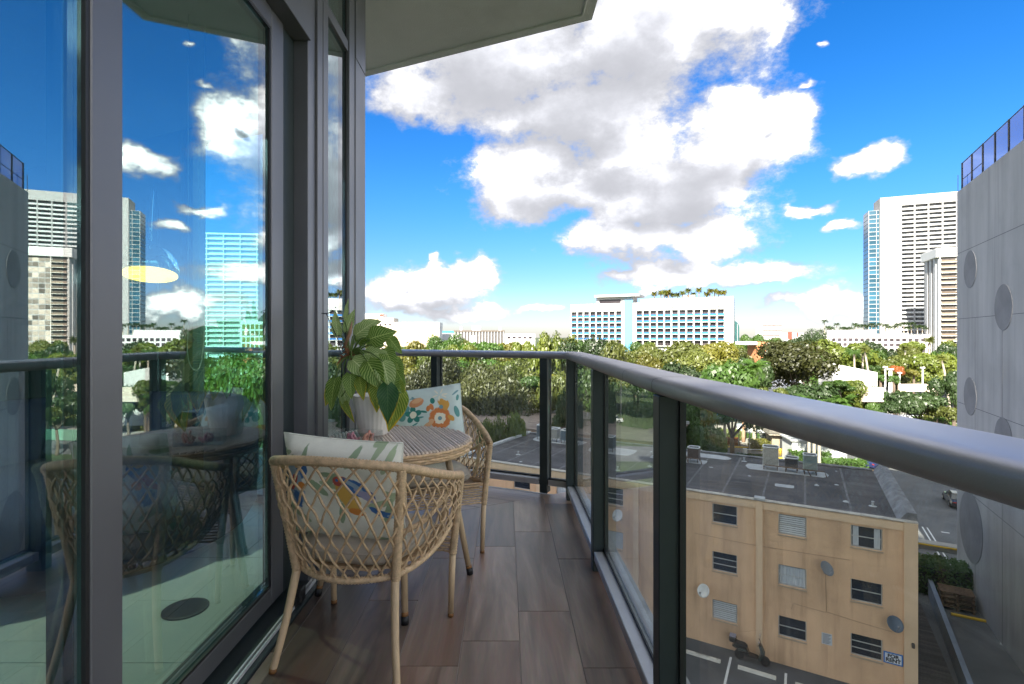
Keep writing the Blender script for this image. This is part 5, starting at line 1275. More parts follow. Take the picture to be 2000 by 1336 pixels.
def hz(pxx, py): x = hx(pxx); d = H0.y + math.sin(HRZ) * x; return EYE - (py - 655) / 1000 * d - GZ
top_z = hz(1116, 595)
MB().box(0, 0, 0, HW, HD, top_z).build('wall', hw_m, ht)
fl_h = 3.08; z_top = hz(1116, 610)            # ceiling of the top balcony row
xl0, xl1, xr0, xr1 = hx(1117), hx(1216), hx(1243), hx(1416)
win_me = MB().box(-1.45, -0.06, 0.05, 1.45, -0.01, 2.45).mesh('window', wglass)
mul_me = MB().box(-1.5, -0.09, 0.05, -1.40, -0.062, 2.5).box(-0.05, -0.09, 0.05, 0.05, -0.062, 2.5).box(1.40, -0.09, 0.05, 1.5, -0.062, 2.5).box(-1.40, -0.09, 2.40, 1.40, -0.062, 2.5).mesh('frame', mat('dark_frame', (0.10, 0.08, 0.075), 0.6))
for (a, b, n) in ((xl0, xl1, 8), (xr0, xr1, 12)):
    bay = (b - a) / n
    bal_me = MB().box(-bay * 0.44, -1.50, 0.04, bay * 0.44, -1.42, 0.90).mesh('balcony_front', hblue)
    for r_ in range(6):
        zf = z_top - (r_ + 1) * fl_h
        MB().box(a - 0.3, -1.6, zf - 0.30, b + 0.3, -0.001, zf).build('balcony_slab', hw_m, ht)
        for k in range(n):
            cx = a + bay * (k + 0.5)
            w = link('window', win_me, ht, (cx - bay * 0.08, 0, zf)); link('frame', mul_me, w)
            if r_ < 5: link('balcony_front', bal_me, ht, (cx, 0, zf))
    for k in range(n + 1): MB().box(a + bay * k - 0.42, -1.35, z_top - 6 * fl_h, a + bay * k + 0.42, -0.002, z_top).build('party_wall', hw_m, ht)
    MB().box(a - 0.3, -1.6, z_top, b + 0.3, -0.001, top_z - 0.2).build('fascia', hw_m, ht)
MB().box(hx(1220), -0.45, 1, hx(1236), -0.003, top_z + 1.6).build('stair_panel', hsky, ht)
MB().box(hx(1164), 0.6, top_z + 0.002, hx(1236), 12, top_z + 3.4).build('penthouse', hw_m, ht)
MB().box(hx(1170), 0.50, top_z + 0.2, hx(1212), 0.59, top_z + 2.2).build('penthouse_window', wglass, ht)
MB().bbox(hx(1163), -2.2, top_z + 3.42, hx(1250), 13, top_z + 4.7, 0.1).build('roof_canopy', hw_m, ht)
MB().box(hx(1250), 1, top_z + 0.002, hx(1424), 1.3, top_z + 1.9).build('roof_parapet', hw_m, ht)
MB().box(hx(1333), 4, top_z + 0.002, hx(1356), 9, top_z + 3.6).build('lift_housing', hw_m, ht)
MB().box(HW + 0.01, 0.2, 0, HW + 1.7, HD, top_z + 2.0).build('end_wall', mat('sunwarm_end_white', (0.72, 0.66, 0.58), 0.85), ht)  # warm sunlight on this end is put into the wall colour
for k in range(6):
    x = hx(1254 + k * 30); MB().lathe([(0.32, 0), (0.32, 0.1)], 10).build('drain_spout', blk, ht, (x, -1.61, z_top + 1.4), (R(90), 0, 0))

# ------------------------------------------------------------------ towers on the right
tglass = mat('tower_blue_glass', (0.025, 0.085, 0.13), 0.12, 0.0, 0.35, 0.12, spec=0.9, rnd=0.35)
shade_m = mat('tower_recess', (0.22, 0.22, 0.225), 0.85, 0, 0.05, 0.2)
dkw = mat('tower_window', (0.10, 0.115, 0.125), 0.25, 0, 0.3, 0.4, rnd=0.4)
tw_m = mat('tower_white', (0.33, 0.33, 0.33), 0.8, 0, 0.05, 0.2)
wt_o = Vector((257.3, 352, GZ)); wrz = R(-22.5)
wt = empty('white_tower', 'tall white residential tower with gridded balconies and a blue glass flank', 'building', wt_o, wrz)
ZT_ = EYE + 0.270 * 350 - GZ
MB().box(0, 0.0, 0, 11.8, 16, ZT_).build('blank_wall', tw_m, wt)
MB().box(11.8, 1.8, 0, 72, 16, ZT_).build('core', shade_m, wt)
MB().box(11.8, 0, ZT_ - 6.4, 72, 1.79, ZT_).build('crown_band', tw_m, wt)
MB().box(72, 0, 0, 76, 16, ZT_).build('end_wall', tw_m, wt)
fh = 2.92; nb_ = 8; bw = (72 - 11.8) / nb_
slab_me = MB().box(0.0, 0.05, -0.26, 72 - 11.8, 1.79, 0).mesh('floor_slab', tw_m)
gl_me = MB().box(0, 0.10, 0.0, bw - 0.8, 0.16, 0.95).mesh('balcony_glass', mat('balcony_glass', (0.52, 0.54, 0.54), 0.3))
w1 = MB().box(1.4, 1.70, 0.02, 3.0, 1.78, 2.1).mesh('window', dkw); w2 = MB().box(0.3, 1.70, 0.9, 1.5, 1.78, 2.1).box(4.1, 1.70, 0.9, 5.6, 1.78, 2.1).mesh('window', dkw)
for i in range(31):
    z = ZT_ - 6.4 - (i + 1) * fh; link('floor_slab', slab_me, wt, (11.8, 0, z))
    for k in range(nb_):
        link('balcony_glass', gl_me, wt, (11.8 + k * bw + 0.4, 0, z))
        if i > 0: link('window', w1 if k in (0, 3, 5) else w2, wt, (11.8 + k * bw + 0.3, 0, z))
for k in range(nb_ + 1): MB().box(11.8 + k * bw - 0.38, -0.05, 0, 11.8 + k * bw + 0.38, 1.78, ZT_ - 6.41).build('pier', tw_m, wt)
zg = EYE + 0.243 * 356 - GZ
MB().box(-6.2, 2.0, 0, -0.01, 16, zg).build('glass_wing', tw_m, wt)
ga = MB().box(-5.9, 1.90, 0.25, -1.75, 1.99, 2.75).mesh('wing_window', tglass); gb = MB().box(-1.45, 1.90, 0.25, -0.1, 1.99, 2.75).mesh('wing_window', tglass)
gs_ = MB().box(-6.30, 2.2, 0.25, -6.21, 15.5, 2.75).mesh('wing_window', tglass)
nf = int(zg // 2.95)
for i in range(nf):
    for me in (ga, gb, gs_): link('wing_window', me, wt, (0, 0, zg - (i + 1) * 2.95))

brz = R(-22.5); b0 = Vector((245, 290, GZ)); bronze = mat('bronze_glass', (0.075, 0.062, 0.052), 0.25, 0, 0.4, 0.5, spec=0.6, rnd=0.5)
beige_m = mat('beige_precast', (0.68, 0.64, 0.58), 0.85, 0, 0.06, 0.3); grey_m = mat('grey_precast', (0.40, 0.40, 0.40), 0.85, 0, 0.06, 0.3)
bt = empty('bronze_condo_tower', 'mid height condo tower with bronze balconies and a white roof cap', 'building', b0, brz)
BZ = EYE + 0.152 * 290 - GZ
MB().box(0, 0, 0, 46, 22, BZ).build('core', grey_m, bt)
MB().bbox(-1.4, -1.4, BZ + 0.001, 47, 23, BZ + 5.2, 0.15).build('roof_cap', white_m, bt)
for k, yy in enumerate((3, 9, 15)): MB().box(-0.5, yy, 0, -0.002, yy + 3.4, BZ).build('flank_pier', grey_m, bt); MB().box(-0.12, yy + 3.5, 0, -0.003, yy + 5.9, BZ).build('flank_glass', bronze, bt)
bs_me = MB().box(1.0, -1.5, -0.24, 8.0, -0.001, 0).mesh('balcony_slab', beige_m); br_me = MB().box(1.05, -1.46, 0.02, 7.95, -1.40, 1.0).mesh('balcony_rail', mat('bronze_rail', (0.20, 0.15, 0.11), 0.4, 0, 0.3, 1, rnd=0.5))
bw_me = MB().box(1.3, -0.10, 0.02, 7.7, -0.002, 2.55).mesh('window', bronze)
gw_me = MB().box(0, -0.12, 0.1, 2.55, -0.002, 2.5).mesh('window', mat('tinted_or_shaded', (0.36, 0.30, 0.25), 0.3, 0, 0.4, 0.5, rnd=0.75))
nfl = int(BZ // 2.95)
for i in range(nfl):
    z = BZ - (i + 1) * 2.95
    for off in (0, 22.5):
        link('balcony_slab', bs_me, bt, (off, 0, z)); link('balcony_rail', br_me, bt, (off, 0, z)); link('window', bw_me, bt, (off, 0, z))
    for x in (8.4, 11.2, 14.0, 16.8, 19.6, 31.0, 33.8, 36.6, 39.4, 42.2): link('window', gw_me, bt, (x, 0, z))
for x in (0.2, 8.05, 22.4, 30.6, 45): MB().box(x, -1.2, 0, x + 0.30, -0.003, BZ).build('pier', beige_m, bt)

# podium with roof palms
p0 = Vector((203.6, 330, GZ)); prz = math.atan2(-30, 44.4)
pd = empty('white_podium', 'low white podium building with gridded windows and palms on its roof', 'building', p0, prz)
PZ = 18.6
MB().box(0, 0, 0, 62, 30, PZ).build('wall', white_m, pd)
pw_me = MB().box(0, -0.06, 0, 2.0, -0.002, 2.0).mesh('window', wglass)
for r_ in range(5):
    for k in range(19): link('window', pw_me, pd, (5.6 + k * 2.95, 0, PZ - 4.0 - r_ * 3.05))
for k in range(20): MB().box(4.85 + k * 2.95, -0.28, 0, 5.35 + k * 2.95, -0.003, PZ - 1.6).build('fin', white_m, pd)
MB().box(3.0, 3, PZ + 0.001, 28, 3.2, PZ + 3.0).build('roof_pergola', white_m, pd)
for k in range(10): MB().box(3.2 + k * 2.7, 2.6, PZ + 0.002, 3.5 + k * 2.7, 2.98, PZ + 3.1).build('pergola_post', grey_m, pd)

# office blocks along the skyline
tan_l = mat('tan_louvre', (0.46, 0.36, 0.25), 0.8, 0, 0.15, 0.8, rnd=0.2)
cream_m = mat('cream_render', (0.66, 0.57, 0.47), 0.85, 0, 0.06, 0.2)


def block(name, label, pl_, pr_, py, d, depth, m, rot=0.0, base_py=None):
    a = px(pl_, py, d); b = px(pr_, py, d); w = b.x - a.x; h = a.z - GZ
    o = empty(name, label, 'building', (a.x, a.y, GZ), rot); MB().box(0, 0, 0, w, depth, h).build('wall', m, o); return o, w, h
o, w, h = block('office_building', 'white office block with tan vertical louvre panels beside the cream block', 768, 858, 640, 400, 20, white_m)
pan = MB().box(0, -0.15, 0, 2.9, -0.002, 14.5).mesh('louvre_panel', tan_l)
for k in range(10): link('louvre_panel', pan, o, (1.0 + k * 3.5, 0, h - 15.4))
MB().box(-0.2, -0.8, h + 0.01, w + 0.2, 20, h + 4.2).build('roof_band', white_m, o)
o, w, h = block('office_building', 'cream office block with small square windows, next to the corner mullion', 690, 768, 621, 420, 20, cream_m)
sw = MB().box(0, -0.08, 0, 1.7, -0.002, 1.9).mesh('window', wglass)
for r_ in range(5):
    for k in range(8): link('window', sw, o, (2 + k * 3.9, 0, h - 6.4 - r_ * 4.4))
MB().box(8, 2, h + 0.01, 24, 16, h + 3.4).build('roof_housing', white_m, o); MB().box(21, 1.9, h + 1.2, 24.4, 1.98, h + 3.2).build('roof_sign', mat('red_sign', (0.35, 0.06, 0.04), 0.6), o)
o, w, h = block('office_building', 'dark glass office block with thin white vertical fins behind the trees', 887, 985, 645, 380, 18, mat('smoked_facade', (0.09, 0.085, 0.085), 0.4, 0, 0.2, 0.5))
for k in range(17): MB().box(0.4 + k * 2.25, -0.4, 0, 0.85 + k * 2.25, -0.002, h - 1.2).build('fin', white_m, o)
MB().box(12, -0.3, 0, 16, -0.003, h - 4).build('entrance_panel', white_m, o)
for (a, b, c_) in ((4, 5.6, 2.8), (13, 19.5, 3.4), (33, 35, 2.6)): MB().box(a, 4, h + 0.01, b, 9, h + c_).build('roof_housing', white_m, o)
MB().box(-0.3, -0.5, h - 1.15, w + 0.3, 18.2, h).build('roof_band', mat('dark_band', (0.12, 0.10, 0.085), 0.7), o)
o, w, h = block('low_white_building', 'low white flat roofed building beyond the dark finned office block', 986, 1045, 652, 420, 18, white_m)
for k in range(5): MB().box(2 + k * 4.4, -0.1, h - 4, 4.6 + k * 4.4, -0.002, h - 2.2).build('window', wglass, o)
o, w, h = block('low_teal_building', 'small building with a teal roof between the white and dark offices', 862, 886, 650, 430, 12, white_m)
MB().box(-0.3, -0.3, h + 0.01, w + 0.3, 12, h + 1.5).build('roof', mat('teal_roof', (0.03, 0.25, 0.32), 0.6), o)
# barrel-topped green glass building behind the hotel
gg = mat('green_glass', (0.03, 0.09, 0.09), 0.15, 0, 0.3, 0.1, spec=0.8)
c0 = px(1426, 640, 420); bg_ = empty('barrel_glass_building', 'green glass building with a barrel vaulted top behind the hotel', 'building', (c0.x, c0.y, GZ))
hh = c0.z - GZ
MB().add(*(lambda n: ([(0 if i == 0 else 7.5 * (1 - math.cos(math.pi / 2 * i / n)) , y, hh + 6.5 * math.sin(math.pi / 2 * (1 - i / n)) - 0) if False else (7.5 * math.sin(math.pi / 2 * i / n) - 0.0, y, hh + 6.5 * math.cos(math.pi / 2 * i / n)) for y in (0, 14) for i in range(n + 1)] + [(7.5, 0, 0), (-6, 0, 0), (-6, 0, hh + 6.5), (7.5, 14, 0), (-6, 14, 0), (-6, 14, hh + 6.5)],
         [tuple([i for i in range(n, -1, -1)] + [2 * n + 4, 2 * n + 3, 2 * n + 2])] + [(i, i + 1, n + 2 + i, n + 1 + i) for i in range(n)] + [(n, 2 * n + 2, 2 * n + 5, 2 * n + 1)]))(8)).build('vault', gg, bg_)
for k in range(5): MB().box(-5 + k * 2.7, -0.2, 0, -4.7 + k * 2.7, -0.002, hh + 3).build('fin', grey_m, bg_)
o, w, h = block('striped_office_tower', 'small white office tower with dark window stripes on the horizon', 1490, 1526, 628, 640, 18, white_m)
for k in range(7): MB().box(-0.1, -0.15, h - 2.6 - k * 3.1, w + 0.1, -0.002, h - 1.2 - k * 3.1).build('window_band', mat('rosy_window', (0.16, 0.10, 0.10), 0.4), o)
o, w, h = block('red_panel_building', 'low white building with a red panel on the horizon', 1538, 1570, 650, 500, 14, white_m)
MB().box(0.3, -0.2, h - 6, 4.5, -0.002, h + 0.8).build('red_panel', mat('red_render', (0.62, 0.06, 0.04), 0.7), o); MB().box(9, -0.2, h - 4, 10.5, -0.002, h).build('red_panel', MATS['red_render'], o)
o, w, h = block('orange_roof_house', 'low orange walled house among the trees in front of the podium', 1478, 1500, 668, 205, 8, mat('orange_render', (0.50, 0.21, 0.10), 0.8))
MB().box(-5, -0.4, h - 1.1, -0.02, 8, h + 0.2).build('porch_roof', white_m, o)

# tower and office seen through the room's far window
lt0 = Vector((-178, 305, GZ)); lt = empty('banded_white_tower', 'white tower of banded balconies seen through the room window', 'building', lt0, R(6))
lh = 1.2 + 0.2 * 305 - GZ
MB().box(0, 0, 0, 29, 18, lh).build('core', mat('pale_teal_glass', (0.34, 0.40, 0.39), 0.3, 0, 0.2, 0.5), lt)
s_me = MB().box(-0.6, -1.4, -0.9, 29.6, -0.002, 0).mesh('balcony_slab', white_m)
for i in range(int(lh // 3.05)): link('balcony_slab', s_me, lt, (0, 0, lh - i * 3.05))
for x in (0, 9.5, 19, 28.6): MB().box(x, -1.2, 0, x + 0.4, -0.003, lh).build('pier', white_m, lt)
o, w, h = block('white_grid_office', 'white office block with square gridded windows seen through the room window', 470, 540, 628, 270, 16, white_m)
ygl = mat('amber_window', (0.16, 0.14, 0.05), 0.3, 0, 0.3, 0.5, rnd=0.4)
yw = MB().box(0, -0.06, 0, 1.7, -0.002, 2.5).mesh('window', ygl)
for r_ in range(5):
    for k in range(8): link('window', yw, o, (0.8 + k * 2.3, 0, h - 4 - r_ * 3.4))

# brown felt-roofed neighbour behind the ochre block
nb = empty('brown_roof_building', 'low building with a brown gravel roof behind the ochre block', 'building', tq(-3, 14.5), TRZ)
MB().box(-14, 0, 0, 15, 11, 8.55).build('wall', mat('pinkish_render', (0.42, 0.30, 0.24), 0.9), nb)
MB().box(-14.2, -0.2, 8.552, 15.2, 11.2, 8.70).build('roof', mat('brown_gravel', (0.24, 0.185, 0.15), 0.95, 0, 0.5, 1.2, 0.6, 10, stretch=(0.5, 2, 1)), nb)
MB().box(-14.3, 10.9, 8.702, 15.3, 11.25, 8.98).build('parapet', patch_m, nb)

# ------------------------------------------------------------------ things in the middle distance
house = empty('white_gable_house', 'white house with grey metal roof half hidden by the spreading tree', 'house', px(1500, 735, 112) * 1.0); house.location.z = GZ
MB().box(0, 0, 0, 8.5, 7, 5.6).build('wall', white_m, house)
MB().add([(-.5, -.6, 5.6), (9, -.6, 5.6), (9, 7.6, 5.6), (-.5, 7.6, 5.6), (-.5, 3.5, 8.4), (9, 3.5, 8.4)], [(0, 1, 5, 4), (2, 3, 4, 5), (0, 4, 3), (1, 2, 5), (3, 2, 1, 0)]).build('roof', white_m, house)
MB().box(-0.6, -2.6, 2.9, 9.1, -0.01, 3.1).build('porch_roof', mat('grey_metal_roof', (0.30, 0.31, 0.33), 0.5, 0.3), house)
for k in range(4): MB().box(0.2 + k * 2.7, -2.4, 0, 0.4 + k * 2.7, -2.2, 2.895).build('porch_post', white_m, house); MB().box(0.9 + k * 2.1, -0.05, 0.4, 2.1 + k * 2.1, -0.005, 2.3).build('window', wglass, house)
g_ = px(1629, 745, 103); gal = empty('white_sloped_hall', 'bright white hall with a long sloping roof beside the royal palms', 'hall', (g_.x, g_.y, GZ), R(-14))
MB().add([(0, 0, 0), (7.6, 0, 0), (7.6, 9, 0), (0, 9, 0), (0, 0, 12.6), (7.6, 0, 11.0), (7.6, 9, 11.0), (0, 9, 12.6)], [(0, 3, 2, 1), (4, 5, 6, 7), (0, 1, 5, 4), (1, 2, 6, 5), (2, 3, 7, 6), (3, 0, 4, 7)]).build('shell', mat('bright_white', (0.55, 0.55, 0.54), 0.7, 0, 0.05), gal)
MB().bbox(-0.3, -0.3, 0, 0.0, 0.0, 12.7, 0.02).build('corner_trim', white_m, gal)
for (xx, yy, w_, h_, d, lb) in ((1686, 785, 40, 2.6, 92, 'long low white wall below the clipped hedge'), (1758, 765, 70, 1.6, 108, 'low white terrace wall under the white columns')):
    q = px(xx, yy, d); tag(MB().bbox(0, 0, 0, w_ * d / 1000, 0.5, h_, 0.03).build('garden_wall', cream_m, None, (q.x, q.y, GZ + (18.3 - (yy - 655) / 1000 * d)), None), lb, 'wall')
for i, (xx, yb, yt, d) in enumerate(((1729, 752, 716, 106), (1737, 738, 720, 112), (1741, 738, 720, 112), (1757, 735, 727, 115), (1802, 740, 717, 110), (1617, 735, 712, 108), (1621, 735, 712, 108))):
    q = px(xx, yb, d); h_ = (yb - yt) / 1000 * d + max(0.0, q.z - GZ)
    cl_ = empty('terrace_column', ['slim white column at the near corner of the plaza', 'slim white column of the pair beside the rust coloured bush, first one', 'slim white column of the pair beside the rust coloured bush, second one', 'short white column in front of the rust coloured bush', 'slim white column in front of the bright green tree', 'slim white column beside the white hall, outer one', 'slim white column beside the white hall, inner one'][i], 'column', (q.x, q.y, GZ), 0, 'white columns on the plaza')
    MB().lathe([(0.20, 0), (0.18, 0.3), (0.15, h_ - 0.5), (0.16, h_ - 0.3)], 12).build('shaft', white_m, cl_, smooth=True); MB().bbox(-0.32, -0.32, h_ - 0.299, 0.32, 0.32, h_, 0.03).build('capital', white_m, cl_)
q = px(1748, 800, 88); cf = empty('construction_fence', 'green mesh construction fence along the plaza edge', 'fence', (q.x, q.y, GZ), R(6))
cfm = mat('green_fence_mesh', (0.16, 0.30, 0.22), 0.85, 0, 0.15, 1)
for k in range(6): MB().box(k * 2.4, 0, 0.1, k * 2.4 + 2.36, 0.03, 2.0).build('mesh_panel', cfm, cf); MB().tube([(k * 2.4 - 0.02, 0.05, 0), (k * 2.4 - 0.02, 0.05, 2.1)], 0.03, 6).build('post', grey_m, cf)
q = px(1742, 790, 90); dp = empty('yellow_skip', 'yellow portable bin standing in front of the green mesh fence', 'bin', (q.x, q.y, GZ), R(8))
MB().bbox(-0.55, -0.55, 0.05, 0.55, 0.55, 2.2, 0.05).build('body', mat('bright_yellow', (0.75, 0.62, 0.03), 0.6), dp); MB().bbox(-0.6, -0.6, 2.201, 0.6, 0.6, 2.34, 0.04).build('lid', MATS['bright_yellow'], dp)

# thatched gatehouse, barrier and bollards
q = px(1550, 888, 80); gh = empty('gatehouse', 'small stone gatehouse with a thatched hip roof beside the barrier', 'gatehouse', (q.x - 1.2, q.y, GZ), R(-12))
MB().box(-2.0, 0, 0, 2.6, 3.6, 2.8).build('wall', mat('tan_stone', (0.34, 0.27, 0.19), 0.9, 0, 0.25, 2.5, 0.4, 12), gh)
MB().box(-0.9, -0.05, 0.1, 0.6, -0.005, 2.3).build('doorway', mat('dark_doorway', (0.03, 0.03, 0.03), 0.6), gh)
MB().box(-2.7, -0.9, 2.801, 3.3, 4.4, 3.05).build('eaves', cream_m, gh)
MB().add([(-2.9, -1.1, 3.051), (3.5, -1.1, 3.051), (3.5, 4.6, 3.051), (-2.9, 4.6, 3.051), (-0.9, 1.0, 5.1), (1.5, 1.0, 5.1), (1.5, 2.6, 5.1), (-0.9, 2.6, 5.1)], [(0, 1, 5, 4), (1, 2, 6, 5), (2, 3, 7, 6), (3, 0, 4, 7), (4, 5, 6, 7), (3, 2, 1, 0)]).build('roof', mat('thatch', (0.12, 0.105, 0.09), 0.95, 0, 0.4, 3, 0.8, 20), gh)
for i in range(3):
    q = px(1521 + i * 3.4, 895, 77.5 + i * 0.3); tag(MB().lathe([(0.09, 0), (0.09, 1.02), (0.05, 1.12), (0.01, 1.13)], 12).build('bollard', yel_m, None, (q.x, q.y, GZ + 0.02), smooth=True), 'yellow steel bollard in the row of three at the end of the barrier arm', 'bollard', 'bollards beside the barrier')
q = px(1455, 893, 78); q.z = GZ
ba = empty('barrier_gate', 'white barrier arm on a white cabinet across the driveway', 'barrier', q, R(-4)); MB().bbox(-0.25, -0.25, 0, 0.25, 0.25, 1.1, 0.03).build('cabinet', white_m, ba); MB().tube([(0.2, 0, 0.95), (4.8, 0, 0.95)], 0.06, 8).build('arm', white_m, ba)
kq = px(1478, 900, 76.5); tag(MB().bbox(0, -0.12, 0, 4.6, 0.12, 0.16, 0.03).build('yellow_kerb', yel_m, None, (kq.x, kq.y, GZ + 0.02), (0, 0, R(-6))), 'yellow painted kerb under the barrier arm', 'kerb')
kq = px(1395, 868, 84); tag(MB().bbox(0, -0.12, 0, 6.6, 0.12, 0.16, 0.03).build('yellow_kerb', yel_m, None, (kq.x, kq.y, GZ + 0.02), (0, 0, R(-8))), 'yellow painted kerb along the lane behind the dark trunk', 'kerb')


def lamp_post(loc, h_, label, arm=0.0):
    o = empty('street_lamp', label, 'street lamp', loc, 0); MB().tube([(0, 0, 0), (0, 0, h_)], [0.11, 0.07], 8).build('pole', conc_m, o); 
    if arm: MB().tube([(0, 0, h_ - 0.2), (arm, 0, h_ + 0.2)], 0.05, 6).build('arm', conc_m, o)
    MB().lathe([(0.10, h_ - 0.05 if not arm else h_ + 0.1), (0.30, h_ + 0.08 if not arm else h_ + 0.22), (0.10, h_ + 0.30 if not arm else h_ + 0.34)], 12, (arm, 0, 0)).build('lantern', white_m, o)
for (xx, yb, yt, d, lb) in ((1464, 890, 846, 79, 'pale concrete camera pole behind the yellow hedge at the barrier'), (1443, 888, 850, 84, 'white lamp post next to the dark tree trunk'), (1522, 762, 715, 104, 'dark grey lamp post in front of the white gable house')):
    q = px(xx, yb, d); lamp_post((q.x, q.y, GZ), max(3.0, (yb - yt) / 1000 * d + q.z - GZ), lb)
q = px(1213, 850, 56); lamp_post((q.x, q.y, GZ), 13.8, 'tall white lamp post among the trees behind the ochre block', -0.8)
q = px(1553, 905, 74); tag(MB().bbox(-0.35, -0.3, 0, 0.35, 0.3, 1.7, 0.04).build('utility_cabinet', white_m, None, (q.x, q.y, GZ + 0.02)), 'white utility cabinet in front of the gatehouse', 'cabinet')
q = px(1505, 880, 82); sp_ = empty('road_sign', 'small white road sign on a post beside the gatehouse hedge', 'sign', (q.x, q.y, GZ)); MB().tube([(0, 0, 0), (0, 0, 2.3)], 0.04, 6).build('post', grey_m, sp_); MB().bbox(-0.38, -0.06, 1.5, 0.38, -0.042, 2.4, 0.02).build('panel', white_m, sp_)
q = px(1513, 884, 80.5); cn = empty('traffic_cone', 'orange traffic cone beside the road sign post', 'traffic cone', (q.x, q.y, GZ + 0.02)); MB().lathe([(0.20, 0.04), (0.05, 0.75), (0.01, 0.76)], 12).build('cone', mat('cone_orange', (0.75, 0.16, 0.02), 0.6), cn); MB().bbox(-0.25, -0.25, 0, 0.25, 0.25, 0.04, 0.01).build('base', MATS['cone_orange'], cn)
q = px(1570, 905, 72); sw_ = empty('white_garden_hut', 'white walled hut behind the palm trunks at the roof edge', 'hut', (q.x, q.y, GZ), R(-10)); MB().box(-1.5, 0, 0, 5.5, 4, 3.4).build('wall', white_m, sw_); MB().box(-1.8, -0.3, 3.401, 5.8, 4.3, 3.6).build('roof', grey_m, sw_)

# ---- cars


def make_car(loc, rz, color, label, cat='car'):
    c = empty('parked_car', label, cat, loc, rz, 'cars parked in the lots')
    cm = mat('car_paint_%02d%02d%02d' % tuple(int(v * 99) for v in color), color, 0.22, 0.2, 0.04, 2, coat=0.6)
    L_ = [(-2.25, .50, .78), (-2.20, .78, .82), (-1.45, .92, .86), (-0.4, .94, .87), (0.85, .92, .87), (1.75, .82, .84), (2.22, .64, .76), (2.28, .42, .74)]
    vs, fs = [], []
    for x, z, w in L_: vs += [(x, -w, .26), (x, -w * 1.03, (z + .26) / 2), (x, -w * .93, z), (x, w * .93, z), (x, w * 1.03, (z + .26) / 2), (x, w, .26)]
    for i in range(len(L_) - 1):
        for k in range(5): fs.append((i * 6 + k, (i + 1) * 6 + k, (i + 1) * 6 + k + 1, i * 6 + k + 1))
        fs.append((i * 6, i * 6 + 5, (i + 1) * 6 + 5, (i + 1) * 6))
    fs += [(0, 1, 2, 3, 4, 5), tuple(range((len(L_) - 1) * 6 + 5, (len(L_) - 1) * 6 - 1, -1))]
    MB().add(vs, fs).build('body', cm, c)
    gm = mat('car_glass', (0.02, 0.025, 0.03), 0.06, 0, 0.1, spec=0.9)
    cab = [(-1.65, .915, .74), (-1.05, 1.36, .60), (0.15, 1.40, .60), (1.05, .90, .74)]
    vs = []
    for x, z, w in cab: vs += [(x, -w, z), (x, w, z)]
    vs += [(-1.65, -.76, .86), (-1.65, .76, .86), (1.05, -.76, .86), (1.05, .76, .86)]
    MB().add(vs, [(0, 2, 3, 1), (4, 6, 7, 5), (0, 8, 10, 6, 4, 2), (1, 3, 5, 7, 11, 9), (0, 1, 9, 8), (6, 10, 11, 7)]).build('windows', gm, c)
    MB().add([(-1.10, -.605, 1.365), (0.20, -.605, 1.405), (0.20, .605, 1.405), (-1.10, .605, 1.365), (-1.0, -.55, 1.42), (0.05, -.55, 1.45), (0.05, .55, 1.45), (-1.0, .55, 1.42)], [(0, 1, 5, 4), (1, 2, 6, 5), (2, 3, 7, 6), (3, 0, 4, 7), (4, 5, 6, 7)]).build('roof', cm, c)
    for s_ in (-1, 1):
        MB().tube([(-0.42, s_ * .64, 1.37), (-0.46, s_ * .80, .92)], 0.035, 6).build('pillar', cm, c)
        for x in (-1.40, 1.42): wheel(c, (x, s_ * .80, .33), .33, .22)
        MB().bbox(2.14, s_ * .55 - .16, .56, 2.27, s_ * .55 + .16, .68, .02).build('headlight', mat('lamp_lens', (0.8, 0.8, 0.8), 0.1), c)
        MB().bbox(-2.25, s_ * .58 - .15, .62, -2.17, s_ * .58 + .15, .76, .02).build('tail_light', mat('tail_red', (0.4, 0.02, 0.02), 0.3), c)
    return c
for (xx, yb, d, rz, cc, lb) in ((1466, 846, 96, 168, (0.68, 0.69, 0.70), 'white sedan parked behind the low planted island'), (1462, 838, 101, 172, (0.40, 0.46, 0.52), 'silver blue sedan parked behind the white sedan'), (1719, 912, 71, 20, (0.02, 0.03, 0.10), 'dark blue car parked at the edge of the rear lot by the roof corner'),
                              (1868, 985, 55.5, 60, (0.05, 0.05, 0.055), 'black car parked beside the pale kerb against the concrete wall'), (1782, 814, 112, 170, (0.45, 0.47, 0.50), 'silver car in the lane below the thin spreading tree'), (1850, 820, 108, 185, (0.45, 0.03, 0.03), 'red car in the lane next to the concrete wall'),
                              (1725, 710, 250, 10, (0.30, 0.34, 0.38), 'grey car in the far lot behind the royal palms'), (1820, 722, 215, 10, (0.10, 0.12, 0.16), 'dark car in the far lot under the bright green tree'), (1700, 722, 210, 10, (0.62, 0.62, 0.62), 'white car in the far lot between the palms'),
                              (1555, 790, 118, 175, (0.5, 0.5, 0.52), 'silver car under the spreading tree by the white house'), (790, 795, 108, 10, (0.5, 0.5, 0.5), 'silver car under the olive trees, the one nearer the pot'), (955, 792, 112, 5, (0.65, 0.65, 0.66), 'white car under the olive trees behind the brown roof')):
    q = px(xx, yb, d); make_car((q.x, q.y, GZ + 0.02), R(rz), cc, lb)

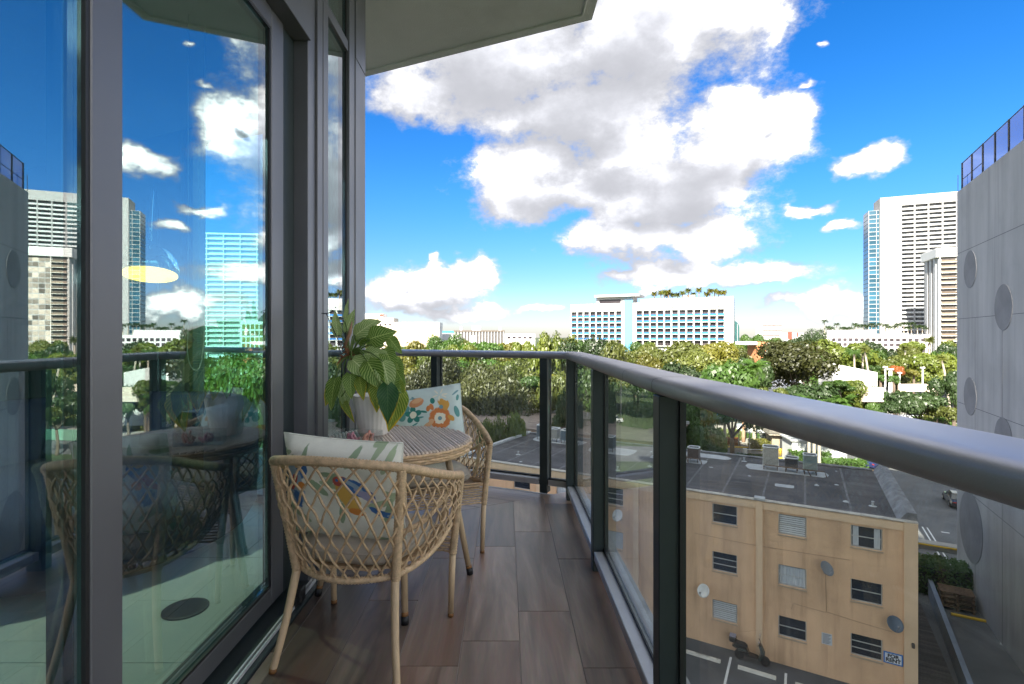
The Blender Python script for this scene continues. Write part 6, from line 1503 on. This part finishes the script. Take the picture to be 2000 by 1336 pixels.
# ------------------------------------------------------------------ trees
FO = {'dusk': foliage_mat('leaves_dusky_olive', (0.026, 0.034, 0.009), (0.085, 0.088, 0.022)), 'olive': foliage_mat('leaves_olive', (0.060, 0.085, 0.018), (0.175, 0.19, 0.042)), 'bright': foliage_mat('leaves_bright', (0.050, 0.095, 0.013), (0.185, 0.205, 0.028)), 'green': foliage_mat('leaves_green', (0.028, 0.075, 0.014), (0.095, 0.17, 0.028)),
      'dark': foliage_mat('leaves_dark', (0.014, 0.036, 0.012), (0.055, 0.088, 0.026)), 'ochre': foliage_mat('leaves_ochre', (0.085, 0.095, 0.015), (0.22, 0.20, 0.028)), 'rust': foliage_mat('leaves_rust', (0.22, 0.065, 0.02), (0.36, 0.13, 0.035))}
trunk_m = mat('bark', (0.13, 0.10, 0.075), 0.95, 0, 0.35, 2, 0.8, 10, stretch=(1, 1, 0.2)); ptrunk_m = mat('palm_bark', (0.36, 0.31, 0.25), 0.9, 0, 0.2, 2, 0.4, 8)


def crown_mesh(name, seed, n, leaf, lobes, m, droop=0.0, flat=0.0, shell=0.55):
    """leaf-sized quads through a unit crown (radius 1, height -0.5..0.5) made of lobes"""
    r = random.Random(seed); vs, fs = [], []
    L_ = []
    for i in range(lobes):
        a = r.uniform(0, 6.283); q = math.sqrt(r.random()) * 0.68; z = r.uniform(-0.25, 0.33) * (1 - flat) + 0.12
        L_.append((Vector((q * math.cos(a), q * math.sin(a), z)), r.uniform(0.26, 0.46)))
    for k in range(n):
        c, s = L_[r.randrange(lobes)]
        d = Vector((r.gauss(0, 1), r.gauss(0, 1), r.gauss(0, 1))).normalized()
        rad = s * (shell + (1 - shell) * r.random()) * r.uniform(0.82, 1.1)
        p = c + Vector((d.x * rad, d.y * rad, d.z * rad * (0.72 - 0.4 * flat)))
        if d.z < -0.35 and r.random() < 0.55 and not droop: continue
        if droop: p.z -= droop * r.random() ** 2 * (0.3 + p.length)
        nrm = (d * 1.0 + Vector((r.gauss(0, .42), r.gauss(0, .42), r.gauss(0, .42) + 0.25))).normalized()
        x = nrm.cross(Vector((r.gauss(0, 1), r.gauss(0, 1), r.gauss(0, 1)))).normalized(); y = nrm.cross(x)
        l = leaf * r.uniform(0.6, 1.4); w = l * r.uniform(0.45, 0.75)
        if droop: y = (y + Vector((0, 0, -0.7))).normalized(); x = y.cross(nrm).normalized(); w *= 0.7; l *= 1.15
        o = len(vs); vs += [p - y * l, p + x * w, p + y * l, p - x * w]; fs.append((o, o + 1, o + 2, o + 3))
    me = bpy.data.meshes.new(name); me.from_pydata([tuple(v) for v in vs], [], fs); me.update(); me.materials.append(m)
    return me, L_


def trunk_mesh(seed, L_, zc, rz_, rx_, h):
    """limbs from the ground to the lobes; crown radius rx_, half-height scale rz_, crown centre zc"""
    r = random.Random(seed); mb = MB(); fork = Vector((r.uniform(-.2, .2), r.uniform(-.2, .2), zc - 0.42 * rz_))
    tr = 0.022 * h
    mb.tube(smooth_path([(0, 0, -0.1), (r.uniform(-.2, .2), 0, fork.z * 0.5), fork], 4), [tr * (1.25 - 0.06 * i) for i in range(9)], 8)
    for c, s in L_[:7]:
        e = Vector((c.x * rx_, c.y * rx_, zc + c.z * rz_)); m_ = fork.lerp(e, 0.5) + Vector((r.uniform(-.4, .4), r.uniform(-.4, .4), -0.25))
        mb.tube(smooth_path([fork, m_, e], 3), [tr * .55, tr * .45, tr * .36, tr * .28, tr * .2, tr * .12, tr * .05], 6)
    return mb.mesh('trunk', trunk_m, True)
PROTO = {}


def crown_proto(kind, fol, var, n, leaf, lobes, **kw):
    key = (kind, fol, var)
    if key not in PROTO: PROTO[key] = crown_mesh('crown', hash((kind, fol, var, 3)) % 9999 if False else (len(PROTO) * 131 + 17), n, leaf, lobes, FO[fol], **kw)
    return PROTO[key]


def tree(pxx, d, top_py, wpx, fol, label, kind='round', name='tree', base=0.36, cat='tree', group=None, n=None, X=None, rz=None):
    q = px(pxx, top_py, d)
    if X is not None: q.x = X
    h = q.z - GZ; rx_ = wpx / 2000 * d
    var = random.randrange(2)
    if kind == 'round': me, L_ = crown_proto(kind, fol, var, n or 12000, 0.048, 13)
    elif kind == 'near': me, L_ = crown_proto(kind, fol, var, 15000, 0.040, 13)
    elif kind == 'airy': me, L_ = crown_proto(kind, fol, var, 12000, 0.032, 18, shell=0.7)
    elif kind == 'flat': me, L_ = crown_proto(kind, fol, var, 6500, 0.046, 15, flat=0.7)
    elif kind == 'weep': me, L_ = crown_proto(kind, fol, var, 24000, 0.026, 16, droop=0.16)
    elif kind == 'upright': me, L_ = crown_proto(kind, fol, var, 7500, 0.050, 13, shell=0.3)
    ch = h * (1 - base); zc = h - ch * 0.5
    sz = ch / 1.25
    o = empty(name, label, cat, (q.x, q.y, GZ), 0, group)
    zrot = random.uniform(0, 6.28)
    link('crown', me, o, (0, 0, zc - 0.05 * ch), (0, 0, zrot), (rx_ * 1.08, rx_ * 1.08, sz))
    Lr = [(Matrix.Rotation(zrot, 3, 'Z') @ c, s) for c, s in L_]
    link('trunk', trunk_mesh(random.randrange(999), Lr, zc - 0.05 * ch, sz, rx_ * 1.08, h), o)
    return o


def bush_mesh(): pass
TREES = [
    (965, 66, 698, 200, 'dusk', 'weep', 'broad weeping olive green tree behind the brown roof'), (835, 72, 690, 130, 'dusk', 'weep', 'weeping olive tree beside the broad one, next to the plant'), (898, 78, 704, 110, 'dark', 'near', 'dark green tree between the two weeping olive trees'),
    (955, 46.5, 815, 70, 'bright', 'near', 'small fresh green tree at the roof corner, larger of two'), (1010, 48, 806, 60, 'bright', 'near', 'small fresh green tree at the roof corner beside the condensers'), (1092, 64, 702, 95, 'olive', 'near', 'olive tree behind the balustrade corner post'), (1112, 54, 760, 80, 'dark', 'near', 'grey green small tree at the brown roof edge'),
    (1150, 68, 712, 130, 'green', 'near', 'tall green tree behind the second balustrade post'), (1240, 55, 752, 105, 'green', 'near', 'dense green tree behind the lone dark condenser'), (1198, 60, 775, 70, 'dark', 'near', 'dark slender tree beside the tall white lamp post'), (1290, 70, 742, 80, 'olive', 'airy', 'thin leaved tree behind the balustrade post'),
    (1172, 58, 742, 95, 'green', 'near', 'full green tree filling the gap behind the second balustrade post'), (1226, 63, 735, 120, 'dark', 'near', 'dark full tree behind the tall white lamp post'), (1268, 58, 768, 85, 'green', 'near', 'green tree between the lone dark condenser and the balustrade post'), (1128, 74, 715, 110, 'olive', 'near', 'olive tree behind the corner of the balustrade, further back'), (1310, 62, 770, 80, 'green', 'near', 'green tree behind the wide balustrade post'),
    (1362, 58, 775, 120, 'green', 'near', 'dense dark green tree behind the pale grey condenser'), (1432, 68, 702, 150, 'green', 'near', 'broad rich green tree on the dark trunk above the barrier'), (1330, 82, 706, 120, 'dark', 'near', 'dark tree behind the handrail joint'),
    (1062, 112, 640, 70, 'bright', 'upright', 'pale green upright tree left of the dark oak'), (1103, 118, 645, 55, 'bright', 'upright', 'pale green upright tree touching the hotel edge'), (1022, 120, 660, 50, 'bright', 'round', 'bright low tree in front of the low white building'),
    (1150, 92, 655, 115, 'dark', 'airy', 'dark open oak in front of the hotel balconies'), (1212, 90, 662, 95, 'olive', 'airy', 'olive open oak in front of the blue stair panel'), (1290, 95, 690, 90, 'ochre', 'airy', 'dusty thin oak in front of the hotel base'),
    (1325, 122, 668, 120, 'olive', 'round', 'round olive tree in front of the hotel right half'), (1400, 135, 666, 95, 'ochre', 'round', 'ochre tinged round tree by the hotel end wall'), (1365, 104, 686, 100, 'olive', 'round', 'olive tree in the second row before the hotel'), (1262, 128, 672, 80, 'olive', 'round', 'olive tree directly below the hotel stair panel'),
    (1555, 100, 664, 175, 'dusk', 'airy', 'wide spreading dark tree in front of the white gable house'), (1570, 86, 748, 130, 'dark', 'near', 'dark rounded tree just above the handrail by the fan palm'), (1470, 96, 690, 70, 'dark', 'near', 'dark tree between the rich green tree and the spreading tree'), (1512, 82, 752, 60, 'bright', 'round', 'small lime green tree at the handrail below the white house'),
    (1600, 96, 750, 70, 'green', 'near', 'leafy green tree in front of the white hall, left of the fan palm'), (1662, 95, 742, 75, 'bright', 'near', 'lime green tree hiding the foot of the white hall'), (1702, 94, 752, 60, 'green', 'near', 'leafy green tree below the leaning royal palm'),
    (1650, 134, 664, 115, 'bright', 'round', 'bright green tree behind the royal palms'), (1610, 146, 666, 90, 'ochre', 'round', 'ochre green tree in front of the podium corner'), (1690, 140, 680, 70, 'green', 'round', 'mid green tree between the royal palms'), (1716, 172, 670, 55, 'dark', 'round', 'very dark round tree against the podium windows'),
    (1742, 126, 698, 80, 'bright', 'round', 'lime green tree behind the rust coloured bush'), (1772, 165, 676, 60, 'olive', 'round', 'domed olive tree against the podium'), (1828, 118, 686, 85, 'bright', 'round', 'vivid green tree beside the leaning palm'), (1862, 146, 672, 60, 'dark', 'round', 'dark tree at the concrete wall below the condo tower'),
    (1800, 80, 742, 105, 'dark', 'flat', 'dark layered tree in front of the green mesh fence'), (1758, 77, 756, 70, 'dark', 'flat', 'thin layered tree beside the yellow bin'), (1862, 92, 720, 70, 'dark', 'round', 'dark tree hugging the concrete wall'), (1840, 78, 770, 70, 'olive', 'flat', 'olive layered tree over the parked red car'),
    (795, 145, 660, 70, 'ochre', 'round', 'yellow green tree below the louvred office'), (872, 150, 650, 80, 'green', 'airy', 'open green tree left of the dark finned office'), (940, 142, 642, 100, 'green', 'flat', 'flat topped green tree in front of the dark finned office'), (1000, 162, 664, 80, 'ochre', 'round', 'yellow tree at the end of the dark finned office'), (742, 150, 668, 90, 'ochre', 'round', 'yellow tree behind the potted plant'),
    (905, 135, 668, 70, 'bright', 'round', 'bright tree below the flat topped tree'), (845, 120, 676, 70, 'bright', 'round', 'bright tree over the far handrail behind the plant'),
    (1585, 225, 640, 60, 'dark', 'airy', 'open domed tree rising left of the podium'), (1470, 260, 652, 45, 'green', 'round', 'round green tree right of the barrel topped glass building'), (1505, 230, 658, 60, 'green', 'round', 'green tree below the striped office tower'), (1545, 240, 660, 50, 'dark', 'round', 'dark tree below the red panel building')]
for (xx, d, ty, wp, fo, kd, lb) in TREES:
    tree(xx, d, ty, wp, fo, lb, kd, base=0.22 if kd in ('near', 'weep') else 0.34)
# trees seen through the room's far window
for i, (xx, d, ty, wp) in enumerate(((440, 74, 700, 150), (500, 62, 705, 130), (470, 95, 688, 130), (400, 90, 690, 140), (535, 80, 700, 120))):
    tree(xx, d, ty, wp, 'bright', ['bright sunlit tree in the room window, under the banded white tower', 'bright sunlit tree in the room window, next to the jamb', 'bright sunlit tree in the room window, behind the railing post', 'bright sunlit tree behind the room wall edge, left of the banded tower', 'bright sunlit tree beyond the door jamb, under the grid office'][i], 'near', group='sunlit trees beyond the room window', base=0.15)
# canopy towards the horizon
rt = random.Random(21); k = 0


def canopy_label(fo, kd, xx, d):
    cw_ = {'bright': 'bright green', 'olive': 'olive green', 'green': 'mid green', 'ochre': 'yellow green', 'dark': 'dark green'}[fo]
    sh = {'round': 'rounded', 'upright': 'upright', 'flat': 'flat topped'}[kd]
    at_ = [(700, 'beyond the window wall corner'), (780, 'below the cream office block'), (860, 'below the louvred office'), (990, 'below the dark finned office'), (1110, 'between the dark office and the hotel'), (1240, 'before the hotel left wing'), (1440, 'before the hotel right wing'), (1530, 'below the striped office tower'), (1600, 'left of the white podium'), (1720, 'before the white podium'), (3000, 'before the condo tower')]
    where = next(t for m, t in at_ if xx < m)
    row = 'front row' if d < 150 else 'middle row' if d < 240 else 'back row'
    return '%s %s tree %s, %s' % (sh, cw_, where, row)
ORD = ['first', 'second', 'third', 'fourth', 'fifth', 'sixth', 'seventh', 'eighth', 'ninth', 'tenth', 'eleventh', 'twelfth', 'thirteenth', 'fourteenth', 'fifteenth', 'sixteenth', 'seventeenth', 'eighteenth', 'nineteenth', 'twentieth', 'twenty first', 'twenty second', 'twenty third', 'twenty fourth', 'twenty fifth', 'twenty sixth']
while k < 150:
    d = rt.uniform(105, 420) if k < 110 else rt.uniform(95, 160); xx = rt.uniform(640, 1900)
    X = (xx - 988) / 1000 * d
    top = EYE - GZ - rt.uniform(1.5, 6.5) - (3 if d < 200 else 0)
    if 1105 < xx < 1440 and d > 235 or xx > 1590 and d > 265 or 690 < xx < 990 and d > 370 or 1490 < xx < 1870 and d < 130 or 1600 < xx < 1720 and d < 150 or 1380 < xx < 1500 and d < 108: continue
    kd = rt.choice(['round', 'round', 'upright', 'flat']); fo = rt.choice(['bright', 'olive', 'green', 'bright', 'olive', 'dark', 'ochre', 'green'])
    py = 655 + (EYE - (GZ + top)) / d * 1000
    o = tree(xx, d, py, rt.uniform(9, 14) / d * 1000, fo, canopy_label(fo, kd, xx, d) or {'bright': 'bright green tree of the distant canopy', 'olive': 'olive green tree of the distant canopy', 'green': 'mid green tree of the distant canopy', 'ochre': 'yellowish tree of the distant canopy', 'dark': 'dark green tree of the distant canopy'}[fo], kd, group='trees of the distant canopy', base=0.3); k += 1

# ---- bushes and hedges: leaf quads over rounded mounds


def hedge(loc, rz, lx, ly, h, fol, label, n=2600, leaf=0.16, name='hedge', cat='hedge'):
    r = random.Random(int(lx * 100 + h * 10)); vs, fs = [], []
    for i in range(n):
        x, y = r.uniform(-lx / 2, lx / 2), r.uniform(-ly / 2, ly / 2); z = r.uniform(0.05, 1) * h
        f = r.random()
        if f < 0.4: z = h * r.uniform(0.9, 1.06)
        elif f < 0.85: y = math.copysign(ly / 2 * r.uniform(0.88, 1.08), -1 if r.random() < 0.8 else 1)
        z += 0.10 * h * mnoise.noise(Vector((x * 0.8, y * 0.8, 3)))
        nrm = Vector((r.gauss(0, 1), r.gauss(0, 1) - .6, r.gauss(0, 1) + .7)).normalized(); a = nrm.cross(Vector((r.gauss(0, 1), r.gauss(0, 1), r.gauss(0, 1)))).normalized(); b = nrm.cross(a)
        p = Vector((x, y, z)); l = leaf * r.uniform(.6, 1.4); o = len(vs); vs += [p - b * l, p + a * l * .6, p + b * l, p - a * l * .6]; fs.append((o, o + 1, o + 2, o + 3))
    o = empty(name, label, cat, loc, rz); MB().add(vs, fs).build('foliage', FO[fol], o)
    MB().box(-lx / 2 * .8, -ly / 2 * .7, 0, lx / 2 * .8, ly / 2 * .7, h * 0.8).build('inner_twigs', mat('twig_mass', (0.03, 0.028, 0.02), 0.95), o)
p_ = tq(33.3, 14.6, 0.01); hedge(p_, TRZ, 8.5, 1.8, 2.3, 'green', 'tall leafy hedge closing the alley behind the pallets', 7000, 0.10)
for (xx, yb, d, lx, h, fo, lb) in ((1487, 884, 82, 3.6, 1.5, 'ochre', 'sunlit yellow green hedge behind the barrier'), (1518, 876, 84, 4.2, 2.0, 'dark', 'dark hedge in front of the gatehouse'), (1418, 872, 86, 4.0, 1.0, 'rust', 'low rust coloured hedge along the lane'), (1712, 772, 98, 11, 0.8, 'ochre', 'clipped yellow green hedge on top of the long low wall'), (1825, 812, 104, 7.5, 1.6, 'green', 'low hedge along the lane by the red car'), (1580, 905, 72, 5, 2.0, 'green', 'leafy shrub row behind the ochre roof edge'),
                               (1452, 845, 92, 5, 0.7, 'green', 'low green planted island in front of the white sedan'), (1428, 858, 90, 3, 1.6, 'bright', 'lime shrub beside the pink palm trunk'), (1462, 905, 73, 5, 1.2, 'dark', 'dark low shrubs at the roof edge below the barrier'), (1648, 905, 66, 5, 2.2, 'green', 'spiky green shrubs behind the tall beige condenser')):
    q = px(xx, yb, d); hedge((q.x, q.y, GZ + 0.01), R(-10), lx, 1.6, h, fo, lb, 1800)
for (xx, yb, yt, d, w_, fo, lb) in ((1755, 737, 714, 118, 30, 'rust', 'round rust coloured bush on the plaza'), (1785, 738, 720, 116, 26, 'ochre', 'round yellow green bush next to the rust coloured bush'), (1690, 752, 735, 104, 20, 'green', 'round green bush by the white hall'), (1720, 750, 733, 104, 20, 'green', 'round green bush at the foot of the near column'), (1746, 752, 735, 102, 22, 'green', 'round green bush in front of the pair of columns'), (1708, 735, 715, 116, 24, 'green', 'round green bush beneath the leaning royal palm'), (1640, 770, 745, 92, 60, 'green', 'broad green bush left of the fan palm'), (1670, 765, 742, 95, 40, 'bright', 'lime bush right of the fan palm')):
    q = px(xx, yb, d); s_ = w_ / 2000 * d; hgt = (yb - yt) / 1000 * d; zb = max(GZ, q.z - 0.6)
    me, L_ = crown_proto('round', fo, 0, 12000, 0.048, 13)
    o = empty('bush', lb, 'bush', (q.x, q.y, GZ)); link('foliage', me, o, (0, 0, q.z - GZ + hgt * 0.45), (0, 0, d), (s_ * 1.1, s_ * 1.1, hgt * 0.85))
    MB().tube([(0, 0, 0), (0, 0, q.z - GZ + hgt * 0.5)], 0.25, 7).build('stem', trunk_m, o)

# ---- palms


def frond(mb, az, lift, length, droop, wid, seg=7, leaflets=True, r=random):
    d0 = Vector((math.cos(az), math.sin(az), 0)); side = Vector((-d0.y, d0.x, 0)); prev = None; p = Vector((0, 0, 0)); ang = lift
    for i in range(seg + 1):
        t = i / seg; w = wid * math.sin(math.pi * min(1, 0.12 + t * 0.9)) if i < seg else 0.01
        q = (p + side * w + Vector((0, 0, -w * 0.55)), p.copy(), p - side * w + Vector((0, 0, -w * 0.55)))
        if prev is not None:
            if leaflets:      # leaflets with gaps
                for s_ in (0, 2):
                    for f0, f1 in ((0.0, 0.42), (0.5, 0.92)):
                        a0, a1 = prev[1].lerp(q[1], f0), prev[1].lerp(q[1], f1); e0 = prev[s_].lerp(q[s_], f0 + 0.25) + d0 * (w * 0.5); 
                        mb.add([a0, a1, e0], [(0, 1, 2)])
                mb.add([prev[1] + side * 0.02, prev[1] - side * 0.02, q[1] - side * 0.02, q[1] + side * 0.02], [(0, 1, 2, 3)])
            else: mb.add([prev[0], prev[1], q[1], q[0]], [(0, 1, 2, 3)]); mb.add([prev[1], prev[2], q[2], q[1]], [(0, 1, 2, 3)])
        prev = q; step = length / seg; p = p + (d0 * math.cos(ang) + Vector((0, 0, math.sin(ang)))) * step; ang -= droop / seg


def palm_crown(seed, n, length, droop, wid, m, fan=False):
    r = random.Random(seed); mb = MB()
    for k in range(n):
        az = 2 * math.pi * k / n * 2.39 + r.uniform(-.3, .3); lift = r.uniform(-0.5, 1.25) if fan else r.uniform(0.05, 1.2)
        frond(mb, az, lift, length * r.uniform(.8, 1.1), droop * r.uniform(.8, 1.3), wid, r=r)
    return mb.mesh('crown', m)
PC = {'royal': palm_crown(1, 22, 3.0, 1.9, 0.75, FO['green']), 'royal_dark': palm_crown(4, 22, 3.3, 1.8, 0.75, FO['dark']), 'fan': palm_crown(2, 44, 1.5, 0.9, 0.5, FO['olive'], True), 'fan_gold': palm_crown(3, 44, 1.5, 0.9, 0.5, FO['ochre'], True), 'bushy': palm_crown(5, 40, 3.0, 1.6, 0.75, FO['green'], True)}


def palm(base, h, kind, label, lean=(0, 0), group=None, r=0.16, sc_=1.0, tm=None):
    o = empty('palm_tree', label, 'palm tree', base, 0, group)
    tip = Vector((lean[0], lean[1], h))
    MB().tube(smooth_path([(0, 0, -0.1), (lean[0] * .3, lean[1] * .3, h * .5), tip], 5), [r * (1.3 - 0.05 * i) for i in range(11)], 8).build('trunk', tm or ptrunk_m, o, smooth=True)
    link('crown', PC[kind], o, tip, (0, 0, random.uniform(0, 6.28)), (sc_,) * 3)
    return o
for (xx, yb, yt, d, kd, ln, lb) in ((1670, 735, 690, 116, 'royal', (-0.2, 0), 'royal palm with a pale trunk nearest the white hall'), (1685, 738, 690, 118, 'royal', (0, 0), 'royal palm with a thick white trunk by the plaza'), (1703, 740, 683, 112, 'fan', (-1.6, 0), 'tall fan palm with a leaning pinkish trunk on the plaza'), (1815, 720, 664, 126, 'fan', (0, 0), 'tall fan palm rising in front of the podium end'), (1856, 735, 700, 108, 'fan', (-1.8, 0), 'leaning fan palm beside the concrete wall'), (1768, 700, 680, 150, 'fan', (0, 0), 'fan palm in front of the domed olive tree'),
                                   (1415, 885, 790, 78, 'royal_dark', (0.1, 0), 'dark trunked palm at the lane')):
    q = px(xx, yb, d); t = px(xx, yt, d); palm((q.x, q.y, GZ), t.z - GZ, kd, lb, ln, r=0.22)
q = px(1645, 790, 84); palm((q.x, q.y, GZ), 7.4, 'bushy', 'bushy fan palm with a tall spike just above the handrail', r=0.25)
q = px(1473, 790, 86); palm((q.x, q.y, GZ), 13.0, 'bushy', 'dark bushy fan palm beside the spreading tree', r=0.25)
for i, (xx, d) in enumerate(((1590, 66), (1600, 65), (1580, 67))): q = px(xx, 905, d); palm((q.x, q.y, GZ), 9.2, 'royal', 'slim palm with a bare trunk in front of the white walled hut', (0, 0), 'slim palms by the white hut', 0.18)
q = px(1452, 868, 88); palm((q.x, q.y, GZ), 12.5, 'fan', 'palm with a sunlit pink trunk beside the lime shrub', (0.3, 0), r=0.24, tm=mat('pink_palm_bark', (0.42, 0.24, 0.15), 0.9, 0, 0.2, 2))
hc, hs_ = math.cos(HRZ), math.sin(HRZ)
for i, xx in enumerate((1276, 1287, 1295, 1299, 1304, 1311, 1322, 1330, 1343, 1352, 1364, 1378, 1386, 1394, 1403, 1413)):
    x = hx(xx); p_ = H0 + Vector((x * hc - 3 * hs_ * (1 + i % 2), x * hs_ + 3 * hc * (1 + i % 2), top_z)); palm(p_, random.uniform(3.6, 6.0), random.choice(['fan', 'fan_gold', 'fan_gold']), 'small golden palm on the hotel roof, %s from the roof canopy' % ORD[i], (0, 0), 'palms on the hotel roof', 0.26, 1.5, mat('roof_palm_bark', (0.20, 0.13, 0.08), 0.9))
pcs, pss = math.cos(prz), math.sin(prz)
for i in range(26):
    x = 1.5 + i * 2.25 + random.uniform(-.5, .5); yv = random.uniform(5, 9); p_ = p0 + Vector((x * pcs - yv * pss, x * pss + yv * pcs, PZ)); palm(p_, random.uniform(4.0, 7.2) if i else 9.0, 'royal_dark', 'dark feathery palm on the podium roof, %s from the podium corner' % ORD[i], (random.uniform(-.6, .6), 0), 'palms on the podium roof', 0.22, random.uniform(0.9, 1.2))
# blinking play sign seen between trunks : small traffic banner
q = px(1393, 805, 74); bn = empty('street_banner', 'small blue and red banner hanging on a pole among the trees', 'banner', (q.x, q.y, GZ)); MB().tube([(0, 0, 0), (0, 0, q.z - GZ + 0.8)], 0.05, 6).build('pole', grey_m, bn); MB().bbox(0.06, -0.03, q.z - GZ - 0.6, 0.9, 0.03, q.z - GZ + 0.6, 0.02).build('banner_blue', mat('banner_blue', (0.02, 0.25, 0.6), 0.7), bn); MB().bbox(-0.7, -0.03, q.z - GZ - 1.2, -0.06, 0.03, q.z - GZ - 0.7, 0.02).build('banner_red', mat('banner_red', (0.6, 0.08, 0.03), 0.7), bn)
